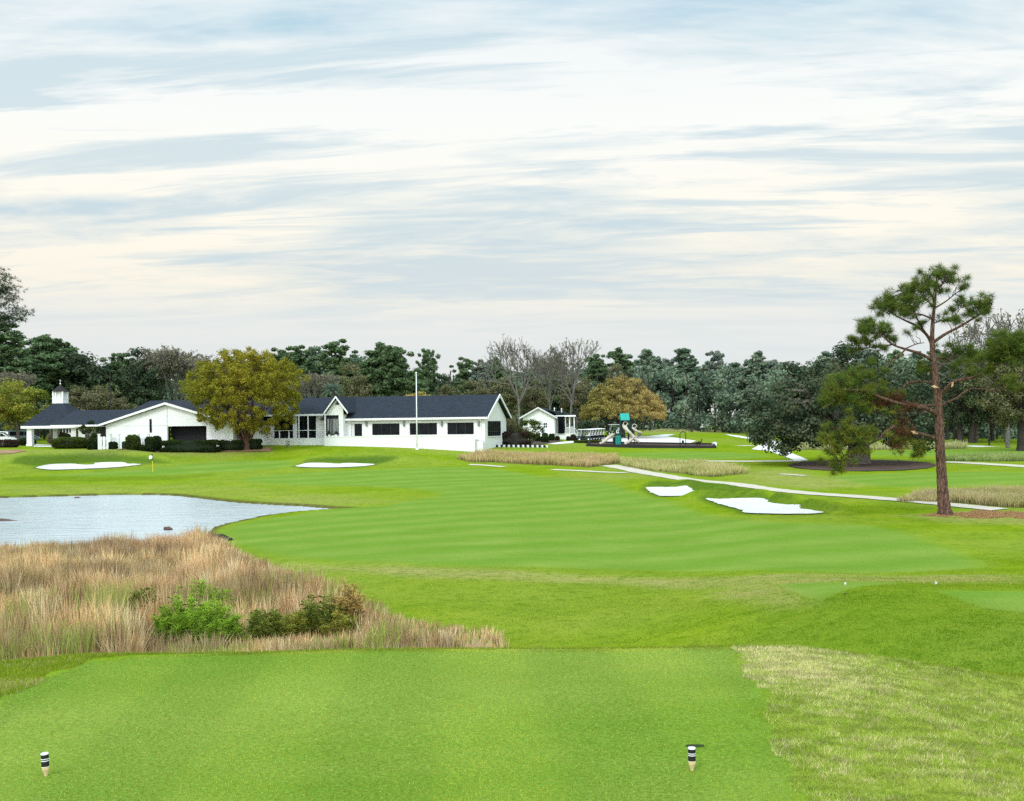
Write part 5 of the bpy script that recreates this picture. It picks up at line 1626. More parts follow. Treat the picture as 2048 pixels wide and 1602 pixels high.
gable_roof_t('roof', club, tG - .55, W2 - .4, sc - half - .02, sc, sc + half + .02, ze_, gpk[1], .2)
m = MB(); m.prism([(sc - half - .08, ze_ - .02), (sc, gpk[1] + .05), (sc + half + .08, ze_ - .02), (sc + half + .08, ze_ - .28), (sc, gpk[1] - .24), (sc - half - .08, ze_ - .28)], 'y', tG - .66, tG - .553); m.build('barge_board', WT, club)
v_ = fp(667.5, 806, tG)
m = MB(); m.prism([(sc - .32, v_[1] - .25), (sc + .32, v_[1] - .25), (sc, v_[1] + .35)], 'y', tG - .03, tG - .003); m.build('gable_vent', MAT['frame_dark'], club)
for px in (657.5, 671.5):
    s = fp(px, 870, tG - .4)[0]; z = zt2 + .03
    pl = thing('planter', (*fw(s, tG - .42), z), 'small green plant in the box on the ledge under the curtained window, ' + ('left one' if px < 660 else 'right one'), 'planter', None)
    m = MB(); m.lathe([(.16, 0), (.22, .22), (.20, .24)], 10); m.build('pot', MAT['white_gloss'], pl)
    C = rng.normal(0, .13, (8, 3)) + np.array([0, 0, .42]); lv, lf, lc = leaf_cloud(C, np.full(8, .16), 40, .10); np_mesh('foliage', lv, [lf], L_DARK, pl, col=lc)
# ledge for them
m = MB(); m.box(g0 + .02, g1 - .02, -1.62, tG - .003, -1.0, zt2 - .0); m.build('ledge', MAT['white_block'], club)

# --- left gabled wing
tL = -9.5
lp, le, lw = fp(331, 805.5, tL - .4), fp(197.5, 849, tL - .4), fp(212, 860, tL)
hl = lp[0] - le[0]; sl = (lp[1] - le[1]) / hl
lw1 = fp(466, 860, tL)[0]
o0, o1 = fp(335, 865, tL)[0], fp(413, 865, tL)[0]
oz0, oz1 = fp(370, 882, tL)[1], fp(370, 852.2, tL)[1]
zb0 = -.9
m = MB(); recess_wall(m, lw[0], lw1, tL, tL + .25, zb0, oz1 + .002, [(o0, o1, zb0 + .01, oz1)])
m.build('wall', WW, club)
top = lambda s: lp[1] - abs(s - lp[0]) * sl - .24
m = MB(); m.prism([(lw[0], oz1 + .004), (lw1, oz1 + .004), (lw1, top(lw1)), (lp[0], top(lp[0])), (lw[0], top(lw[0]))], 'y', tL, tL + .25); m.build('gable_wall', WW, club)
m = MB(); m.box(lw[0], lw[0] + .25, tL + .253, 1, zb0, top(lw[0])); m.build('side_wall', WW, club); m = MB(); m.box(lw1 - .25, lw1, tL + .253, tP - .003, zb0, top(lw1)); m.build('side_wall', WW, club)
m = MB(); m.box(o0 - .1, o1 + .1, tL + 1.4, tL + 1.5, zb0, oz1); m.build('shaded_recess', VO, club)  # flat near-black sheet; the opening's shade is painted in its colour
m = MB(); m.box(o0 - .05, o1 + .05, tL + .26, tL + 1.39, oz1 + .01, oz1 + .05); m.build('soffit', MAT['timber_dark'], club)
s = fp(334.5, 850, tL)[0]; m = MB(); m.box(s - .09, s + .05, tL - .05, tL - .003, zb0, lp[1] - .45); m.build('batten', MAT['pale_wall'], club)
s0_ = fp(214, 850, tL)[0]; m = MB(); m.box(s0_, fp(333, 850, tL)[0], tL - .03, tL - .003, oz1 + .12, oz1 + .17); m.build('batten', MAT['pale_wall'], club)
s0_, s1_ = fp(299.5, 850, tL)[0], fp(303.6, 850, tL)[0]
window(club, s0_, s1_, tL - .03, fp(301, 865, tL)[1], fp(301, 838, tL)[1], 0, fw_=.05)
gable_roof_t('roof', club, tL - .5, W2 + 2, le[0], lp[0], lp[0] + hl, le[1], lp[1], .22)
m = MB(); m.prism([(le[0] - .1, le[1] - .03), (lp[0], lp[1] + .05), (lp[0] + hl + .1, le[1] - .03), (lp[0] + hl + .1, le[1] - .30), (lp[0], lp[1] - .24), (le[0] - .1, le[1] - .30)], 'y', tL - .62, tL - .503); m.build('barge_board', WT, club)
# right white wall seen beside the dark opening, then a set-back link to the patio
# --- low roof between the left wing and the gazebo
tC = -4.0
c0, c1 = fp(128, 840, tC)[0], lp[0] - 3
zce = fp(190, 849, tC - 3)[1]; zcr = fp(190, 820, tC + 2.6)[1]
gable_roof_s('roof', club, c0, c1, tC - 3.0, tC + 2.6, tC + 8.0, zce, zcr)
m = MB(); m.box(c0, le[0] + .4, tC - 3.1, tC - 3.003, zce - .26, zce - .02); m.build('gutter', WT, club)
m = MB(); m.box(fp(196, 860, tC)[0], c1, tC - .4, tC + .2, zb0, zce - .2); m.build('link_wall', MAT['frame_dark'], club)

# ------------------------------------------------------------------ gazebo / porte-cochere
D = 163.0
g0_, g1_ = at(39, 853, D), at(160, 851.5, D)
gc = (g0_ + g1_) / 2; half = (g1_[0] - g0_[0]) / 2
zg = float(H(gc[0], D)); 
gz = thing('gazebo', (gc[0], D + half * .0, 0), 'white open porch pavilion with steep pyramid roof and louvered cupola', 'gazebo', None, R(-6))
ze_, za = g0_[2] + .05, at(115, 806, D + half)[2]
k = .16
apx = .5
ap = za + .9
m = MB(); th = .18
def hip(m, h0, z0, h1, z1, cy, off=0):
    m.add([(-h0, cy - h0, z0), (h0, cy - h0, z0), (h0, cy + h0, z0), (-h0, cy + h0, z0), (-h1 + off, cy - h1, z1), (h1 + off, cy - h1, z1), (h1 + off, cy + h1, z1), (-h1 + off, cy + h1, z1)],
          [(3, 2, 1, 0), (4, 5, 6, 7), (0, 1, 5, 4), (1, 2, 6, 5), (2, 3, 7, 6), (3, 0, 4, 7)])
cy = half
xo = at(115, 850, D + half)[0] - gc[0]
hip(m, half, ze_, .75, za, cy, xo); m.build('roof', SH_, gz)
m = MB(); m.box(-half - .03, half + .03, -.06, 2 * half, ze_ - .36, ze_ - .003); m.build('fascia', WT, gz)
m = MB(); m.box(-half + .3, half - .3, .25, 2 * half - .3, ze_ - .42, ze_ - .363); m.build('soffit', MAT['pale_wall'], gz)
for x_, y_, mt in ((-half + 1.0, .7, WT), (half - .95, .7, WT), (-half + 1.3, 2 * half - 1.0, MAT['pale_wall']), (half - 1.1, 2 * half - 1.0, MAT['pale_wall'])):
    m = MB(); w2 = .36; zb_ = zg - .3
    m.box(x_ - w2, x_ + w2, y_ - w2, y_ + w2, zb_, ze_ - .425).box(x_ - w2 - .06, x_ + w2 + .06, y_ - w2 - .06, y_ + w2 + .06, zb_, zg + .35)
    m.build('column', mt, gz)
# cupola
cb = .82
z1, z2, z3 = za - .3, at(115, 797, D + half)[2], at(115, 783, D + half)[2]
m = MB(); m.box(xo - cb, xo + cb, cy - cb, cy + cb, z1, z2); cup = m.build('cupola', WT, gz)
m = MB(); c2 = cb * .88
for sx in (-1, 1):
    for sy in (-1, 1): m.box(xo + sx * c2 - .09, xo + sx * c2 + .09, cy + sy * c2 - .09, cy + sy * c2 + .09, z2, z3)
for q in (-.3, .3): m.box(xo + q - .05, xo + q + .05, cy - c2 - .05, cy - c2 + .05, z2 + .002, z3)
m.box(xo - cb - .04, xo + cb + .04, cy - cb - .04, cy + cb + .04, z2 - .06, z2 + .06)
m.build('cupola_frame', WT, cup)
m = MB(); m.box(xo - c2 + .05, xo + c2 - .05, cy - c2 + .05, cy + c2 - .05, z2, z3 - .01)
n = 7
m.build('louvers', MAT['pale_wall'], cup)
zt_ = at(115, 769, D + half)[2]
m = MB(); m.lathe([(cb * 1.45, z3), (cb * 1.42, z3 + .05), (cb * .9, z3 + (zt_ - z3) * .38), (cb * .4, z3 + (zt_ - z3) * .72), (.05, zt_)], 8, (xo, cy, 0)); m.build('cupola_roof', MAT['timber_dark'], cup)
m = MB(); m.lathe([(.04, zt_ - .05), (.10, zt_ + .08), (.03, zt_ + .2), (.03, zt_ + .5), (.09, zt_ + .56), (.02, zt_ + .66)], 8, (xo, cy, 0)); m.build('finial', WT, cup)

# white outbuilding seen through the gazebo
D = 192.0
a, b = at(108, 856, D), at(146, 867.5, D)
hb = thing('white_hall', (a[0], D, 0), 'white building with tall narrow windows seen through the gazebo', 'building')
wd = b[0] - a[0]
m = MB(); m.box(0, wd + 2, 0, 6, -.5, a[2] + .1); m.build('wall', WW, hb)
for i in range(5):
    x_ = .5 + i * (wd - .6) / 5
    window(hb, x_, x_ + .36, -.0, b[2] + .2, a[2] - .1, 0, fw_=.05)
m = MB(); m.prism([(-.5, a[2] + .1), (3, a[2] + 1.6), (6.5, a[2] + .1)], 'x', -.4, wd + 2.4); m.build('roof', SH_, hb)

# ------------------------------------------------------------------ small white cottage right of the clubhouse
D = 197.0
pk, el, er = at(1077, 814.5, D), at(1041.5, 834, D), at(1116, 835.5, D)
cx_ = pk[0]; gz0 = float(H(cx_, D))
ct = thing('cottage', (cx_, D, 0), 'small white gabled cottage with porch and stairs beyond the clubhouse end', 'cottage', None, R(-9))
zE_ = (el[2] + er[2]) / 2; hw = (er[0] - el[0]) / 2
slp = (pk[2] - zE_) / hw
wh_ = hw - .45
m = MB(); m.prism([(-wh_, gz0 - .6), (wh_, gz0 - .6), (wh_, zE_ + .45 * slp - .2), (0, pk[2] - .2), (-wh_, zE_ + .45 * slp - .2)], 'y', 0, 9.5); m.build('wall', WW, ct)
gable_roof_t('roof', ct, -.5, 10, -hw, 0, hw, zE_, pk[2], .2)
m = MB(); m.prism([(-hw - .06, zE_ - .02), (0, pk[2] + .04), (hw + .06, zE_ - .02), (hw + .06, zE_ - .26), (0, pk[2] - .22), (-hw - .06, zE_ - .26)], 'y', -.62, -.503); m.build('barge_board', MAT['pale_wall'], ct)
w0, w1 = at(1086.5, 845, D), at(1095, 856, D)
window(ct, w0[0] - cx_, w1[0] - cx_, -.02, w1[2], w0[2], 1, .5, frame=WT)
# porch on the right side
p0, p1 = at(1113, 834, D + 1)[0] - cx_, at(1146, 831, D + 1)[0] - cx_
pz = at(1130, 831.5, D)[2]
m = MB(); m.prism([(hw * .35, pz + 1.15), (p1 + .2, pz + .05), (p1 + .2, pz - .15), (hw * .35, pz + .95)], 'y', 1.6, 8.5); m.build('porch_roof', SH_, ct)
m = MB(); m.box(hw * .6, p1 + .28, 1.46, 1.597, pz - .16, pz + .10); m.build('porch_fascia', WT, ct)
m = MB(); d0, d1 = at(1114.5, 850, D)[0] - cx_, at(1127, 850, D)[0] - cx_
m.box(d0, d1, 1.4, 1.5, gz0 + 1.0, pz - .1); m.build('screen_panel', MAT['glass'], ct)
m = MB()
for x_ in (d1 + .15, (d1 + p1) / 2, p1 - .05): m.box(x_ - .08, x_ + .08, 1.9, 2.06, gz0 + .8, pz - .16)
m.build('porch_posts', WT, ct)
zd = at(1135, 866, D)[2]
m = MB(); m.box(wh_ + .003, p1, 1.7, 8, gz0 - .4, zd); m.build('porch_floor', MAT['white_block'], ct)
m = MB()
rx0 = at(1130, 850, D)[0] - cx_; rx1 = at(1146, 850, D)[0] - cx_
zr1 = at(1140, 854, D)[2]
m.box(rx0, rx1, 1.55, 1.62, zr1 - .06, zr1)
for i in range(12): x_ = rx0 + (rx1 - rx0) * i / 11; m.box(x_ - .025, x_ + .025, 1.56, 1.61, zd, zr1 - .06)
m.build('railing', WT, ct)
m = MB()
for i in range(6):
    x_ = p1 + .003 + i * .17
    m.box(x_, x_ + .168, 1.7, 4.2, gz0 - .4, zd - (i + 1) * (zd - gz0) / 7)
m.build('steps', MAT['white_block'], ct)
m = MB(); m.prism([(rx1 + .01, zr1), (rx1 + .95, zr1 - 1.15), (rx1 + .95, zr1 - 1.23), (rx1 + .01, zr1 - .08)], 'y', 1.56, 1.62)
for i in range(4): x_ = rx1 + .12 + i * .24; m.box(x_ - .025, x_ + .025, 1.565, 1.615, gz0 - .3, zr1 - (x_ - rx1) * 1.2)
m.build('stair_rail', WT, ct)
m = MB(); s0_ = at(1070, 865, D - 1)[0] - cx_; m.box(s0_, at(1110, 865, D - 1)[0] - cx_, -1.2, -.004, gz0 - .5, at(1090, 866, D - 1)[2]); m.build('plinth', MAT['white_block'], ct)
for i, px in enumerate((1100, 1114.5)):
    p = at(px, 818 if i == 0 else 819.5, D + 5)
    m = MB(); m.tube([(p[0] - cx_, 5, pz + .6), (p[0] - cx_, 5, p[2] + .1)], .09, 8).lathe([(.13, 0), (.13, .12), (.02, .2)], 8, (p[0] - cx_, 5, p[2] + .05)); m.build('vent_pipe', WT, ct)

# ------------------------------------------------------------------ flagpole, flagstick, posts
p = at(834, 891, 149.2); p[2] = float(H(p[0], p[1]))
fpole = thing('flagpole', p, 'bare white flagpole on the lawn before the main windows', 'flagpole')
h = at(832.5, 747, p[1])[2] - p[2]
m = MB(); m.tube([(0, 0, -.2), (0, 0, h * .5), (0, 0, h)], [.085, .075, .05], 10); m.build('pole', MAT['white_gloss'], fpole, smooth=True)
m = MB(); m.lathe([(.02, -.1), (.10, -.03), (.12, .04), (.08, .11), (.01, .14)], 10, (0, 0, h + .06)); m.build('finial', MAT['white_gloss'], fpole, smooth=True)
m = MB(); m.lathe([(.22, 0), (.20, .1), (.11, .16)], 12); m.build('collar', MAT['white_gloss'], fpole)
p = gp(305.5, 944)
fs = thing('flagstick', p, 'yellow flagstick with black and white flag on the putting green', 'flagstick')
h = at(305, 907.5, p[1])[2] - p[2]
m = MB(); m.tube([(0, 0, -.1), (0, 0, h * .62)], .03, 6); m.build('stick', MAT['yellow'], fs)
m = MB(); m.tube([(0, 0, h * .622), (0, 0, h)], .028, 6); m.build('stick_top', MAT['black'], fs)
m = MB(); m.prism([(-.03, h - .05), (-.42, h - .30), (-.40, h - .62), (-.03, h - .52)], 'y', -.02, .02); m.build('flag', MAT['white_gloss'], fs)
m = MB(); m.prism([(-.035, h - .02), (-.20, h - .16), (-.035, h - .22)], 'y', -.035, -.022); m.build('flag_top', MAT['black'], fs)
p = gp(1978.5, 891)
mp = thing('marker_post', p, 'dark post standing on the grass near the right edge', 'post')
h = at(1978, 873, p[1])[2] - p[2]
m = MB(); m.box(-.12, .12, -.06, .06, -.1, h * .5); m.build('post', MAT['timber_dark'], mp)
m = MB(); m.box(-.17, .17, -.08, .08, h * .5 + .002, h); m.build('panel', MAT['timber_dark'], mp)
D = 176.0
pb = at(221, 812, D); z0 = float(H(pb[0], D))
up = thing('utility_pole', (pb[0], D, z0), 'thin dark pole rising behind the low roof', 'pole')
h = at(220.5, 742, D)[2] - z0
m = MB(); m.tube([(0, 0, 0), (0, 0, h)], [.10, .06], 8); m.build('pole', MAT['bark_dark'], up)
m = MB(); m.box(-.35, .35, -.05, .05, h - 2.3, h - 2.18).box(-.14, .14, -.1, .1, h - 2.9, h - 2.5); m.build('crossarm', MAT['bark_dark'], up)

# ------------------------------------------------------------------ clipped shrubs and hedges
L_HEDGE = leafmat('clipped_hedge_leaves', (.006,.015,.007), (.050,.085,.022), .2, (.04,.055,.02))
L_HEDGE2 = leafmat('lighter_hedge_leaves', (.012,.026,.007), (.105,.15,.030), .2, (.08,.10,.02))
L_BURG = leafmat('burgundy_hedge_leaves', (.010,.007,.006), (.085,.045,.038), .2, (.06,.05,.035))
def clipped(name, label, cat, x0, x1, yt, yb, D, lm, depth=None, rnd=.5, n=None, size=.10, group=None, top_flat=False):
    """clipped shrub: superellipsoid of leaves around a dark solid core"""
    A, B = at(x0, yb, D), at(x1, yt, D)
    w = (B[0] - A[0]) / 2; cxx = (A[0] + B[0]) / 2
    z0 = float(H(cxx, D)); z0 = min(z0, A[2]) - .03
    hgt = B[2] - z0; dp = depth or w
    r = thing(name, (cxx, D, z0), label, cat, group)
    N = n or int(1300 + 1500 * w * hgt)
    d = rng.normal(0, 1, (N, 3)); d /= np.linalg.norm(d, axis=1)[:, None]
    e = rnd
    q = np.sign(d) * np.abs(d) ** e
    q /= (np.abs(q) ** (2 / e)).sum(1)[:, None] ** (e / 2)
    q *= (1 - .16 * rng.uniform(0, 1, (N, 1)) ** 2)
    lump = 1 + .035 * np.sin(q[:, :1] * 9 + d[:, 2:] * 7)
    P = np.column_stack([q[:, 0] * w, q[:, 1] * dp, hgt * .5 + q[:, 2] * hgt * .5]) * lump
    lv, lf, lc = leaf_cloud(P, np.full(N, .05), 3, size, 1, .5)
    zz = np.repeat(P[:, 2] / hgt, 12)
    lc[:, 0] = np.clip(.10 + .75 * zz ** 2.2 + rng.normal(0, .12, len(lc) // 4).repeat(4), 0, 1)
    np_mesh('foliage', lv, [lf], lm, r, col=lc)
    # solid core; in green hedges its near-black colour is painted inner shade
    m = MB(); V = []; nu, nv = 16, 9
    for j in range(nv + 1):
        b = -math.pi / 2 + math.pi * j / nv
        for i in range(nu):
            a = 2 * math.pi * i / nu
            f = lambda v: math.copysign(abs(v) ** e, v)
            V.append((f(math.cos(b)) * f(math.cos(a)) * w * .86, f(math.cos(b)) * f(math.sin(a)) * dp * .86, hgt * .5 + f(math.sin(b)) * hgt * .43))
    Fc = [(j * nu + i, j * nu + (i + 1) % nu, (j + 1) * nu + (i + 1) % nu, (j + 1) * nu + i) for j in range(nv) for i in range(nu)]
    m.add(V, Fc); m.build('branches', MAT['hedge_core'] if lm not in (L_BURG, L_GRAY) else MAT['bark_dark'], r)
    return r
GS = 'clipped shrubs along the clubhouse'
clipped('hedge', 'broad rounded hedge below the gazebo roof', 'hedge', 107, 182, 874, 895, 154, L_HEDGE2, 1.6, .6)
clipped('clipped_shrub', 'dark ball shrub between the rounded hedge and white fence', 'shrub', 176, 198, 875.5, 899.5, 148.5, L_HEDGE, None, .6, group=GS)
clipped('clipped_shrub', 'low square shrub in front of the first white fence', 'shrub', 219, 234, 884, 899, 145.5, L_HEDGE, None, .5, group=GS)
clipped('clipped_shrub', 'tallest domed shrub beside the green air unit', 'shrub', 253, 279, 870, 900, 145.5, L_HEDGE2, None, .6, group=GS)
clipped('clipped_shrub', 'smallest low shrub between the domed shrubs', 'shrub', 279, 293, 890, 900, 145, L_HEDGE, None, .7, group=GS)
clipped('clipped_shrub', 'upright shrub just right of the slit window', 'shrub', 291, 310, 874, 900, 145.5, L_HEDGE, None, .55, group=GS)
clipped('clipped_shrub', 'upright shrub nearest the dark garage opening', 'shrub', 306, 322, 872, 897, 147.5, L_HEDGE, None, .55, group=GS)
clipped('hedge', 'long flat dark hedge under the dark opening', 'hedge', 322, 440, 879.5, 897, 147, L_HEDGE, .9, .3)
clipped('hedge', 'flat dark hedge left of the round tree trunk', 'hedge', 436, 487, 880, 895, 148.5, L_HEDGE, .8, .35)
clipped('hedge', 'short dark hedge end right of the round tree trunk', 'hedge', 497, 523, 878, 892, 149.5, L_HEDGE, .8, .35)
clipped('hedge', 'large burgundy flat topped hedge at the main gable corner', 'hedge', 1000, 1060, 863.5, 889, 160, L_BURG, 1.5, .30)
clipped('clipped_shrub', 'dark green ball shrub right of the burgundy hedge', 'shrub', 1066, 1081, 869, 883, gp(1073.5, 883)[1], L_HEDGE, None, .7)
clipped('clipped_shrub', 'dark green ball shrub lowest in front of the cottage plinth', 'shrub', 1082, 1098, 871, 885, gp(1090, 885)[1], L_HEDGE, None, .7)
clipped('clipped_shrub', 'small square shrub against the cottage plinth', 'shrub', 1084, 1096, 866, 877, gp(1090, 883.2)[1], L_HEDGE, None, .5)
clipped('clipped_shrub', 'square dark shrub nearest the cottage stairs', 'shrub', 1098, 1109, 867.5, 880, gp(1103.5, 881.5)[1], L_HEDGE, None, .5)
clipped('clipped_shrub', 'low reddish shrub left of the stair foot', 'shrub', 1111, 1119, 872.5, 880, gp(1115, 881.5)[1], L_BURG, None, .7)
clipped('clipped_shrub', 'low reddish shrub right of the stair foot', 'shrub', 1133, 1140, 873, 880, gp(1136.5, 881.5)[1], L_BURG, None, .7)
clipped('clipped_shrub', 'brown mound shrub under the parked carts', 'shrub', 1141, 1152, 869, 877, gp(1146.5, 881.5)[1], L_BURG, None, .7)
clipped('shrub', 'small olive bush behind the burgundy hedge', 'shrub', 1027, 1052, 855, 870, 167, L_OLIVE, .8, .8)
clipped('shrub', 'brown green bush against the right side of the main gable', 'shrub', 1011, 1034, 832, 866, 164, L_OLIVE, 1.3, .8)
clipped('shrub', 'low gray green shrub strip in front of the parked carts', 'shrub', 1147, 1206, 880, 886.5, gp(1176.5, 886.5)[1], L_HEDGE2, .5, .6)
clipped('shrub', 'brown bare hedge at the left edge by the cars', 'shrub', -20, 36, 879, 890, 158, L_BURG, .7, .5)
clipped('shrub', 'brown shrub seen under the gazebo', 'shrub', 96, 142, 864, 884, 172, L_GRAY, 1.2, .8)
clipped('shrub', 'dark shrub behind the left gazebo column', 'shrub', 40, 70, 876, 888, 166, L_HEDGE, .9, .7)
# loose shrubs with visible stems
def loose(name, label, cat, px, yb, D, w, h, zb, lm, n=26, size=.14, group=None):
    X = ray(px, yb)[0] * D; z0 = float(H(X, D))
    r = thing(name, (X, D, z0 - .05), label, cat, group)
    C = []; Rr = []; br = []
    for i in range(n):
        d = rng.normal(0, 1, 3); d /= np.linalg.norm(d)
        c = np.array([d[0] * w, d[1] * w * .7, zb + (h - zb) * (.5 + .5 * d[2])]); C.append(c); Rr.append(rng.uniform(.25, .5) * w / 1.5)
        if i % 2 == 0: br.append((wob((rng.normal(0, .1), rng.normal(0, .1), 0), c, 5, .15), .05 * (1 - np.linspace(0, .7, 5))))
    lv, lf, lc = leaf_cloud(C, Rr, 90, size, .7, .5)
    tv, tf = tubes(br, 5); np_mesh('stems', tv, [tf], MAT['bark_pale'], r)
    np_mesh('foliage', lv, [lf], lm, r, col=lc)
    return r
loose('topiary_tree', 'small dark cloud pruned tree at the left corner of the slit window gable', 'small tree', 182, 896, 152, 1.15, 3.6, 1.5, L_HEDGE, 24, .12)
loose('shrubby_pine', 'bright green spreading shrub pine between clubhouse end and cottage', 'shrub', 1058, 886, 166, 2.1, 3.6, 1.2, L_HEDGE2, 44, .13)
loose('young_tree', 'small pale sapling in front of the patio wall', 'sapling', 574, 892, 151, .32, 1.15, .35, L_YG, 10, .08)

# white picket screens and the air unit
def screen(x0, x1, yt, yb, D, lb, gate=False):
    A, B = at(x0, yb, D), at(x1, yt, D); w = B[0] - A[0]; z0 = float(H(A[0], D)) - .1; h = B[2] - z0
    r = thing('picket_screen', (A[0], D, z0), lb, 'fence')
    n = max(3, int(w / .34))
    m = MB()
    for i in range(n):
        x_ = w * i / n; m.box(x_ + .02, x_ + w / n - .08, 0, .05, 0, h * .88)
    m.build('pickets', WT, r)
    m = MB(); m.box(0, w, .053, .12, h * .2, h * .28).box(0, w, .053, .12, h * .7, h * .78); m.build('rail', WT, r)
    for x_ in (-.12, w - .1):
        m = MB(); m.box(x_, x_ + .24, -.05, .19, 0, h).box(x_ - .05, x_ + .29, -.10, .24, h, h + .09); m.build('post', WT, r)
screen(198, 219, 869, 899.5, 146.5, 'white picket screen between ball shrub and low square shrub')
screen(221, 237, 869.5, 899.5, 147.2, 'white picket screen behind the low square shrub')
screen(277, 296, 869, 898, 147.0, 'white picket screen behind the smallest low shrub')
A, B = at(243.5, 899, 146.2), at(255, 885, 146.2)
r = thing('air_unit', (A[0], 146.2, float(H(A[0], 146.2)) - .05), 'dark green air conditioning unit beside the tallest domed shrub', 'air conditioner')
w_ = B[0] - A[0]; h_ = B[2] - A[2] + .1
m = MB(); m.box(0, w_, 0, w_, 0, h_); m.build('casing', MAT['hood_green'], r, bevel=.03)
m = MB()
for i in range(9): m.box(.06, w_ - .06, -.02, -.002, .1 + i * (h_ - .2) / 9, .1 + (i + .5) * (h_ - .2) / 9)
m.build('grille', MAT['black'], r)
m = MB(); m.lathe([(w_ * .4, 0), (w_ * .4, .05), (w_ * .1, .07)], 14, (w_ / 2, w_ / 2, h_ + .002)); m.build('fan_cover', MAT['black'], r)

# edging of pale and dark blocks under the burgundy hedge
q = thing('block_edging', (0, 0, 0), 'low edging of alternating pale and dark blocks below the burgundy hedge', 'edging')
D0e, n = 143.5, 24
m1, m2 = MB(), MB()
for i in range(n):
    px = 982 + (1096 - 982) * i / n; pe = 982 + (1096 - 982) * (i + 1) / n
    D = gp(px, 894.3 + i * .03)[1]
    A, B = at(px, 890, D), at(pe, 884, D); zt_ = at(px, 889.4 + i * .05, D)[2]; zb_ = float(H(A[0], D)) - .15
    (m1 if i % 2 else m2).box(A[0], B[0] - .01, D, D + .5, zb_, max(zt_, zb_ + .3))
m1.build('pale_blocks', MAT['white_block'], q); m2.build('dark_blocks', MAT['timber_dark'], q)
# ------------------------------------------------------------------ playground
pg0, pg1, pg2, pg3 = gp(1174, 892.5), gp(1431, 896.5), gp(1427, 890.5), gp(1181, 886.5)
def edge_box(name, a, b, h, wd, mat, parent):
    a = np.array(a); b = np.array(b); d = (b - a)[:2]; L = np.linalg.norm(d); d /= L; nrm = np.array([-d[1], d[0]]) * wd / 2
    m = MB(); P = [a[:2] - nrm, b[:2] - nrm, b[:2] + nrm, a[:2] + nrm]; zz = [a[2], b[2], b[2], a[2]]
    m.add([(p[0], p[1], z - .3) for p, z in zip(P, zz)] + [(p[0], p[1], z + h) for p, z in zip(P, zz)], [(3,2,1,0),(4,5,6,7),(0,1,5,4),(1,2,6,5),(2,3,7,6),(3,0,4,7)])
    return m.build(name, mat, parent)
pgb = thing('play_border', (0, 0, 0), 'low black timber border around the playground mulch', 'border')
fh = .34
for a, b in ((pg0, pg1), (pg1, pg2), (pg2, pg3), (pg3, pg0)): edge_box('border_board', a, b, fh, .22, MAT['timber_dark'], pgb)
A_ = np.array([pg0[:2], pg1[:2], pg2[:2], pg3[:2]])
tag(drape('play_mulch', A_, MAT['mulch'], .13, 1.0), 'dark wood chip bed of the playground', 'mulch bed', kind='structure')
e_ = thing('end_cap', pg2 + np.array([-.2, -.4, 0]), 'pale end block on the right corner of the playground border', 'block')
m = MB(); m.box(-.1, .45, -1.2, .3, -.2, .5); m.build('block', MAT['white_gloss'], e_, bevel=.05)

DP = gp(1240, 892)[1] + 1.2
zP = float(H(at(1240, 890, DP)[0], DP)) + .12
def lp_(px, py, d=0): return at(px, py, DP + d)
base = lp_(1243, 890, 0); base[2] = zP
pt = thing('play_tower', base, 'teal and dark green play tower with a small roof and tan slides', 'play structure')
def P_(px, py, d=0): return lp_(px, py, d) - base
# posts
roof_z = P_(1250, 839)[2]; deck_z = P_(1240, 866)[2]
xl, xr = P_(1231.5, 880)[0], P_(1242, 880)[0]; xr2 = P_(1258.5, 880)[0]
for x_, y_, zt in ((xl, 0, P_(1232, 853)[2]), (xr, 0, roof_z), (xr2, .2, roof_z), (xl, 1.5, P_(1232, 853)[2]), (xr, 1.6, roof_z), (xr2, 1.7, roof_z), (P_(1270, 880)[0], 1.2, P_(1270, 850)[2])):
    m = MB(); m.tube([(x_, y_, -.2), (x_, y_, zt)], .075, 8); m.build('post', MAT['dark_green'], pt)
m = MB(); m.box(xl - .05, xr2 + .05, -.05, 1.75, deck_z - .12, deck_z); m.box(xr2 + .05, P_(1270, 880)[0], .3, 1.4, deck_z + .25, deck_z + .37); m.build('deck', MAT['dark_green'], pt)
# roof: a small pitched teal panel
r0, r1 = P_(1241, 840), P_(1259, 831)
m = MB(); m.prism([(-.35, r0[2]), (.85, r1[2] + .35), (2.05, r0[2]), (2.05, r0[2] - .07), (.85, r1[2] + .28), (-.35, r0[2] - .07)], 'x', r0[0], r1[0]); m.build('roof', MAT['teal'], pt)
# teal climbing panel with holes (dots in relief)
a, b = P_(1231, 892), P_(1241, 871.5)
m = MB(); m.box(a[0], b[0], -.22, -.12, 0, b[2]); pn = m.build('climbing_panel', MAT['teal'], pt, bevel=.02)
m = MB()
for i in range(5):
    for j in range(2): m.lathe([(.09, -.02), (.10, .0), (.05, .05)], 8, (a[0] + (b[0] - a[0]) * (.3 + .4 * j), -.24, .2 + i * (b[2] - .3) / 4.4))
m.build('hand_hold', MAT['dark_green'], pn)
m = MB(); a, b = P_(1230, 873), P_(1243, 862); m.box(a[0], b[0], -.10, -.03, a[2] + .05, b[2]); m.build('side_panel', MAT['dark_green'], pt)
m = MB(); a, b = P_(1232.5, 866.5), P_(1237.5, 861)
m.box(a[0], b[0], -.16, -.103, a[2], a[2] + .12).box(a[0], b[0], -.16, -.103, b[2] - .1, b[2]).box(a[0], a[0] + .1, -.16, -.103, a[2] + .12, b[2] - .1).box(b[0] - .08, b[0], -.16, -.103, a[2] + .12, (a[2] + b[2]) / 2); m.build('play_panel', MAT['white_gloss'], pt)
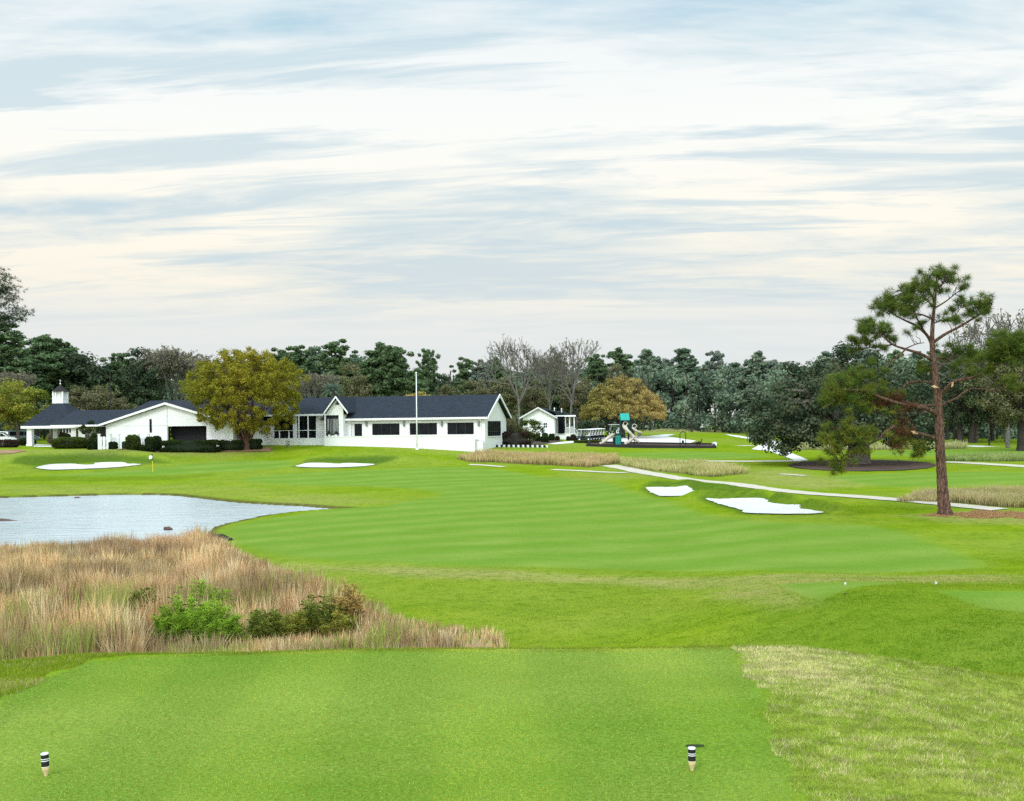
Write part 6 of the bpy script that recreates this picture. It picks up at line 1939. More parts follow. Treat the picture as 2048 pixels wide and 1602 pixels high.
m = MB(); a, b = P_(1257, 868), P_(1268, 847); m.box(a[0], b[0], .9, .97, a[2], b[2]); m.build('back_panel', MAT['dark_green'], pt)
m = MB(); a, b = P_(1222, 888), P_(1232, 869); m.box(a[0] + .3, b[0], .3, .38, 0, b[2] - .4); m.build('lower_panel', MAT['dark_green'], pt)
def slide(name, pts, w=.52, lip=.20):
    """open chute along a 3-D line"""
    L = smooth_line(np.array(pts), 6)
    T = np.gradient(L, axis=0); T /= np.linalg.norm(T, axis=1)[:, None]
    S = np.cross(T, np.array([0, 0, 1.])); S /= np.linalg.norm(S, axis=1)[:, None] + 1e-9
    U = np.cross(S, T)
    prof = [(-w/2 - .05, lip), (-w/2, lip + .02), (-w/2 + .06, .03), (0, -.01), (w/2 - .06, .03), (w/2, lip + .02), (w/2 + .05, lip), (w/2, -.06), (0, -.09), (-w/2, -.06)]
    V = np.stack([L + S * a + U * b for a, b in prof], 1); n, k = V.shape[:2]
    m = MB(); ii = lambda i, j: i * k + j % k
    m.add(V.reshape(-1, 3), [(ii(i, j), ii(i, j + 1), ii(i + 1, j + 1), ii(i + 1, j)) for i in range(n - 1) for j in range(k)] + [tuple(range(k)), tuple(range((n - 1) * k, n * k))])
    return m.build(name, MAT['tan_plastic'], pt, smooth=True)
slide('slide', [P_(1228, 868.5, -.3), P_(1222, 872.5, -.6), P_(1214, 879, -1.0), P_(1207, 885.5, -1.3), P_(1201, 887.5, -1.5)], .5, .22)
slide('slide', [P_(1251, 850, -.1), P_(1249, 854, -.5), P_(1252, 860, -.9), P_(1259, 866, -1.2), P_(1265, 873, -1.3), P_(1263, 880, -1.5), P_(1257, 885, -1.8), P_(1251, 888, -2.0)], .58, .24)
slide('slide', [P_(1269, 855, .6), P_(1268, 859, .4), P_(1273, 863, .2), P_(1280, 867, .4), P_(1276, 872, .9), P_(1269, 876, .6), P_(1270, 880, .1), P_(1278, 885, -.2)], .5, .22)
for px, py, d in ((1251, 850, 0), (1269, 855, .7)):
    c = P_(px, py, d); L = []
    for i in range(13):
        a = -.3 + (math.pi + .6) * i / 12
        L.append((c[0] + .36 * math.cos(a), c[1], c[2] + .12 + .40 * math.sin(a)))
    m = MB(); m.tube(L, .07, 6); m.build('slide_hood', MAT['tan_plastic'], pt, smooth=True)

# swing hoop
c = gp(1365.5, 893); c[2] += .1
sw = thing('swing_frame', c, 'narrow black arched hoop swing on the playground', 'swing')
x0 = at(1360, 880, c[1])[0] - c[0]; x1 = at(1371.5, 880, c[1])[0] - c[0]; zt = at(1365, 863.5, c[1])[2] - c[2]
rr = (x1 - x0) / 2; L = [(x0, 0, -.2), (x0, 0, zt - rr)]
for i in range(1, 12): a = math.pi * (1 - i / 12); L.append(((x0 + x1) / 2 + rr * math.cos(a), 0, zt - rr + rr * math.sin(a)))
L += [(x1, 0, zt - rr), (x1, 0, -.2)]
m = MB(); m.tube(L, .055, 8); m.build('arch', MAT['black'], sw, smooth=True)
m = MB(); xm = (x0 + x1) / 2
for s in (-.09, .09): m.tube([(xm + s, 0, .75), (xm + s * .3, 0, zt)], .012, 4)
m.build('chain', MAT['metal'], sw)
m = MB(); m.box(xm - .16, xm + .16, -.12, .12, .45, .52).box(xm - .16, xm + .16, .09, .13, .52, .85).box(xm - .16, xm - .12, -.1, .09, .52, .8).box(xm + .12, xm + .16, -.1, .09, .52, .8); m.build('swing_seat', MAT['black'], sw, bevel=.02)
# spring riders
for i, (px, hh_) in enumerate(((1394, .8), (1399, 1.15))):
    c = gp(px, 893.5); c[2] += .1
    s = thing('spring_rider', c, 'dark spring rider at the far end of the playground, ' + ('shorter one' if i == 0 else 'taller one'), 'spring rider')
    L = [(.11 * math.cos(a), .11 * math.sin(a), a * .018) for a in np.linspace(0, 22, 60)]
    m = MB(); m.tube(L, .02, 5); m.build('spring', MAT['black'], s)
    m = MB(); m.tube([(-.38, 0, .45), (-.1, 0, .52), (.2, 0, .55), (.34, 0, hh_ * .85), (.40, 0, hh_)], [.07, .13, .12, .08, .05], 8); m.build('seat', MAT['timber_dark'], s, smooth=True)
    m = MB(); m.tube([(.3, -.2, hh_ * .8), (.3, .2, hh_ * .8)], .02, 6); m.build('handle', MAT['metal'], s)

# ------------------------------------------------------------------ golf carts
def wheel(parent, x, y, r, w):
    m = MB(); m.V, m.Fs, m.n = [], [], 0
    def ring(prof, mat, nm, par):
        V = []; k = 16
        for rad, yy_ in prof:
            for i in range(k):
                a = 2 * math.pi * i / k; V.append((x + rad * math.cos(a), y + yy_, r + rad * math.sin(a)))
        Fc = [(i * k + j, i * k + (j + 1) % k, (i + 1) * k + (j + 1) % k, (i + 1) * k + j) for i in range(len(prof) - 1) for j in range(k)]
        Fc += [tuple(range(k)), tuple(range((len(prof) - 1) * k, len(prof) * k))]
        mm = MB(); mm.add(V, Fc); return mm.build(nm, mat, par)
    o = ring([(r * .55, -w / 2), (r * .92, -w / 2), (r, -w * .3), (r, w * .3), (r * .92, w / 2), (r * .55, w / 2)], MAT['black'], 'wheel', parent)
    ring([(r * .2, -w / 2 - .02), (r * .54, -w / 2 - .01), (r * .54, w / 2 + .01), (r * .2, w / 2 + .02)], MAT['white_gloss'], 'rim', o)
def cart(loc, rz, label, group=None):
    r = thing('golf_cart', loc, label, 'golf cart', group, rz)
    m = MB()   # +x is the nose
    m.prism([(-1.15, .35), (-1.15, .70), (-.95, .78), (-.30, .78), (-.22, .34), (.45, .32), (.62, .72), (.80, .86), (1.05, .74), (1.20, .52), (1.18, .30), (.9, .26), (-1.0, .26)], 'y', -.56, .56)
    m.build('body', MAT['cart_body'], r, bevel=.05)
    m = MB(); m.box(-.92, -.35, -.52, .52, .785, .90); m.build('seat', MAT['seat_gray'], r, bevel=.04)
    m = MB(); m.prism([(-.98, .88), (-.86, .88), (-1.0, 1.32), (-1.09, 1.32)], 'y', -.52, .52); m.build('backrest', MAT['seat_gray'], r, bevel=.03)
    m = MB(); m.prism([(-1.35, 1.80), (-1.28, 1.88), (-.2, 1.93), (.78, 1.88), (.84, 1.80), (.76, 1.79), (-.2, 1.84), (-1.27, 1.79)], 'y', -.60, .60); m.build('canopy', MAT['white_gloss'], r, bevel=.02)
    for y in (-.5, .5):
        m = MB(); m.tube([(.62, y, .75), (.50, y, 1.2), (.42, y, 1.82)], .022, 6); m.build('post', MAT['white_gloss'], r)
        m = MB(); m.tube([(-1.0, y, .72), (-1.08, y, 1.3), (-1.12, y, 1.82)], .022, 6); m.build('post', MAT['white_gloss'], r)
    m = MB(); m.prism([(.625, .84), (.44, 1.80), (.455, 1.80), (.64, .84)], 'y', -.47, .47); m.build('windshield', MAT['glass_pale'], r)
    m = MB(); m.tube([(.5, .25, .78), (.22, .25, 1.08)], .02, 6)
    L = [(.22 + .06 * math.cos(a), .25 + .17 * math.sin(a), 1.08 + .15 * math.cos(a)) for a in np.linspace(0, 2 * math.pi, 14)]
    m.tube(L, .018, 5); m.build('steering_wheel', MAT['black'], r)
    for y in (-.36, .36):
        m = MB(); m.lathe([(.08, 0), (.07, .03), (.02, .05)], 8, (0, 0, 0)); o = m.build('headlight', MAT['white_gloss'], r); o.rotation_euler.y = R(90); o.location = (1.17, y, .58)
    m = MB(); m.box(-1.62, -1.16, -.45, .45, .36, .46).box(-1.64, -1.60, -.45, .45, .464, .8); m.build('bag_rack', MAT['black'], r)
    for x in (-.72, .85):
        for y in (-.50, .50): wheel(r, x, y, .235, .2)
    return r
GC = 'golf carts parked in a row by the cottage'
ctx = None
cl_ = ['nearest golf cart of the row parked by the cottage, fully in view', 'second golf cart of the row parked by the cottage', 'third golf cart of the row parked by the cottage', 'fourth golf cart of the row parked by the cottage', 'fifth golf cart of the row parked by the cottage', 'farthest golf cart of the row parked by the cottage']
for i in range(6):
    D = gp(1166, 881.5)[1] + i * 1.3
    px = 1166 + i * 5.6
    X = ray(px, 870)[0] * D
    loc = (X, D, float(H(X, D)))
    if ctx is None: ctx = cart(loc, R(196), cl_[0], GC)
    else: dup(ctx, loc, R(196), 1.0, cl_[i], GC)
X = ray(1226, 860)[0] * 222
dup(ctx, (X, 222, float(H(X, 222))), R(190), 1.05, 'lone golf cart with white canopy behind the play tower', None)
for o in COL.objects:
    if o.get('label') == 'lone golf cart with white canopy behind the play tower' and 'group' in o: del o['group']

# ------------------------------------------------------------------ parked cars at the left edge
def car(name, loc, rz, label, cat, body, L=4.7, W_=1.85, Hh=1.72, van=False):
    r = thing(name, loc, label, cat, None, rz)
    if van: prof = [(-2.3,.35),(-2.35,.9),(-2.25,1.55),(-2.1,1.95),(.9,1.98),(1.35,1.7),(1.75,1.1),(2.3,.95),(2.4,.6),(2.35,.35)]
    else: prof = [(-2.3,.35),(-2.35,.95),(-2.2,1.10),(-1.95,1.62),(-1.6,1.72),(.1,1.70),(.55,1.55),(1.1,1.12),(2.05,.98),(2.3,.80),(2.35,.35)]
    m = MB(); n = len(prof); V = []
    for y, f in ((-W_ / 2, 0), (-W_ / 2 + .0, 0), (W_ / 2, 0)): pass
    def sec(y, tuck): return [(x, y * (1 - tuck * max(0, z - .95)), z) for x, z in prof]
    V = sec(-W_ / 2, .13) + sec(W_ / 2, .13)
    m.add(V, [tuple(range(n))[::-1], tuple(range(n, 2 * n))] + [(i, (i + 1) % n, (i + 1) % n + n, i + n) for i in range(n)])
    m.build('body', body, r, bevel=.06)
    if van: wn = [[(-2.0,1.15),(-1.95,1.75),(-.9,1.78),(-.9,1.15)],[(-.8,1.15),(-.8,1.78),(.1,1.78),(.1,1.15)],[(.2,1.15),(.2,1.78),(.85,1.76),(1.4,1.2)]]
    else: wn = [[(-1.98,1.14),(-1.75,1.55),(-1.1,1.60),(-1.1,1.12)],[(-1.0,1.12),(-1.0,1.60),(-.15,1.60),(-.15,1.12)],[(-.05,1.12),(-.05,1.60),(.2,1.58),(.85,1.14)]]
    for sg in (-1, 1):
        for w_ in wn:
            m = MB(); k = len(w_)
            f = lambda x, z, o: (x, sg * (W_ / 2 * (1 - .13 * max(0, z - .95)) + o), z)
            m.add([f(x, z, .004) for x, z in w_] + [f(x, z, .016) for x, z in w_], [tuple(range(k)), tuple(range(k, 2 * k))] + [(i, (i + 1) % k, (i + 1) % k + k, i + k) for i in range(k)])
            m.build('window', MAT['glass'], r)
    for sg in (-.7, .7):
        m = MB(); m.box(2.22, 2.40, sg - .2, sg + .2, .66, .82); m.build('headlight', MAT['white_gloss'], r, bevel=.03)
        m = MB(); m.box(-2.42, -2.28, sg - .12, sg + .12, .8, 1.05); m.build('tail_light', simple('tail_red', (.3,.01,.01), .3), r)
    m = MB(); m.box(-2.45, 2.46, -W_ / 2 + .06, W_ / 2 - .06, .33, .52); m.build('bumper', MAT['black'], r, bevel=.04)
    for x in (-1.45, 1.45):
        for y in (-W_ / 2 + .08, W_ / 2 - .08): wheel(r, x, y, .36, .24)
    return r
X = ray(4, 875)[0] * 176
car('parked_car', (X, 176, float(H(X, 176))), R(8), 'white car parked at the left edge behind the brown hedge', 'car', MAT['white_gloss'])
X = ray(47, 875)[0] * 186
car('parked_van', (X, 186, float(H(X, 186))), R(20), 'gray green van parked just left of the gazebo column', 'van', MAT['car_gray'], van=True)
X = ray(14, 866)[0] * 196
car('parked_car', (X, 196, float(H(X, 196))), R(-10), 'white car parked farther back between the van and the frame edge', 'car', MAT['white_gloss'])

# ------------------------------------------------------------------ tee markers
def tee_marker(px, py, lean, lb):
    p = gp(px, py, True)
    r = thing('tee_marker', p, lb, 'tee marker', 'wooden tee markers on the near tee', 0)
    k = p[1] / F
    h = 45 * k * 1.03; wd = 15.0 * k / 2
    z = lambda f: h * f
    m = MB(); m.lathe([(wd * .25, -.03), (wd * .42, 0), (wd * .58, z(.12)), (wd * .85, z(.26)), (wd, z(.40))], 24); m.build('wooden_tip', simple('bare_wood', (.62,.46,.24), .7, .25, 20), r, smooth=True)
    m = MB(); m.lathe([(wd, z(.40)), (wd * 1.02, z(.41)), (wd * 1.02, z(.96)), (wd * .98, z(.98)), (wd * .5, z(.985))], 24); b = m.build('barrel', MAT['black'], r, smooth=False)
    for a_, b_ in ((.655, .69), (.735, .77)):
        m = MB(); m.lathe([(wd * 1.02, z(a_)), (wd * 1.045, z(a_)), (wd * 1.045, z(b_)), (wd * 1.02, z(b_))], 24); m.build('stripe', MAT['white_gloss'], b)
    m = MB(); m.lathe([(wd * .9, z(.40) - .0005), (wd * 1.04, z(.395)), (wd * 1.04, z(.425)), (wd * 1.0, z(.43))], 24); m.build('stripe', MAT['yellow'] if False else simple('cream', (.78,.70,.45), .6), b)
    m = MB(); m.lathe([(wd * 1.02, z(.94)), (wd * 1.04, z(.94)), (wd * 1.0, z(.995)), (wd * .6, z(1.0))], 24); m.build('cap', MAT['white_gloss'], b)
    r.rotation_euler = (0, R(lean), 0)
    return r
tee_marker(92, 1552, -3, 'black banded wooden tee marker on the left side of the near tee')
tee_marker(1384, 1541, 0, 'black banded wooden tee marker on the right side of the near tee')
# divot behind the right marker
p = gp(1390, 1494)
dv = thing('turf_divot', p, 'dark crescent divot in the turf behind the right tee marker', 'divot')
m = MB(); n = 12
V = []; Fc = []
for i in range(n + 1):
    t = i / n; x = -.075 + .15 * t; w = .018 * math.sin(math.pi * t) ** .6 + .002
    V += [(x, -w, .006), (x, w, .017)]
for i in range(n): Fc.append((2 * i, 2 * i + 2, 2 * i + 3, 2 * i + 1))
m.add(V, Fc); m.build('torn_turf', simple('dark_soil', (.02,.035,.008), .9, .3, 30), dv)
# forward tee markers
for px, py, lb, c_ in ((1690.5, 1170, 'tiny pale tee marker on the small forward tee', 'seat_gray'), (1872, 1169, 'tiny pale tee marker beside the mound crest', 'seat_gray')):
    p = gp(px, py, dmin=22)
    r = thing('tee_marker', p, lb, 'tee marker')
    m = MB(); m.lathe([(.015, -.03), (.02, 0), (.026, .02), (.026, .06), (.012, .07)], 12); m.build('peg', MAT[c_], r, smooth=True)
    m = MB(); m.lathe([(.0265, .03), (.029, .03), (.029, .04), (.0265, .04)], 12); m.build('stripe', MAT['white_gloss'], r)
p = gp(1691, 1187.5, dmin=22); r = thing('turf_divot', p, 'small dark hole on the forward tee', 'divot'); m = MB(); m.lathe([(.05, .004), (.04, .012), (.02, .016)], 10); m.build('hole', MAT['black'], r)

# ------------------------------------------------------------------ things in and beside the pond
def rock(name, lb, cat, p, sx, sy, sz, mat, rz=0):
    import bmesh
    bm = bmesh.new(); bmesh.ops.create_icosphere(bm, subdivisions=3, radius=1)
    for v in bm.verts:
        n = math.sin(v.co.x * 4 + 1) * math.sin(v.co.y * 3.7) * .16 + math.sin(v.co.z * 5 + v.co.x * 2) * .10
        v.co *= 1 + n; v.co = Vector((v.co.x * sx, v.co.y * sy, v.co.z * sz))
    me = bpy.data.meshes.new(name); bm.to_mesh(me); bm.free(); me.materials.append(mat)
    o = bpy.data.objects.new(name, me); COL.objects.link(o); o.location = tuple(p); o.rotation_euler.z = rz
    return tag(o, lb, cat)
L_ROCK = simple('brown_rock', (.10,.06,.045), .9, .4, 4, bump=.5)
rock('rock', 'brown rock breaking the pond surface beyond the reeds', 'rock', wp(336, 1058, WATER_Z + .05), .27, .2, .16, L_ROCK)
rock('rock', 'tiny dark rock near the far bank of the pond', 'rock', wp(155, 996, WATER_Z), .28, .2, .12, L_ROCK)
GR = 'dark stones at the corner of the pond'
for i in range(9):
    p = gp(424 + i * 4.4, 1070.5 + i * 1.2 + rng.normal(0, .8))
    o = rock('stone', 'dark stone in the line at the near corner of the pond', 'stone', p + np.array([0, 0, .02]), rng.uniform(.13, .22), .16, rng.uniform(.12, .2), MAT['timber_dark'], rng.uniform(0, 3)); o['group'] = GR
p = wp(-6, 1041, WATER_Z)
isl = rock('mud_spit', 'low muddy spit with green tufts at the left edge of the pond', 'mud bank', p + np.array([-.5, 0, -.08]), 2.1, .9, .22, L_ROCK)

# ------------------------------------------------------------------ wild shrubs in front of the dry grass
def feathery(label, px, D, h, w, stems, lm, stemmat, leaf=.07, per=16, name='wild_shrub', arch=.5):
    X = (px - 1024) / F * D; z0 = float(H(X, D))
    r = thing(name, (X, D, z0 - .03), label, 'shrub')
    br = []; V = []; Fq = []; Cc = []; n = 0
    LV = []; LC = []
    for i in range(stems):
        az = rng.uniform(0, 6.283); rad = w * math.sqrt(rng.uniform(0, 1)); hh = h * rng.uniform(.35, 1.12) * (1 - .35 * (rad / w) ** 2)
        b = np.array([math.cos(az) * rad * .35, math.sin(az) * rad * .3, 0])
        e = np.array([math.cos(az) * rad, math.sin(az) * rad * .7, hh])
        q = wob(b, e, 6, .08); q[:, 0] += arch * .12 * np.linspace(0, 1, 6) ** 2 * math.cos(az)
        br.append((q, .011 * (1 - np.linspace(0, .7, 6)) * (1 + h / 2)))
        for f in np.linspace(.22, 1.0, per):
            c = np.array([np.interp(f, np.linspace(0, 1, 6), q[:, k]) for k in range(3)])
            LV.append(c)
    LV = np.array(LV)
    m = len(LV); K = 13
    rr = np.repeat(np.arange(m), K)
    d = rng.normal(0, 1, (m * K, 3)); d[:, 2] = np.abs(d[:, 2]) * .7 + .25; d /= np.linalg.norm(d, axis=1)[:, None]
    l = leaf * 2.7 * rng.uniform(.5, 1.2, m * K)[:, None]
    s = np.cross(d, rng.normal(0, 1, (m * K, 3))); s /= np.linalg.norm(s, axis=1)[:, None]
    B = LV[rr]; wd = leaf * .085
    mid = B + d * l * .6; tip = B + d * l; tip[:, 2] -= l[:, 0] * .35
    V = np.stack([B - s * wd, B + s * wd, mid + s * wd, tip, mid - s * wd], 1).reshape(-1, 3)
    k = np.arange(m * K)[:, None] * 5
    Fq = k + np.array([0, 1, 2, 3, 4])
    sh = np.clip(.15 + .55 * (LV[rr][:, 2] / h) ** 1.2 + rng.normal(0, .14, m * K), 0, 1); hu = np.clip(rng.normal(.3, .3, m * K), 0, 1)
    np_mesh('foliage', V, [Fq], lm, r, col=np.stack([np.repeat(sh, 5), np.repeat(hu, 5), np.zeros(5 * m * K)], 1))
    tv, tf = tubes(br, 4); np_mesh('stems', tv, [tf], stemmat, r)
L_FENNEL = leafmat('fennel_green', (.035,.085,.004), (.22,.36,.030), .4, (.26,.34,.05), k=1.7)
L_FENDK = leafmat('dark_shrub_green', (.020,.040,.007), (.13,.17,.028), .3, (.17,.17,.04), k=2.0)
L_RUST = leafmat('rusty_stems', (.06,.030,.012), (.23,.135,.055), .3, (.22,.20,.05), k=3.0)
L_YELG = leafmat('yellow_green_shrub', (.05,.07,.010), (.26,.28,.045), .35, (.28,.22,.05), k=1.7)
MAT['stem_red'] = simple('reddish_stem', (.14,.06,.035), .8, .3, 8)
MAT['stem_green'] = simple('green_stem', (.10,.13,.03), .8, .3, 8)
feathery('bright green feathery bush, biggest in the dry grass, left half of its pair', 362, 28.8, 1.30, 0.78, 90, L_FENNEL, MAT['stem_green'])
feathery('bright green feathery bush leaning right beside the biggest one', 422, 28.6, 1.21, 0.69, 83, L_FENNEL, MAT['stem_green'])
feathery('taller thin green bush behind the bright feathery pair', 395, 30.8, 1.55, 0.75, 49, L_FENNEL, MAT['stem_green'], per=11)
feathery('dark green bush left of the bright feathery pair', 285, 30.6, 1.44, 0.47, 55, L_FENDK, MAT['stem_green'])
feathery('dark rounded green bush right of the bright feathery pair', 530, 28.6, 1.06, 0.45, 72, L_FENDK, MAT['stem_green'])
feathery('low mixed green bush between dark bush and rusty stems', 590, 28.7, 0.94, 0.50, 51, L_YELG, MAT['stem_red'])
feathery('olive bush standing against the rusty stems', 636, 28.7, 1.21, 0.53, 63, L_FENDK, MAT['stem_red'], per=13)
feathery('rusty brown upright stems at the end of the bushes', 692, 28.9, 1.44, 0.45, 67, L_RUST, MAT['stem_red'], .055, 12)
feathery('yellow green low shrub under the rusty stems', 675, 28.3, 0.80, 0.43, 49, L_YELG, MAT['stem_red'])
feathery('small olive bush in the pale grass on the left', 207, 29.0, 0.94, 0.33, 42, L_YELG, MAT['stem_red'])
feathery('small bluish green weed in the pale grass on the far left', 122, 29.6, 0.84, 0.38, 37, L_FENDK, MAT['stem_green'])
feathery('low green weed between olive bush and feathery pair', 250, 28.6, 0.70, 0.33, 37, L_FENNEL, MAT['stem_green'])
feathery('lone wispy green shoot at the left end of the tee edge', 12, 28.0, 0.70, 0.38, 33, L_YELG, MAT['stem_red'])

# ------------------------------------------------------------------ golfers on the far crest
def golfer(px, py_head, D, shirt, trousers, lb, pose):
    p = at(px, 855, D); z0 = float(H(p[0], D))
    r = thing('person', (p[0], D, z0), lb, 'person', None, pose.get('rz', 0))
    bend = pose.get('bend', .15); al = pose.get('arms', .3)
    sh_y = -.52 * math.sin(bend); sh_z = .92 + .52 * math.cos(bend)
    J = {'pelvis': (0, 0, .92, .135), 'waist': (0, sh_y * .4, .92 + (sh_z - .92) * .42, .12), 'chest': (0, sh_y * .82, .92 + (sh_z - .92) * .82, .145), 'neck': (0, sh_y * 1.08, sh_z + .06, .055),
         'head0': (0, sh_y * 1.15 - .01, sh_z + .14, .075), 'head1': (0, sh_y * 1.2 - .03, sh_z + .25, .10), 'head2': (0, sh_y * 1.22 - .03, sh_z + .34, .075)}
    E = [('pelvis', 'waist'), ('waist', 'chest'), ('chest', 'neck'), ('neck', 'head0'), ('head0', 'head1'), ('head1', 'head2')]
    for s, n in ((-1, 'l'), (1, 'r')):
        sx = .19 * s
        J['sh' + n] = (sx, sh_y, sh_z - .03, .062); J['el' + n] = (sx * 1.15, sh_y - .12 - .1 * al, sh_z - .28, .045)
        J['wr' + n] = (sx * .45, sh_y - .30 - .2 * al, sh_z - .48, .032); J['pa' + n] = (sx * .25, sh_y - .33 - .2 * al, sh_z - .55, .038)
        E += [('chest', 'sh' + n), ('sh' + n, 'el' + n), ('el' + n, 'wr' + n), ('wr' + n, 'pa' + n)]
        for f in range(5):
            a = J['pa' + n]; q = ((f - 2) * .018)
            J['f%s%d' % (n, f)] = (a[0] + q + (-.03 * s if f == 0 else 0), a[1] + .01, a[2] - (.05 if f == 0 else .085 - abs(f - 2.5) * .01), .009)
            E.append(('pa' + n, 'f%s%d' % (n, f)))
        J['hip' + n] = (.10 * s, 0, .88, .10); J['kn' + n] = (.13 * s, -.05, .49, .065); J['an' + n] = (.15 * s, .0, .09, .045); J['to' + n] = (.17 * s, -.17, .04, .04)
        E += [('pelvis', 'hip' + n), ('hip' + n, 'kn' + n), ('kn' + n, 'an' + n), ('an' + n, 'to' + n)]
    names = list(J); me = bpy.data.meshes.new('body')
    me.from_pydata([J[k][:3] for k in names], [(names.index(a), names.index(b)) for a, b in E], [])
    o = bpy.data.objects.new('body', me); COL.objects.link(o)
    md = o.modifiers.new('skin', 'SKIN'); md.use_smooth_shade = True
    for i, k in enumerate(names):
        sv = me.skin_vertices[0].data[i]; sv.radius = (J[k][3], J[k][3] * (.8 if k in ('chest', 'waist', 'pelvis') else 1)); sv.use_root = (k == 'pelvis')
    o.modifiers.new('sub', 'SUBSURF').levels = 1
    dg = bpy.context.evaluated_depsgraph_get()
    m2 = bpy.data.meshes.new_from_object(o.evaluated_get(dg)); bpy.data.objects.remove(o)
    m2.materials.clear()
    for mt in (MAT['skin'], shirt, trousers, MAT['black']): m2.materials.append(mt)
    for f in m2.polygons:
        c = f.center
        f.material_index = 3 if c.z < .10 else 2 if c.z < .95 else 0 if (c.z > sh_z + .03 and abs(c.x) < .14) or (c.y < sh_y - .2) else 1
    b = bpy.data.objects.new('body', m2); COL.objects.link(b); b.parent = r
    hz = J['head2']
    m = MB(); m.lathe([(.112, -.06), (.115, 0), (.09, .06), (.03, .085)], 12, (hz[0], hz[1], hz[2] - .0)); m.build('cap', MAT['white_gloss'], r, smooth=True)
    wr = J['par']
    m = MB(); m.tube([(0, wr[1], wr[2] + .05), (.12, wr[1] - .55, .03)], .012, 6).box(.08, .2, wr[1] - .6, wr[1] - .54, .0, .05); 
    c = m.build('golf_club', MAT['metal']); tag(c, 'golf club held by the ' + pose['who'], 'golf club')
    c.matrix_world = r.matrix_world; c.location = r.location; c.rotation_euler = r.rotation_euler
    return r
bpy.context.view_layer.update()
golfer(1401, 848, 250, MAT['white_gloss'], MAT['black'], 'golfer in white shirt and dark trousers bending over on the far crest', {'bend': .7, 'arms': .5, 'rz': R(70), 'who': 'bending golfer'})
golfer(1306.5, 850, 262, MAT['white_gloss'], MAT['car_gray'], 'smaller far golfer in white top near the domed tree', {'bend': .25, 'arms': .3, 'rz': R(-30), 'who': 'far golfer'})
# ------------------------------------------------------------------ light and sky
ZENITH = 0.9; BACK_FILL = 1.7
w = bpy.data.worlds.new("World"); scene.world = w; w.use_nodes = True
nt = w.node_tree; nt.nodes.clear()
class W(NT):
    def __init__(s, t): s.t = t
t = W(nt)
out = t.n('ShaderNodeOutputWorld'); bg = t.n('ShaderNodeBackground')
SUN_EL, SUN_AZ = R(42), R(208)          # azimuth measured clockwise from +Y
sky = t.n('ShaderNodeTexSky'); sky.sky_type = 'NISHITA'; sky.sun_disc = False
sky.sun_elevation = SUN_EL; sky.sun_rotation = SUN_AZ
sky.air_density = 1.0; sky.dust_density = 1.0
g = t.n('ShaderNodeTexCoord').outputs['Generated']
sep = t.n('ShaderNodeSeparateXYZ'); t.l(g, sep.inputs[0])
zc = t.math('MAXIMUM', sep.outputs[2], 0.0)
den = t.math('ADD', zc, .085)
cx = t.math('DIVIDE', sep.outputs[0], den); cy = t.math('DIVIDE', sep.outputs[1], den)
cmb = t.n('ShaderNodeCombineXYZ'); t.l(t.math('ADD', t.math('MULTIPLY', cx, .42), t.math('MULTIPLY', cy, -.06)), cmb.inputs[0]); t.l(cy, cmb.inputs[1])
P = cmb.outputs[0]
def off(v, x, y):
    m = t.n('ShaderNodeMapping'); m.inputs['Location'].default_value = (x, y, 0); t.l(v, m.inputs['Vector']); return m.outputs[0]
n1 = t.noise(1.2, 9, .62, off(P, 3.1, 7.7), .45)
n2 = t.noise(3.1, 7, .62, off(P, 11.3, 2.2), .6)
n3 = t.noise(.42, 3, .5, off(P, 5.0, 1.0), .3)
cl = t.math('ADD', t.math('ADD', t.math('MULTIPLY', n1, .50), t.math('MULTIPLY', n2, .26)), t.math('MULTIPLY', n3, .24))
zr = t.math('MULTIPLY', zc, 2.4, clamp=True)      # .36 at the top of the photo
cov = t.ramp(cl, [(.42, (0,0,0)), (.475, (.55,.55,.55)), (.53, (1,1,1))])
gap = t.ramp(zr, [(0, (.80,.82,.81)), (.16, (.765,.81,.82)), (.27, (.70,.765,.78)), (.50, (.60,.745,.81)), (.72, (.51,.715,.82)), (.92, (.42,.66,.82)), (1, (.40,.64,.80))])
cld = t.ramp(zr, [(0, (.83,.84,.82)), (.15, (.80,.83,.83)), (.22, (.86,.865,.83)), (.29, (1.0,.945,.81)), (.42, (1.06,1.01,.88)), (.60, (1.02,1.03,.99)), (.9, (.86,.935,.97)), (1, (.84,.92,.96))])
c = t.mix(cov, gap, cld)
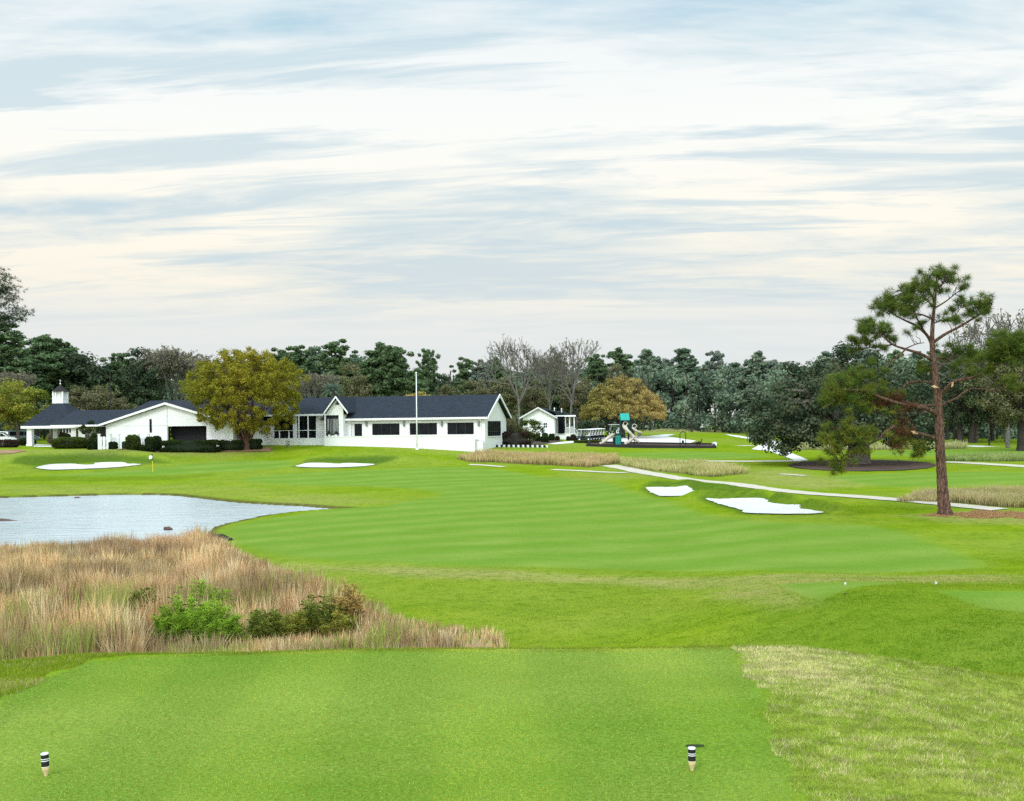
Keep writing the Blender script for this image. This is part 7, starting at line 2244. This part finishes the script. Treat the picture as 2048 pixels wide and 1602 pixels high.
# thin gray bands drawn out along the wind
cmb2 = t.n('ShaderNodeCombineXYZ'); t.l(t.math('ADD', t.math('MULTIPLY', cx, .30), t.math('MULTIPLY', cy, .05)), cmb2.inputs[0]); t.l(t.math('ADD', t.math('MULTIPLY', cy, 1.15), t.math('MULTIPLY', cx, .14)), cmb2.inputs[1])
n4 = t.noise(2.7, 8, .6, off(cmb2.outputs[0], 2.3, 4.1), .5)
band = t.math('MULTIPLY', t.ramp(n4, [(.50, (0,0,0)), (.60, (1,1,1))]), t.ramp(zr, [(.18, (0,0,0)), (.30, (.75,.75,.75)), (.7, (.7,.7,.7)), (1, (.45,.45,.45))]))
c = t.mix(band, c, t.mix(.5, gap, (.59,.73,.80)))
# clear sky shows a little through the veil
nk = t.mix(1.0, sky.outputs[0], (.1, .1, .1), 'MULTIPLY')
c = t.mix(.06, c, nk)
# the overcast is brighter overhead
gain = t.math('ADD', 1.0, t.math('MULTIPLY', t.ramp(sep.outputs[2], [(.36, (0,0,0)), (.9, (1,1,1))]), ZENITH))
gain = t.math('ADD', gain, t.math('MULTIPLY', t.ramp(t.math('MULTIPLY_ADD', sep.outputs[1], -.5, .5), [(.45, (0,0,0)), (.85, (1,1,1))]), BACK_FILL))  # sky behind the camera brightened as added fill for walls and foliage
c = t.mix(1.0, c, gain, 'MULTIPLY')
t.l(c, bg.inputs['Color']); bg.inputs['Strength'].default_value = 1.0
t.l(bg.outputs[0], out.inputs[0])
sd = bpy.data.lights.new('sun', 'SUN'); sd.energy = 1.5; sd.angle = R(12); sd.color = (1, .96, .9)
so_ = bpy.data.objects.new('sun', sd); COL.objects.link(so_)
dv = Vector((math.sin(SUN_AZ) * math.cos(SUN_EL), math.cos(SUN_AZ) * math.cos(SUN_EL), math.sin(SUN_EL)))
so_.rotation_euler = (-dv).to_track_quat('-Z', 'Y').to_euler()
scene.view_settings.view_transform = 'Standard'; scene.view_settings.look = 'None'
scene.view_settings.exposure = 0; scene.view_settings.gamma = 1
scene.render.engine = 'CYCLES'
scene.cycles.max_bounces = 6; scene.cycles.diffuse_bounces = 4; scene.cycles.glossy_bounces = 3; scene.cycles.transmission_bounces = 3
scene.cycles.caustics_reflective = False; scene.cycles.caustics_refractive = False
scene.cycles.use_denoising = False
scene.cycles.denoiser = 'OPENIMAGEDENOISE'; scene.cycles.denoising_input_passes = 'RGB_ALBEDO_NORMAL'
